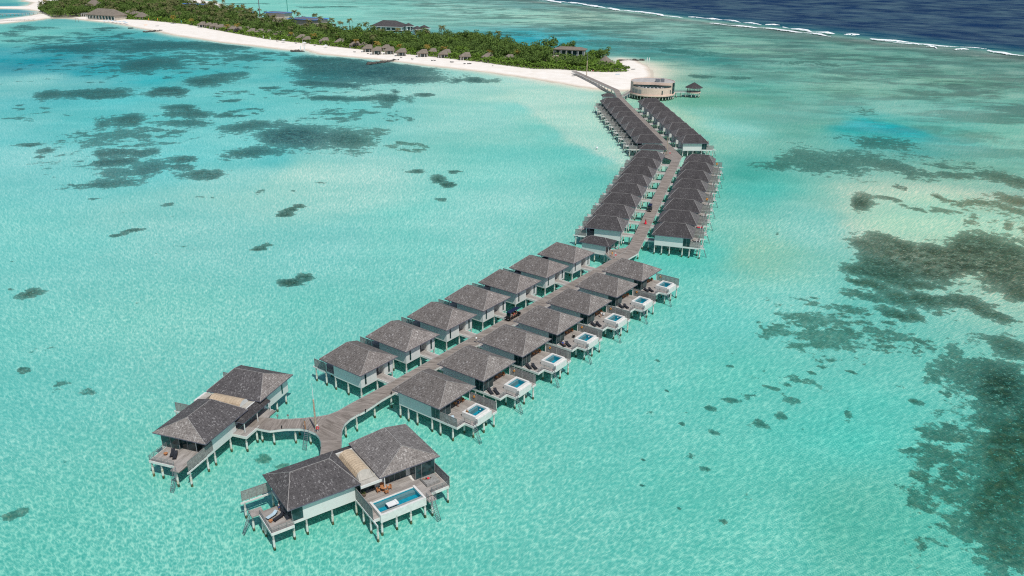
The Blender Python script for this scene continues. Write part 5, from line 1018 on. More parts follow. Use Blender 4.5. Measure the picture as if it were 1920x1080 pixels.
for i,(x,y,lb) in enumerate([(-43.2,130.2,'short signpost on the upper edge of the left branch, by the porch'),(-41.3,130.3,'short signpost on the upper edge of the left branch, nearer the fork')]):
    t=thing('signpost',lb,'signpost',(x,y,2.96)); MB().box(-.04,.04,-.04,.04,0,1.0).build('post',[MT['brown']],t); MB().box(-.2,.2,-.05,-.042,.6,.95).build('panel',[MT['grey_wood']],t)
x,y=POLE3; t=thing('globe_lamp','white globe lamp on a short post at the first bend landing','lamp',(x,y,2.96)); MB().cyl(0,0,0,1.5,.05,.05,6).build('post',[MT['steel']],t); MB().sphere((0,0,1.65),.22,10,8).build('lamp_globe',[MT['whitep']],t,True)

x,y=ORB2[0]; t=thing('globe_lamp','white globe lamp on a short post at the right edge of the front boardwalk','lamp',(x,y,2.96)); MB().cyl(0,0,0,1.0,.05,.05,6).build('post',[MT['steel']],t); MB().sphere((0,0,1.15),.24,10,8).build('lamp_globe',[MT['whitep']],t,True)
# ------------------------------------------------------------------ people (one continuous body, clothes as children)
def limb(me,pts,rs): me.append((pts,rs))
def person(label,loc,rz=0,pose='stand',top='whitep',bottom='cush',dress=None,hat=None,group=None,scale=1.0):
    root=thing('person',label,'person',loc,rz,group); root.scale=(scale,)*3
    bm=bmesh.new()
    if pose=='stand':
        J=dict(pel=(0,0,.93),ch=(0,0,1.28),nk=(0,0,1.48),hd=(0,.01,1.62),
            hl=(-.1,0,.9),kl=(-.11,.03,.5),al=(-.11,-.02,.08),tl=(-.12,.13,.04),hr=(.1,0,.9),kr=(.11,-.05,.5),ar=(.11,-.10,.10),tr=(.12,.05,.04),
            sl=(-.18,0,1.40),el=(-.25,.02,1.12),wl=(-.24,.12,.88),sr=(.18,0,1.40),er=(.25,-.03,1.12),wr=(.24,.06,.87))
    elif pose=='sit':
        J=dict(pel=(0,0,.52),ch=(0,-.05,.88),nk=(0,-.03,1.08),hd=(0,.0,1.23),
            hl=(-.1,.04,.52),kl=(-.13,.44,.54),al=(-.13,.46,.08),tl=(-.13,.60,.04),hr=(.1,.04,.52),kr=(.13,.44,.54),ar=(.13,.42,.08),tr=(.13,.56,.04),
            sl=(-.18,-.04,1.0),el=(-.24,.06,.75),wl=(-.16,.28,.64),sr=(.18,-.04,1.0),er=(.24,.06,.75),wr=(.16,.28,.64))
    else: # lie on the back, head towards -y
        J=dict(pel=(0,.0,.14),ch=(0,-.36,.18),nk=(0,-.56,.24),hd=(0,-.70,.30),
            hl=(-.1,.04,.14),kl=(-.12,.46,.22),al=(-.12,.86,.10),tl=(-.13,.93,.2),hr=(.1,.04,.14),kr=(.12,.46,.2),ar=(.13,.86,.10),tr=(.15,.93,.2),
            sl=(-.18,-.48,.18),el=(-.30,-.25,.14),wl=(-.28,.0,.12),sr=(.18,-.48,.18),er=(.30,-.25,.14),wr=(.28,.0,.12))
    rad_=dict(pel=.15,ch=.155,nk=.06,hd=.105,hl=.095,kl=.062,al=.042,tl=.035,hr=.095,kr=.062,ar=.042,tr=.035,sl=.06,el=.045,wl=.032,sr=.06,er=.045,wr=.032)
    names=list(J); vs={k:bm.verts.new(J[k]) for k in names}
    for a,b in (('pel','ch'),('ch','nk'),('nk','hd'),('pel','hl'),('hl','kl'),('kl','al'),('al','tl'),('pel','hr'),('hr','kr'),('kr','ar'),('ar','tr'),('ch','sl'),('sl','el'),('el','wl'),('ch','sr'),('sr','er'),('er','wr')): bm.edges.new((vs[a],vs[b]))
    # hands: palm and five short fingers
    for s,wn in ((-1,'wl'),(1,'wr')):
        wv_=Vector(J[wn]); el_=Vector(J['el' if s<0 else 'er']); d=(wv_-el_).normalized(); pm=bm.verts.new(wv_+d*.08); bm.edges.new((vs[wn],pm)); vs['p%d'%s]=pm; rad_['p%d'%s]=.026
        side=d.cross(Vector((0,1,.3))).normalized()
        for q in range(4):
            ft=bm.verts.new(wv_+d*(.15+.012*(1.5-abs(q-1.5)))+side*(.014*(q-1.5))); bm.edges.new((pm,ft)); vs['f%d%d'%(s,q)]=ft; rad_['f%d%d'%(s,q)]=.009
        ft=bm.verts.new(wv_+d*.09+side*.05*-s); bm.edges.new((pm,ft)); vs['t%d'%s]=ft; rad_['t%d'%s]=.009
    order={k:v.index for k,v in vs.items()}; bm.verts.index_update(); order={k:v.index for k,v in vs.items()}
    me=bpy.data.meshes.new('person_body'); bm.to_mesh(me); bm.free(); me.materials.append(MT['skin'])
    o=bpy.data.objects.new('body',me); COL.objects.link(o); o.parent=root
    mo=o.modifiers.new('skin','SKIN'); sv=me.skin_vertices[0].data if me.skin_vertices else None
    if sv is None:
        bm=bmesh.new(); bm.from_mesh(me); bm.verts.layers.skin.verify(); bm.to_mesh(me); bm.free(); sv=me.skin_vertices[0].data
    for k,i in order.items():
        sv[i].radius=(rad_[k],rad_[k]*(.75 if k in('pel','ch') else 1)); sv[i].use_root=(k=='pel')
    ss=o.modifiers.new('sub','SUBSURF'); ss.levels=1; ss.render_levels=1
    # clothes: sleeves of cloth around trunk and thighs
    tp=MB(); P=J
    def V(k): return Vector(P[k])
    if dress:
        if pose=='stand':
            mb=MB(); prof=[(1.42,.13),(1.25,.165),(1.05,.13),(.9,.19),(.5,.30),(.12,.42)]; n=14; b0=len(mb.v)
            for z,r_ in prof:
                for i in range(n):
                    a=2*math.pi*i/n; q=r_*(1+.07*math.sin(a*4)*(1.4-z)); mb.v.append((q*math.cos(a),q*.8*math.sin(a)-.06*(1.4-z),z))
            for j in range(len(prof)-1):
                for i in range(n): mb.face((j*n+i,(j+1)*n+i,(j+1)*n+(i+1)%n,j*n+(i+1)%n))
            mb.build('dress',[MT[dress]],root,True)
        else:
            MB().tube([V('pel'),(V('pel')+V('ch'))/2,V('ch')],[.19,.16,.18],8).tube([V('pel')+Vector((0,.02,0)),(V('kl')+V('kr'))/2],[.19,.20],8).build('dress',[MT[dress]],root,True)
    else:
        if top: MB().tube([V('pel')+(V('ch')-V('pel'))*.15,(V('pel')+V('ch'))/2,V('ch'),V('ch')+(V('nk')-V('ch'))*.55],[.175,.165,.185,.10],10).tube([V('sl')*.7+V('ch')*.3,V('sl')*.45+V('el')*.55],[.085,.07],8).tube([V('sr')*.7+V('ch')*.3,V('sr')*.45+V('er')*.55],[.085,.07],8).build('shirt',[MT[top]],root,True)
        if bottom: MB().tube([V('pel')+(V('ch')-V('pel'))*.2,V('pel')],[.165,.17],10).tube([V('hl'),V('hl')*.35+V('kl')*.65],[.115,.09],8).tube([V('hr'),V('hr')*.35+V('kr')*.65],[.115,.09],8).build('shorts',[MT[bottom]],root,True)
    h=V('hd'); f_=Vector((0,1,0)) if pose!='lie' else Vector((0,.25,.97)); up_=Vector((0,0,1)) if pose!='lie' else Vector((0,-.97,.25))
    fc=MB(); rt=Vector((1,0,0))
    for s in (-1,1): e_=h+f_*.098+rt*.037*s+up_*.01; fc.sphere(tuple(e_),.013,5,4)
    fc.build('eyes',[MT['hair']],root); MB().sphere(tuple(h+f_*.112-up_*.025),.017,5,4).sphere(tuple(h+f_*.092-up_*.062),.022,6,4,sc_=(1,.5,.35)).build('nose_and_mouth',[MT['skin']],root)
    MB().sphere(tuple(h+rt*.105),.025,5,4,sc_=(.5,.8,1.2)).sphere(tuple(h-rt*.105),.025,5,4,sc_=(.5,.8,1.2)).build('ears',[MT['skin']],root)
    if hat: MB().cyl(h.x,h.y,h.z+.05,h.z+.08,.24,.24,12).cyl(h.x,h.y,h.z+.08,h.z+.19,.12,.10,12).build('hat',[MT[hat]],root)
    else: MB().sphere(tuple(h-f_*.03+up_*.035),.12,9,7,sc_=(.95,.95,.95)).build('hair',[MT['hair']],root,True)
    return root
def w2(F,u_,v_,z=2.96): p=wp(F,u_,v_); return (p[0],p[1],z)
ang=lambda F: math.atan2(F[2][1],F[2][0])
person('woman in a long red dress walking on the middle boardwalk',w2(FR2,-4.25,18.5),ang(FR2)+math.pi/2+2.6,'stand',dress='red',scale=1.03)
# ------------------------------------------------------------------ electric buggies
def buggy(label,loc,rz,L=4.6,canopy='navy'):
    t=thing('electric_buggy',label,'buggy',loc,rz,'electric buggies on the boardwalk'); hw=.62
    mb=MB(); mb.box(-L/2,L/2,-hw,hw,.28,.42); mb.hexa([(L/2-.75,-hw+.003,.42),(L/2-.003,-hw+.06,.42),(L/2-.003,hw-.06,.42),(L/2-.75,hw-.003,.42),(L/2-.7,-hw+.05,1.0),(L/2-.25,-hw+.12,.82),(L/2-.25,hw-.12,.82),(L/2-.7,hw-.05,1.0)]); mb.box(-L/2+.003,-L/2+.3,-hw+.003,hw-.003,.42,.75); mb.build('body',[MT['black']],t)
    k=3 if L>4 else 2
    for i in range(k):
        x=L/2-1.5-i*.95; m=MB(); m.box(x-.25,x+.25,-hw+.08,hw-.08,.42,.78); m.hexa([(x-.27,-hw+.08,.78),(x-.17,-hw+.08,.78),(x-.17,hw-.08,.78),(x-.27,hw-.08,.78),(x-.38,-hw+.08,1.25),(x-.30,-hw+.08,1.25),(x-.30,hw-.08,1.25),(x-.38,hw-.08,1.25)]); m.build('seat',[MT['cush']],t)
    m=MB(); m.hexa([(-L/2+.1,-hw,1.95),(L/2-.5,-hw,1.95),(L/2-.5,hw,1.95),(-L/2+.1,hw,1.95),(-L/2+.25,-hw+.1,2.06),(L/2-.65,-hw+.1,2.06),(L/2-.65,hw-.1,2.06),(-L/2+.25,hw-.1,2.06)]); m.build('canopy',[MT[canopy]],t)
    for x0,x1 in ((L/2-.7,L/2-.75),(-L/2+.2,-L/2+.25)):
        for y in (-hw+.06,hw-.06): MB().beam((x0,y,.42),(x1,y,1.96),.05,.05).build('canopy_post',[MT['steel']],t)
    m=MB(); m.hexa([(L/2-.72,-hw+.1,1.0),(L/2-.70,-hw+.1,1.0),(L/2-.70,hw-.1,1.0),(L/2-.72,hw-.1,1.0),(L/2-.78,-hw+.1,1.9),(L/2-.76,-hw+.1,1.9),(L/2-.76,hw-.1,1.9),(L/2-.78,hw-.1,1.9)]); m.build('windscreen',[MT['glass']],t)
    for x in (L/2-.65,-L/2+.6):
        for y in (-hw+.02,hw-.02):
            wl=MB(); torus(wl,(x,y,.26),.19,.08,14,6,0,'y'); wh=wl.build('wheel',[MT['black']],t,True); r_=MB(); b=len(r_.v)
            for s in (-.05,.05):
                for i in range(10): a=2*math.pi*i/10; r_.v.append((x+.13*math.cos(a),y+s,.26+.13*math.sin(a)))
            for i in range(10): j=(i+1)%10; r_.face((i,j,10+j,10+i))
            r_.face(range(10)); r_.face(range(19,9,-1)); r_.build('hub',[MT['steel']],wh)
    for y in (-.4,.4): MB().box(L/2-.02,L/2+.01,y-.1,y+.1,.5,.62).build('headlight',[MT['whitep']],t)
    return t
a=ang(FR1); lb=w2(FR1,-4.9,45.6)
buggy('long black buggy with navy canopy and passengers on the front boardwalk',lb,a+math.pi,4.8)
def on(loc,rz,x,y,z): c_,s_=math.cos(rz),math.sin(rz); return (loc[0]+x*c_-y*s_,loc[1]+x*s_+y*c_,loc[2]+z)
for x,y,tp,bt,lbl in ((.9,.3,'whitep','cush','person in white driving the buggy on the front boardwalk'),(-.05,.3,'red','skin','person in red sitting in the middle of the front buggy'),(-.05,-.3,'orange','cush','person in orange sitting in the middle of the front buggy'),(-1.0,.3,'black','rattan','person in black sitting at the back of the front buggy, nearest the villas')):
    p=person(lbl,on(lb,a+math.pi,x,y,.30),a+math.pi-math.pi/2,'sit',tp,bt)
lb2=w2(FR2,-5.0,33.5); buggy('black buggy with navy canopy parked by the left edge of the middle boardwalk',lb2,ang(FR2)+math.pi,3.4)
person('person in orange sitting in the buggy on the middle boardwalk',on(lb2,ang(FR2)+math.pi,.2,.0,.30),ang(FR2)+math.pi/2,'sit','orange','rattan')
# ------------------------------------------------------------------ furniture
def lounger_proto(mat,frame):
    t=thing('sun_lounger','x','sun lounger')
    m=MB(); m.box(-.32,.32,-1.0,.35,.22,.30); m.hexa([(-.32,.352,.22),(.32,.352,.22),(.32,.95,.55),(-.32,.95,.55),(-.32,.352,.30),(.32,.352,.30),(.32,.92,.63),(-.32,.92,.63)]); m.build('frame',[MT[frame]],t)
    m=MB(); m.box(-.30,.30,-.98,.34,.303,.39); m.hexa([(-.30,.343,.31),(.30,.343,.31),(.30,.90,.64),(-.30,.90,.64),(-.30,.343,.39),(.30,.343,.39),(.30,.88,.72),(-.30,.88,.72)]); m.build('mattress',[MT[mat]],t)
    for x in (-.27,.27):
        for y in (-.9,.5): MB().box(x-.03,x+.03,y-.03,y+.03,0,.22 if y<0 else .28).build('leg',[MT[frame]],t)
    return t
LP={}
def lounger(kind,label,loc,rz,group):
    if kind not in LP:
        t=lounger_proto(*{'dark':('cush','black'),'blue':('paleblue','black'),'pale':('whitep','grey_wood')}[kind]); LP[kind]=t; t.location=loc; t.rotation_euler=(0,0,rz); t['label']=label; t['group']=group; return t
    t=copy_tree(LP[kind],loc,rz,label); t['group']=group; return t
def small_table(label,loc,mat='rattan',r_=.38,h=.62,group=None):
    t=thing('side_table',label,'table',loc,0,group); MB().cyl(0,0,h-.06,h,r_,r_,12).build('tabletop',[MT[mat]],t)
    MB().cyl(0,0,0,h-.06,.05,.05,6).cyl(0,0,0,.04,r_*.6,r_*.6,10).build('pedestal',[MT[mat]],t); return t
CH={}
def chair(label,loc,rz,mat='rattan',group=None):
    if mat not in CH:
        t=thing('armchair',label,'chair',loc,rz,group); MB().box(-.28,.28,-.28,.28,.36,.46).build('seat',[MT[mat]],t)
        m=MB()
        for i in range(7):
            a0=rad(180+i*180/7); a1=rad(180+(i+1)*180/7); m.beam((.3*math.cos(a0),.3*math.sin(a0),.64),(.3*math.cos(a1),.3*math.sin(a1),.64),.05,.34)
        m.build('backrest',[MT[mat]],t)
        for x in (-.22,.22):
            for y in (-.22,.22): MB().box(x-.025,x+.025,y-.025,y+.025,0,.36).build('leg',[MT[mat]],t)
        CH[mat]=t; return t
    t=copy_tree(CH[mat],loc,rz,label)
    if group: t['group']=group
    elif 'group' in t: del t['group']
    return t
def vloc(o,x,y,z=2.96):
    rz=o.rotation_euler[2]; return on((o.location[0],o.location[1],0),rz,x,y,z)
for r_,k in R1:
    nm='the '+('nearest' if k==0 else ORD[k])+' right front villa'; rz=r_.rotation_euler[2]
    kind='blue' if k==0 else 'dark'
    lounger(kind,f'{"blue" if kind=="blue" else "charcoal"} sun lounger by the glass room on the deck of {nm}',vloc(r_,12.5,1.5),rz+rad(60),'loungers on the pool villa decks')
    lounger(kind,f'{"blue" if kind=="blue" else "charcoal"} sun lounger beside the rail on the deck of {nm}',vloc(r_,13.5,2.15),rz+rad(60),'loungers on the pool villa decks')
    tb=small_table(f'small round orange table under the eaves of {nm}',vloc(r_,10.2,7.6),'rattan',.42,.7,'tables under the villa eaves')
    chair(f'orange armchair nearest the screen under the eaves of {nm}',vloc(r_,10.4,8.5),rz+rad(180),'rattan','armchairs under the villa eaves')
    chair(f'orange armchair before the table under the eaves of {nm}',vloc(r_,10.1,6.7),rz,'rattan','armchairs under the villa eaves')
    lz=vloc(r_,12.3,9.70,4.25); t=thing('lifebuoy',f'orange lifebuoy hanging on the privacy screen of {nm}','lifebuoy',lz,rz+rad(90),'lifebuoys hanging on the privacy screens'); m=MB(); torus(m,(0,0,0),.19,.06); m.build('ring',[MT['orange']],t,True); MB().box(-.03,.03,-.03,.03,.2,.42).build('strap',[MT['whitep']],t)
    if k in (0,3,4): 
        m=MB(); m.sphere((0,0,0),.13,8,6); o=m.build('pool_ball',[MT['whitep']],None,True); o.location=vloc(r_,15.6,7.4,3.70); tag(o,f'white ball floating in the plunge pool of {nm}','ball',group='balls floating in the pools')
def vp(k,row): return row[k][0]
v0=vp(0,R1); rz=v0.rotation_euler[2]
person('person with orange top in the plunge pool corner of the nearest right villa',vloc(v0,14.4,5.0,3.45),rz,'sit','orange',None,scale=.8)
person('person in navy standing under the eaves of the nearest right villa',vloc(v0,11.0,6.5),rz+1,'stand','navy','cush')
v4=vp(4,R1); rz=v4.rotation_euler[2]
person('person in a white shirt standing under the eaves of the fifth right villa',vloc(v4,11.6,6.4),rz+2,'stand','whitep','skin'); chair('white chair beside the people under the eaves of the fifth right villa',vloc(v4,11.6,7.6),rz,'whitep')
v3=vp(3,R1); rz=v3.rotation_euler[2]
person('person in blue lying on a lounger at the fourth right villa',vloc(v3,12.6,1.55,3.3),rz+rad(240),'lie','bluec','bluec'); chair('black armchair in the open on the deck of the fourth right villa',vloc(v3,12.4,6.2),rz,'black')
# decks of the middle and far rows
for row,nm0,gp in ((R2,'right middle','loungers on the right middle row decks'),(L1,'left front','loungers on the left front row decks'),(L2,'left middle','loungers on the left middle row decks'),(R3,'right far','loungers on the right far row decks'),(L3,'left far','loungers on the left far row decks')):
    for r_,k in row:
        nm='the '+('nearest' if k==0 else ORD[k])+' '+nm0+' villa'; rz=r_.rotation_euler[2]
        lounger('dark',f'charcoal sun lounger on the outer deck of {nm}',vloc(r_,12.5,5.6),rz+rad(100),gp)
        if row in (R2,L2,L3):
            t=thing('closed_parasol',f'closed white parasol at the deck edge of {nm}','parasol',vloc(r_,13.0,2.6 if row is R2 else 8.4),0,'closed parasols on the villa decks'); MB().cyl(0,0,0,2.2,.03,.03,6).build('pole',[MT['steel']],t); MB().cyl(0,0,.9,2.3,.16,.03,8).build('cloth',[MT['whitep']],t); MB().box(-.25,.25,-.25,.25,0,.09).build('base',[MT['whitep']],t)
        if row is R2 and k in (3,7):
            t=thing('lifebuoy',f'orange lifebuoy hanging on the privacy screen of {nm}','lifebuoy',vloc(r_,12.6,9.70,4.2),rz+rad(90),'lifebuoys hanging on the privacy screens'); m=MB(); torus(m,(0,0,0),.30,.10); m.build('ring',[MT['orange']],t,True); MB().box(-.03,.03,-.03,.03,.2,.42).build('strap',[MT['whitep']],t)
r_=R2[1][0]; 
o=MB().box(-.9,.9,-.35,.35,0,.06).build('beach_towel',[MT['red']]); o.location=vloc(r_,12.6,7.6,2.965); o.rotation_euler=(0,0,r_.rotation_euler[2]+.2); tag(o,'red towel spread on the deck of the second villa of the right middle row','towel')
# terrace of the large villas
def vlm(o,x,y,z=2.96): return vloc(o,x,-y,z)
rzB=rad(35.1)
small_table('round orange wooden dining table on the long pool terrace',vlm(BB,15.9,10.9),'rattan',.6,.75)
for i,(dx,dy,lb) in enumerate([(-.95,-.1,'nearest the thatched link'),(.95,.2,'nearest the sunbed'),(0,.95,'nearest the long pool'),(.1,-.9,'nearest the glass wall')]):
    chair(f'orange armchair at the pool terrace dining table, {lb}',vlm(BB,15.9+dx,10.9+dy),rzB+math.atan2(-(-dy),-dx)-math.pi/2,'rattan','armchairs round the dining table on the pool terrace')
t=thing('daybed','large square grey daybed by the rail of the long pool terrace','daybed',vlm(BB,23.3,12.9),rzB); MB().box(-1.25,1.25,-1.2,1.2,0,.28).build('base',[MT['grey_wood']],t); MB().box(-1.18,1.18,-1.13,1.13,.283,.42).build('mattress',[MT['slat']],t)
person('person in red lying on the grey daybed by the long pool',vlm(BB,22.9,12.6,3.38),rzB+1.2,'lie','red','black',scale=.85)
t=thing('pool_float','white inflatable mattress floating in the long pool','inflatable',vlm(BB,15.3,15.0,3.22),rzB); m=MB(); m.box(-.9,.9,-.55,.55,0,.14); m.build('mattress',[MT['whitep']],t); m=MB()
m.box(.55,.88,-.5,.5,.143,.26); m.build('headrest',[MT['whitep']],t)
t=thing('planter','round woven planter with a small shrub by the pool terrace screen','planter',vlm(BB,12.6,10.4)); MB().cyl(0,0,0,.45,.3,.42,12).build('pot',[MT['brown']],t); m=MB()
for i in range(70):
    p=Vector((rng.gauss(0,.2),rng.gauss(0,.2),.6+rng.gauss(0,.14))); a=Vector((rng.uniform(-1,1),rng.uniform(-1,1),rng.uniform(-1,1))).normalized()*.09; b=Vector((rng.uniform(-1,1),rng.uniform(-1,1),rng.uniform(-1,1))).normalized()*.09; m.poly([p-a,p+b,p+a])
m.build('leaves',[MT['leaf_a']],t)
lounger('dark','charcoal lounger on the small deck of the large pool villa, nearest the glass',vlm(BB,-.6,8.2),rzB+rad(-70),'loungers on the large villa bedroom decks'); lounger('blue','pale lounger with towels on the small deck of the large pool villa',vlm(BB,-1.3,7.2),rzB+rad(-70),'loungers on the large villa bedroom decks')
small_table('low orange table between the loungers of the large pool villa',vlm(BB,-1.9,8.3),'rattan',.32,.35)
person('person in white standing by the glass of the large pool villa bedroom',vlm(BB,.2,6.4),rzB+1,'stand','whitep','bluec')
rzA=rad(71.8)
lounger('dark','charcoal lounger on the deck of the left large villa, nearer the privacy screen',vloc(BA,-1.2,5.7),rzA+rad(-60),'loungers on the left large villa deck'); lounger('dark','charcoal lounger on the deck of the left large villa, nearer the glass corner',vloc(BA,-.8,6.6),rzA+rad(-60),'loungers on the left large villa deck')
small_table('low orange table beside the loungers of the left large villa',vloc(BA,-1.3,7.6),'rattan',.36,.4)
# ------------------------------------------------------------------ bicycles and people on the first landing
def bike(label,loc,rz):
    t=thing('bicycle',label,'bicycle',loc,rz,'bicycles parked on the landing')
    for x in (-.5,.5):
        m=MB(); torus(m,(x,0,.33),.31,.025,16,5,0,'y'); wh=m.build('wheel',[MT['black']],t,True)
        m=MB()
        for i in range(6): a=math.pi*i/6; m.beam((x-.3*math.cos(a),0,.33-.3*math.sin(a)),(x+.3*math.cos(a),0,.33+.3*math.sin(a)),.012,.012)
        m.build('spokes',[MT['steel']],wh)
    m=MB(); 
    for p,q in (((-.5,0,.33),(-.1,0,.35)),((-.1,0,.35),(-.2,0,.8)),((-.5,0,.33),(-.17,0,.72)),((-.17,0,.72),(.36,0,.78)),((-.1,0,.35),(.36,0,.72)),((.5,0,.33),(.34,0,.95))): m.beam(p,q,.04,.04)
    m.build('frame',[MT['whitep']],t); MB().box(-.32,-.1,-.07,.07,.82,.88).build('saddle',[MT['black']],t); MB().beam((.32,-.28,.98),(.32,.28,.98),.03,.03).build('handlebar',[MT['steel']],t)
bike('white bicycle on the first landing, nearer the service hut',(*BIKES[0],2.96),rad(-10)); bike('white bicycle on the first landing, nearer the boardwalk',(*BIKES[1],2.96),rad(25))
person('person in orange by the service hut door on the first landing',(28.4,218.3,2.96),1,'stand','orange','rattan')
# ------------------------------------------------------------------ beach things
def parasol(label,loc,open_=True,group=None,cl='whitep'):
    t=thing('beach_parasol',label,'parasol',loc,0,group); MB().cyl(0,0,0,2.5,.05,.05,6).build('pole',[MT['steel']],t)
    if open_:
        m=MB(); n_=10
        for i in range(n_):
            a=2*math.pi*i/n_; b=2*math.pi*(i+1)/n_; m.poly([(2.0*math.cos(a),2.0*math.sin(a),2.2),(2.0*math.cos(b),2.0*math.sin(b),2.2),(0,0,2.95)]); m.poly([(2.0*math.cos(b),2.0*math.sin(b),2.15),(2.0*math.cos(a),2.0*math.sin(a),2.15),(0,0,2.88)])
        m.build('canopy',[MT[cl]],t)
    else: MB().cyl(0,0,1.0,3.3,.38,.05,10).build('canopy',[MT['whitep']],t)
for x,y in UMB_BEACH: parasol('open white parasol in the row on the sand before the restaurant',(x,y,gz(x,y)),True,'parasols in front of the restaurant','paleblue')
for (x,y),lb in zip(UMB_SOLO,['open white parasol on the beach edge, farthest of the three single ones','open white parasol on the beach edge, middle of the three single ones','open white parasol on the beach edge, nearest of the three single ones']): parasol(lb,(x,y,gz(x,y)),True,'single parasols along the beach')
for (x,y),lb in zip(UMB_SHUT,['closed white parasol at the edge of the bushes, the farther one','closed white parasol at the edge of the bushes, the nearer one']): parasol(lb,(x,y,gz(x,y)),False,'closed parasols along the beach')
for x,y in LOUNGERS:
    for d in (0,):
        t=lounger('dark','charcoal sun lounger on the white sand at the foot of the bushes',(x,y,gz(x,y)),rad(150),'charcoal loungers along the beach'); t.scale=(1.25,1.25,1.25)
x,y=LOUNGER_PALE[0]; lounger('pale','pale sun lounger on the sand near the bright green bushes',(x,y,gz(x,y)),rad(150),'pale lounger on the beach')
def rocks(label,a,b,wd,n_,name='rock_groyne'):
    mb=MB()
    for i in range(n_):
        t=rng.random(); x=a[0]+(b[0]-a[0])*t+rng.uniform(-wd,wd); y=a[1]+(b[1]-a[1])*t+rng.uniform(-wd,wd); s=rng.uniform(.7,1.6)
        b0=len(mb.v); mb.sphere((x,y,rng.uniform(-.3,.35)),s,6,5,sc_=(rng.uniform(.7,1.2),rng.uniform(.7,1.2),rng.uniform(.45,.8)))
        for k in range(b0,len(mb.v)): v=mb.v[k]; mb.v[k]=(v[0]+rng.uniform(-.18,.18),v[1]+rng.uniform(-.18,.18),v[2]+rng.uniform(-.12,.12))
    o=mb.build(name,[MT['rock']]); tag(o,label,'rocks')
G=GROYNE
rocks('dark rocks round the tip of the sand pier with two white posts',G[0],G[2],2.4,60); rocks('long dark rock groyne slanting from the beach into the lagoon',G[3],G[5],1.6,90); rocks('thin dark rock groyne behind the tip of the island',G[6],G[8],1.2,60); rocks('short dark rock groyne at the far end of the long beach',G[9],G[11],1.8,60)
for dx,lb in ((-1.6,'left'),(1.6,'right')):
    m=MB(); m.hexa([(-.5,-.3,0),(.5,-.3,0),(.5,.3,0),(-.5,.3,0),(-.2,-.15,4.2),(.3,-.15,4.2),(.3,.15,4.2),(-.2,.15,4.2)]); o=m.build('white_post',[MT['whitep']]); o.location=(G[1][0]+2+dx,G[1][1]+2,.6); tag(o,f'white tapered post at the tip of the sand pier, {lb} one','post')
for (x,y),lb in zip(SAILS,['left','right']):
    t=thing('channel_marker',f'white marker pole in the shallows off the sandy tip, {lb} one','marker',(x,y,-.5)); MB().cyl(0,0,0,6,.16,.10,6).build('pole',[MT['whitep']],t); MB().box(-.25,.25,-.05,.05,3.6,5.6).build('panel',[MT['whitep']],t)
def boat(label,loc,rz,mat,s=1):
    t=thing('small_boat',label,'boat',loc,rz); m=MB(); sec=[(-2.2,.7),(-1.2,.9),(.3,.9),(1.5,.6),(2.3,.05)]
    for x,w_ in sec: m.v+= [(x*s,-w_*s,.55*s),(x*s,-w_*.6*s,-.2*s),(x*s,w_*.6*s,-.2*s),(x*s,w_*s,.55*s)]
    for i in range(4):
        for k in range(3): m.face((i*4+k,i*4+4+k,i*4+5+k,i*4+1+k))
    m.face((0,1,2,3)); m.build('hull',[MT[mat]],t); MB().box(-1.8*s,1.3*s,-.5*s,.5*s,.30*s,.36*s).build('bench',[MT['grey_wood']],t)
boat('small black boat moored off the restaurant beach',(*BOATS[0],0),.3,'black',1.2); boat('small white boat moored off the restaurant beach',(*BOATS[1],0),.8,'whitep',1.2)
t=thing('mooring_buoy','small white buoy floating left of the far villa rows','buoy',(*BOATS[2],0)); MB().sphere((0,0,.3),.55,10,8).build('float',[MT['whitep']],t,True); MB().cyl(0,0,.8,1.9,.05,.05,6).build('pole',[MT['whitep']],t)
t=buggy('white topped buggy parked on the sand at the end of the boardwalk',(CAR[0][0],CAR[0][1],1.25),.4,3.6,'whitep')
for (x,y),(tp,bt,lb) in zip(PEOPLE,[('whitep','whitep','person in white standing on the sand by the tall pole, left of the pair'),('red','whitep','person in a red top standing on the sand beside the tall pole'),('orange','rattan','person in orange sitting at the edge of the bushes, right of the tall pole'),('whitep','rattan','person in white at the edge of the bushes, farthest right of the tall pole')]): person(lb,(x,y,gz(x,y)),.5,'stand' if 'standing' in lb else 'sit',tp,bt,scale=1.05)
for (x,y),(m_,lb) in zip(BEACHBITS,[('paleblue','upturned pale canoe on the open sand by the round building'),('grey_wood','upturned grey canoe at the tip of the sand'),('grey_wood','upturned grey canoe left of the boardwalk end'),('orange','orange canoe on the sand before the palms'),('grey_wood','grey canoe on the sand before the palms')]):
    t=thing('canoe',lb,'canoe',(x,y,gz(x,y)+.1),.4); m=MB(); sec=[(-1.9,.04),(-1,.34),(0,.42),(1,.34),(1.9,.04)]
    for xx,ww in sec: m.v+=[(xx,-ww,0),(xx,-ww*.6,.35),(xx,ww*.6,.35),(xx,ww,0)]
    for i in range(4):
        for k in range(3): m.face((i*4+k,i*4+1+k,i*4+5+k,i*4+4+k))
    m.build('hull',[MT[m_]],t); MB().box(-1.2,1.2,-.03,.03,.34,.42).build('keel',[MT[m_]],t)
for (x,y),(m_,lb) in zip(FLAGS,[('orange','yellow beach flag on the sand, nearer the restaurant'),('orange','yellow beach flag on the sand, nearer the palms'),('green','tall green beach flag at the edge of the palms')]):
    t=thing('beach_flag',lb,'flag',(x,y,1.1)); MB().cyl(0,0,0,4.6,.05,.04,6).build('pole',[MT['steel']],t); m=MB(); m.hexa([(.05,-.02,2.0),(.8,-.02,2.3),(.8,.02,2.3),(.05,.02,2.0),(.05,-.02,4.6),(.5,-.02,4.3),(.5,.02,4.3),(.05,.02,4.6)]); m.build('flag_cloth',[MT[m_]],t)
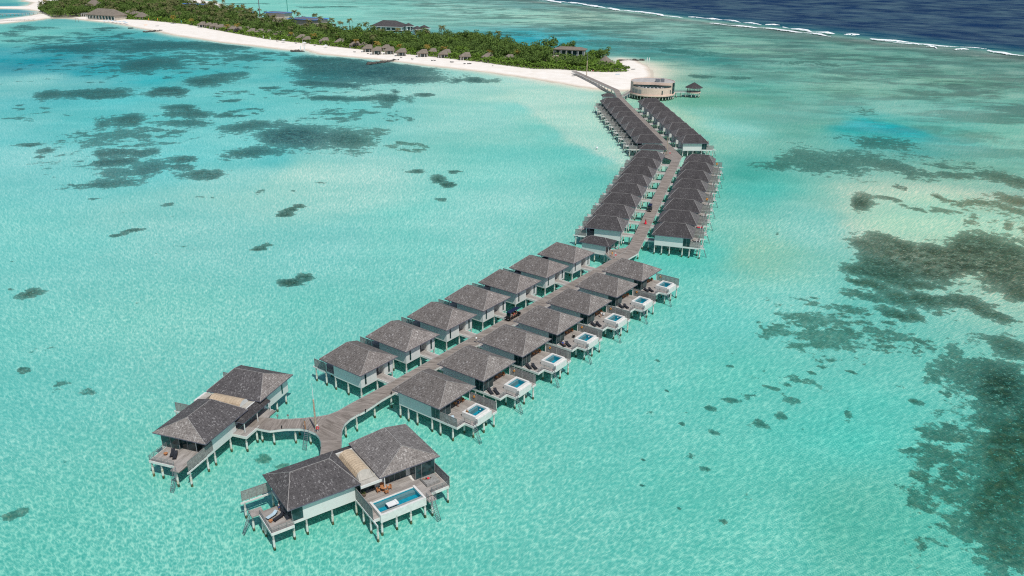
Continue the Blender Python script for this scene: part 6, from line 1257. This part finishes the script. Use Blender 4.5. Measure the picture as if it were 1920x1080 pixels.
t=thing('swing_frame','thin wooden swing frame standing in the shallows by the long beach','frame',(*FRAMEGATE[0],0),math.atan2(FRAMEGATE[1][1]-FRAMEGATE[0][1],FRAMEGATE[1][0]-FRAMEGATE[0][0])); L=math.hypot(FRAMEGATE[1][0]-FRAMEGATE[0][0],FRAMEGATE[1][1]-FRAMEGATE[0][1])
for x in (0,L): MB().cyl(x,0,-.5,3.6,.14,.12,6).build('post',[MT['brown']],t)
MB().beam((-.4,0,3.6),(L+.4,0,3.6),.2,.2).build('top_beam',[MT['brown']],t)
bridge('long pier on white piles leading to the beach from the far left, upper one',(*PIER1[0],),(*PIER1[1],),3,2.4,16,False,'pier'); bridge('low pier on posts leading to the beach from the far left, lower one',(*PIER2[0],),(*PIER2[1],),2,1.5,12,False,'pier')
x,y=FARHUT[0]; t=thing('stilt_villa','thatched stilt villa at the left edge beyond the sand spit','villa',(x-9,y,0),.7); m=MB(); hip(m,-8,8,-6,6,6,10.5,3,3); m.build('roof',[MT['thatch_old']]*3+[MT['white']],t); m=MB(); m.box(-6.5,6.5,-5,5,2.6,5.8); m.build('wall',[MT['white']],t)
for x_ in (-6,-2,2,6):
    for y_ in (-4.5,0,4.5): add_pile(t,x_,y_,2.6)
# ------------------------------------------------------------------ beach bungalows and island buildings
def bungalow(label,loc,rz,s,open_front=True,rm='thatch_old'):
    t=thing('beach_bungalow',label,'bungalow',(*loc,1.1),rz,'thatched beach bungalows'); m=MB()
    L,W_=11*s,8*s; c,a,b=hip(m,-L/2,L/2,-W_/2,W_/2,3.1,6.6*s**.5,L*.50,L*.12,th=.3); m.build('roof',[MT[rm]]*2+[MT['brown'],MT['brown']],t)
    m=MB(); m.box(-L/2+1.2,L/2-1,-W_/2+2.2,W_/2-.9,0,2.8); m.build('wall',[MT['plaster']],t)
    MB().box(-L/2+2.5,L/2-2,-W_/2+2.1,-W_/2+2.19,.2,2.5).build('window_wall',[MT['glass']],t)
    for x in (-L/2+.7,-L/6,L/6,L/2-.7): MB().box(x-.14,x+.14,-W_/2+.5,-W_/2+.78,0,2.85).build('post',[MT['white']],t)
    return t
bproto=None; nb=0
sb_=sorted(BUNG,key=lambda q:-q[0])
BP=[]
for i,(x,y,k) in enumerate(sb_):
    rz=rad(6)+rng.uniform(-.15,.15); lb='thatched beach bungalow half hidden in the bushes'
    side='front' if k else 'back'
    lbl=f'thatched bungalow among the bushes, {"number "+str(i+1) if False else ""}'
    o=bungalow('tmp',(x,y),rz,.85 if k else .75); BP.append((o,x,y,k))
fr_=[q for q in BP if q[3]]; bk_=[q for q in BP if not q[3]]
for j,(o,x,y,k) in enumerate(fr_): o['label']= ('thatched beach bungalow in the front line, nearest the boardwalk end of the island' if j==0 else (f'thatched beach bungalow in the front line, {ORD[j]} from the boardwalk end' if j<8 else 'thatched beach bungalow in the distant part of the front line among palms'))
for j,(o,x,y,k) in enumerate(bk_): o['label']= 'rounded thatched roof set back behind the front bungalows'
def hall(label,loc,rz,L,W_,h0,h1,ins,rm='thatch_old',wallm='plaster',nwin=6,cat='building',name='thatched_hall',base=1.0,flat=False):
    t=thing(name,label,cat,(*loc,base),rz); m=MB(); c,a,b=hip(m,-L/2,L/2,-W_/2,W_/2,h0,h1,ins,ins,th=.35); m.build('roof',[MT[rm]]*2+[MT['brown'] if rm.startswith('th') else MT['fascia'],MT['brown'] if rm.startswith('th') else MT['white']],t)
    m=MB(); m.box(-L/2+1.2,L/2-1.2,-W_/2+1.5,W_/2-1.2,0,h0-.35); m.build('wall',[MT[wallm]],t)
    for i in range(nwin):
        x=-L/2+2.2+(L-4.4)*(i+.5)/nwin; MB().box(x-(L-4.4)/nwin*.36,x+(L-4.4)/nwin*.36,-W_/2+1.42,-W_/2+1.51,.5,h0-.9).build('window',[MT['glass']],t)
    for i in range(nwin+1):
        x=-L/2+.8+(L-1.6)*i/nwin; MB().box(x-.15,x+.15,-W_/2+.4,-W_/2+.7,0,h0-.35).build('post',[MT['white']],t)
    return t
ip=ISLAND_PTS
hall('long thatched restaurant hall with a white columned front on the beach',(ip[0][0]+9,ip[0][1]-4),rad(-24),46,20,5.0,11.5,10,nwin=9)
hall('lower thatched wing right of the restaurant hall',(ip[1][0]+5,ip[1][1]-4),rad(-30),24,12,4,8,5,nwin=5)
hall('thatched bar at the right end of the restaurant, in front of palms',(ip[2][0],ip[2][1]-3),rad(-28),14,12,3.2,8,5.5,nwin=4)
hall('thatched pyramid roof behind the restaurant hall',(ip[3][0]+6,ip[3][1]-30),rad(-20),18,18,5,13,8.9,nwin=4)
t=thing('flat_pavilion','white flat roofed open pavilion left of the restaurant hall','pavilion',(ip[4][0]+3,ip[4][1],1),rad(-12)); MB().box(-8,8,-4,4,3.6,3.95).build('roof',[MT['slat']],t); MB().box(-6.5,6.5,1.0,3.6,0,3.597).build('wall',[MT['plaster']],t)
for i in range(7): MB().box(-7.6+i*2.5,-7.3+i*2.5,-3.8,-3.5,0,3.597).build('post',[MT['white']],t)
def flatb(label,loc,rz,L,W_,h,roofm,trim):
    t=thing('blue_roofed_building',label,'building',(*loc,1),rz); m=MB(); m.box(-L/2,L/2,-W_/2,W_/2,0,h); m.build('wall',[MT['plaster']],t)
    m=MB(); hip(m,-L/2-.8,L/2+.8,-W_/2-.8,W_/2+.8,h+.2,h+1.2,4,4,th=.19); m.build('roof',[MT[roofm]]*2+[MT[trim]]*2,t)
    m=MB()
    for (x0,x1,y0,y1) in ((-L/2-1.6,L/2+1.6,-W_/2-1.9,-W_/2-.3),(-L/2-1.6,L/2+1.6,W_/2+.3,W_/2+1.9),(-L/2-1.9,-L/2-.3,-W_/2-.297,W_/2+.297),(L/2+.3,L/2+1.9,-W_/2-.297,W_/2+.297)): m.box(x0,x1,y0,y1,h+.25,h+.5)
    m.build('roof_edge',[MT[trim]],t)
    for i in range(5): x=-L/2+L*(i+.5)/5; MB().box(x-.9,x+.9,-W_/2-.05,-W_/2+.02,1.2,2.8).build('window',[MT['glass']],t)
    return t
B=BLUEROOF
flatb('large beige building with a slate roof edged in bright blue',(B[0][0],B[0][1]+6),rad(-28),34,22,9.5,'slateroof','bluetin'); flatb('slate roofed building with blue edge between palms, left of the green mast',(B[1][0]+2,B[1][1]+8),rad(-22),26,14,10,'slateroof','bluetin'); flatb('small bright blue roof among palms, left of the dark mast',(B[2][0],B[2][1]+20),rad(30),8,7,8,'bluetin','bluetin'); flatb('small blue and grey roof showing above the far palms, left one',(B[3][0],B[3][1]+6),rad(-10),13,9,9,'slateroof','bluetin'); flatb('small blue and grey roof showing above the far palms, right one',(B[4][0]+6,B[4][1]+6),rad(-10),16,9,9,'slateroof','bluetin')
S_=SPA
hall('big slate hip roofed building over the water behind the island',(S_[0][0]+2,S_[0][1]+20),rad(-12),36,24,4,9.5,11,'shingle_b','white',6,name='hip_roofed_building',base=1)
for (x,y),lb in zip(S_[1:],['small slate roofed pavilion behind the island, farthest of three','small slate roofed pavilion behind the island, middle of three','small slate roofed pavilion behind the island, rightmost of three']):
    hall(lb,(x+3,y+18 if lb.endswith('farthest of three') else y+6),rad(30),10,10,5,8,4.9,'shingle_b','white',2,cat='pavilion',name='stilt_pavilion',base=.5)
x,y=WHITEHOUSE[0]
t=hall('white modern house with a flat thatched roof near the tip of the island',(x+2,y+6),rad(-14),26,11,8.6,10.4,5,'thatch_old','white',5,name='white_house',cat='house')
t=thing('white_terrace','pale stepped terrace walls left of the white modern house','terrace',(x-13,y-1,1),rad(-20)); MB().box(-5,5,-3,3,0,4.2).box(2.003,8,-5.5,-3.003,0,2.6).build('wall',[MT['tan']],t); MB().box(-4.8,4.8,-2.8,2.8,4.203,4.3).build('floor',[MT['flatroof']],t); m=MB(); railing(m,[(-5,3),(5,3)],4.2,1.0); m.build('railing',[MT['rail']],t)
x,y=CONE[0]; t=thing('round_hut','round hut with a conical thatched roof near the tip of the island','hut',(x,y-3,1)); m=MB(); n_=16
for i in range(n_):
    a=2*math.pi*i/n_; b=2*math.pi*(i+1)/n_; p=[(7.2*math.cos(a),7.2*math.sin(a),3.4),(7.2*math.cos(b),7.2*math.sin(b),3.4),(0,0,9.2)]; m.poly(p,0,quad_uv(p)); m.poly([(7.2*math.cos(b),7.2*math.sin(b),3.3),(7.2*math.cos(a),7.2*math.sin(a),3.3),(0,0,8.9)],0,[(0,0)]*3)
m.build('roof',[MT['thatch_old']],t); MB().cyl(0,0,0,1.0,6.2,6.2,20).build('base_wall',[MT['plaster']],t); m=MB()
for i in range(10): a=2*math.pi*i/10; m.cyl(5.8*math.cos(a),5.8*math.sin(a),1.0,3.6,.14,.14,6)
m.build('post',[MT['white']],t)
MB().cyl(0,0,1.0,2.6,2.2,2.2,12).build('bar_counter',[MT['dark']],t)

# ------------------------------------------------------------------ vegetation
def leafcloud(mb,cx,cy,cz,rx,ry,rz_,n_,size,lumps=7,r=None):
    r=r or rng; L=[(Vector((r.gauss(0,.42),r.gauss(0,.42),abs(r.gauss(0,.35)))),r.uniform(.35,.62)) for _ in range(lumps)]
    for i in range(n_):
        c,q=L[i%lumps]; d=Vector((r.gauss(0,1),r.gauss(0,1),r.gauss(.25,1))).normalized(); p=c+d*q*r.uniform(.75,1.05)
        if p.z<-.35: p.z=-.35+r.random()*.2
        P_=Vector((cx+p.x*rx,cy+p.y*ry,cz+p.z*rz_)); nrm=(d+Vector((r.gauss(0,.5),r.gauss(0,.5),r.gauss(.3,.5)))).normalized(); a=nrm.orthogonal().normalized(); b=nrm.cross(a); th=r.uniform(0,6.28); a,b=a*math.cos(th)+b*math.sin(th),b*math.cos(th)-a*math.sin(th); s=size*r.uniform(.6,1.4)
        mb.poly([P_-a*s,P_-b*s*.6,P_+a*s,P_+b*s*.6])
def tree_proto(i,mat,h):
    r_=random.Random(100+i); t=thing('broadleaf_tree','x','tree'); m=MB(); leafcloud(m,0,0,h*.60,5.8,5.8,h*.46,780,.56,11,r_); m.build('crown',[MT[mat]],t)
    m=MB(); m.tube([(0,0,-.3),(.2,.1,h*.3),(.1,.3,h*.6)],[.3,.24,.12],6); 
    for k in range(4): a=k*1.57+i; m.tube([(.15,.1,h*.3),(1.2*math.cos(a),1.2*math.sin(a),h*.55),(2.4*math.cos(a),2.4*math.sin(a),h*.72)],[.16,.1,.05],5)
    m.build('trunk',[MT['brown']],t); return t
def frond(m,a,L,droop,tilt,w_=.55,r=None,z0=0,ox=0,oy=0):
    r=r or rng; n_=6; d=Vector((math.cos(a),math.sin(a),0)); s=Vector((-d.y,d.x,0)); pts=[]; ang_=tilt; p=Vector((ox,oy,z0))
    for i in range(n_+1):
        pts.append(p.copy()); p=p+(d*math.cos(ang_)+Vector((0,0,math.sin(ang_))))*L/n_; ang_-=droop/n_
    for i in range(n_):
        f0,f1=i/n_,(i+1)/n_; w0=w_*math.sin(math.pi*min(1,f0*.9+.12))**.7; w1=w_*math.sin(math.pi*min(1,f1*.9+.12))**.7
        for sg in (-1,1):
            # separate leaflets hanging from the rib
            for k in range(2):
                q0=pts[i]+(pts[i+1]-pts[i])*(k*.5); q1=pts[i]+(pts[i+1]-pts[i])*(k*.5+.38); ww=w0+(w1-w0)*k*.5
                e=s*sg*ww*1.6+Vector((0,0,-ww*.8))+d*ww*.7
                m.poly([q0,q1,q1+e*r.uniform(.85,1.1),q0+e])
def palm_proto(i,mat,h):
    r_=random.Random(200+i); t=thing('palm_tree','x','palm'); lean=r_.uniform(-1.4,1.4); tx,ty=lean,r_.uniform(-1,1)
    m=MB(); m.tube([(0,0,-.3),(tx*.2,ty*.2,h*.35),(tx*.6,ty*.6,h*.7),(tx,ty,h)],[.26,.18,.14,.12],6); m.build('trunk',[MT['brown']],t)
    m=MB(); nf=17
    for k in range(nf): frond(m,k*2.4+r_.random()*.4,r_.uniform(3.4,4.3),r_.uniform(1.5,2.2),r_.uniform(-.2,1.15),.55,r_,h,tx,ty)
    m.build('crown',[MT[mat]],t)
    m=MB()
    for k in range(5): a=k*1.26; m.sphere((tx+.28*math.cos(a),ty+.28*math.sin(a),h-.25),.15,6,5)
    m.build('coconuts',[MT['rattan']],t); return t
def scatter(protos,P,label,group,smin,smax,cat=None,zb=1.0):
    used=set()
    for i,(x,y) in enumerate(P):
        k=rng.randrange(len(protos)); pr=protos[k]; rz=rng.uniform(0,6.28); s=rng.uniform(smin,smax)
        if id(pr) not in used: used.add(id(pr)); t=pr; t.location=(x,y,zb); t.rotation_euler=(0,0,rz); t['label']=label
        else: t=copy_tree(pr,(x,y,zb),rz,label)
        t['group']=group; t.scale=(s,s,s*rng.uniform(.85,1.15)); yield t
vp_=np.array(VEG)
def in_veg(n_,cond,mind,seed):
    R_=random.Random(seed); out=[]; xa,xb,ya,yb=vp_[:,0].min(),vp_[:,0].max(),vp_[:,1].min(),min(1350,vp_[:,1].max()); tries=0
    cells={}
    while len(out)<n_ and tries<60000:
        tries+=1; x=R_.uniform(xa,xb); y=R_.uniform(ya,yb)
        if not bool(inside(np.array([x]),np.array([y]),VEG)[0]): continue
        if not cond(x,y,R_): continue
        c=(int(x//mind),int(y//mind)); bad=False
        for i in (-1,0,1):
            for j in (-1,0,1):
                for q in cells.get((c[0]+i,c[1]+j),()):
                    if (q[0]-x)**2+(q[1]-y)**2<mind*mind: bad=True
        if bad: continue
        cells.setdefault(c,[]).append((x,y)); out.append((x,y))
    return out
KEEP=[(q[0],q[1],8.5 if q[2] else 6) for q in BUNG]+[(BLUEROOF[0][0],BLUEROOF[0][1]+2,17),(BLUEROOF[1][0]+2,BLUEROOF[1][1]+12,12),(WHITEHOUSE[0][0]+2,WHITEHOUSE[0][1]+6,13),(WHITEHOUSE[0][0]-12,WHITEHOUSE[0][1]-2,7),(CONE[0][0],CONE[0][1]-3,7.5),(ip[0][0]+9,ip[0][1]-4,20),(ip[0][0]-6,ip[0][1]+2,14),(ip[0][0]+24,ip[0][1]-10,14),(ip[1][0]-3,ip[1][1]+3,13),(ip[2][0],ip[2][1]-3,9),(ip[3][0]+6,ip[3][1]-30,11),(ip[4][0]+3,ip[4][1],9),(SPA[0][0]+2,SPA[0][1]+22,15)]
def free(x,y,front=0):
    for a,b,r_ in KEEP:
        if (x-a)**2+(y-b)**2<r_*r_: return False
        # keep the seaward view of each building low
        d=math.hypot(a,b); ux,uy=-a/d,-b/d; t=(x-a)*ux+(y-b)*uy; l=abs((x-a)*uy-(y-b)*ux)
        if 0<t<(r_+26 if abs(a-WHITEHOUSE[0][0]-2)<1 or abs(a-CONE[0][0])<1 or abs(a-BLUEROOF[0][0])<1 else r_+9) and l<r_*.75: return False
    return True
VF=np.array(VEG_FRONT)
def dfront(x,y): return float(seg_dist(np.array([x]),np.array([y]),[tuple(q) for q in VEG_FRONT])[0])
palmzone=lambda x,y: x<-150
cp=in_veg(299,lambda x,y,R_: dfront(x,y)>9 and free(x,y) and (x>-170 or R_.random()<.35) ,6.6,11)
tp_=[tree_proto(i,['leaf_a','leaf_a','leaf_b','leaf_a'][i%4],[8.5,9.5,8,9,10,7.5][i]) for i in range(6)]
trees=list(scatter(tp_,cp,'dense green broadleaf tree in the island thicket','broadleaf trees of the island thicket',.75,1.2))
pb=in_veg(260,lambda x,y,R_: dfront(x,y)>7 and free(x,y) and x<-120 and (x<-200 or R_.random()<.3),5.6,5)
pp=[palm_proto(i,'frond',[9,10.5,8,11.5,9.5][i]) for i in range(5)]
palms=list(scatter(pp,pb+[tuple(q) for q in PALMBACK],'tall coconut palm in the island grove','coconut palms of the island grove',.85,1.25))
pg=[palm_proto(20+i,'frond_gold',[6.5,7.5][i]) for i in range(2)]
list(scatter(pg,[tuple(q) for q in PALMFRONT],'golden fronded coconut palm at the edge of the bushes by the bungalows','golden palms by the bungalows',.8,1.1))
ps=[palm_proto(30+i,'frond_gold',[8,9][i]) for i in range(2)]
list(scatter(ps,[tuple(q) for q in SPITPALM],'coconut palm on the open sand at the far left end of the island','palms on the open sand',.9,1.1))
t=tree_proto(9,'leaf_a',4); t.location=(*TREEFEAT[0],1.0); t.scale=(.5,.5,.7); tag(t,'small dark tree standing alone on the sand at the right edge of the bushes','tree')
# undergrowth: one mass of leaves over the whole planted ground
mb=MB(); R_=random.Random(4)
def ug(n_,cond,size,h,mat,seed):
    pts=[]; 
    xa,xb,ya,yb=vp_[:,0].min(),vp_[:,0].max(),vp_[:,1].min(),1300
    rs=np.random.RandomState(seed); X_=rs.uniform(xa,xb,n_*12); Y_=rs.uniform(ya,yb,n_*12); ok=inside(X_,Y_,VEG); X_,Y_=X_[ok],Y_[ok]; D_=seg_dist(X_,Y_,[tuple(q) for q in VEG_FRONT]); w_=cond(X_,Y_,D_)>rs.rand(len(X_)); X_,Y_,D_=X_[w_],Y_[w_],D_[w_]
    X_,Y_,D_=X_[:n_],Y_[:n_],D_[:n_]
    H_=h(X_,Y_,D_); nrm=rs.normal(size=(len(X_),3))*.65+np.array([-.0,-.15,1.0]); nrm/=np.linalg.norm(nrm,axis=1)[:,None]
    a=np.cross(nrm,rs.normal(size=(len(X_),3))); a/=np.linalg.norm(a,axis=1)[:,None]; b=np.cross(nrm,a); s=size*rs.uniform(.6,1.5,len(X_))[:,None]
    C_=np.stack([X_,Y_,1+H_*rs.uniform(.55,1.0,len(X_))],1); V=np.stack([C_-a*s,C_-b*s*.7,C_+a*s,C_+b*s*.7],1).reshape(-1,3); F_=np.arange(len(V)).reshape(-1,4)
    me=grid_mesh('leaf_mass',V[:,0],V[:,1],V[:,2],F_); me.polygons.foreach_set('use_smooth',[False]*len(F_)); me.materials.append(MT[mat]); return me
hh=lambda X_,Y_,D_: np.clip(D_/3.0,.35,1)*(1.9+2.6*fbm(X_,Y_,1/6.)+ 1.0*np.clip((D_-12)/10,0,1))
me=ug(80000,lambda X_,Y_,D_:np.where((D_<20)&(X_>-470),1,.10),.7,hh,'leaf_b',1); o=bpy.data.objects.new('low_shrubs',me); COL.objects.link(o); tag(o,'continuous bright green belt of low shrubs along the beach','shrubs',kind='stuff')
me=ug(60000,lambda X_,Y_,D_:np.where((D_>3.5)&(D_<30)&(X_>-480),1,0)*np.min([((X_-q[0])**2+(Y_-q[1])**2>58) for q in BUNG+[[CONE[0][0],CONE[0][1]-3]]],axis=0),.75,lambda X_,Y_,D_: 1.8+3.6*np.clip(fbm(X_,Y_,1/5.,3)*1.7-.3,0,1.1),'leaf_b',3); o=bpy.data.objects.new('beach_thicket',me); COL.objects.link(o); tag(o,'leafy bushes crowding round the beach bungalows','undergrowth',kind='stuff')
me=ug(90000,lambda X_,Y_,D_:np.where(D_>10,1,0),.8,lambda X_,Y_,D_: 2.4+4.6*np.clip(fbm(X_,Y_,1/8.,3)*1.6-.25,0,1.1),'leaf_a',2); o=bpy.data.objects.new('thicket',me); COL.objects.link(o); tag(o,'dark green thicket filling the ground between the island trees','undergrowth',kind='stuff')

for o in bpy.data.objects:
    if 'used' in o: del o['used']
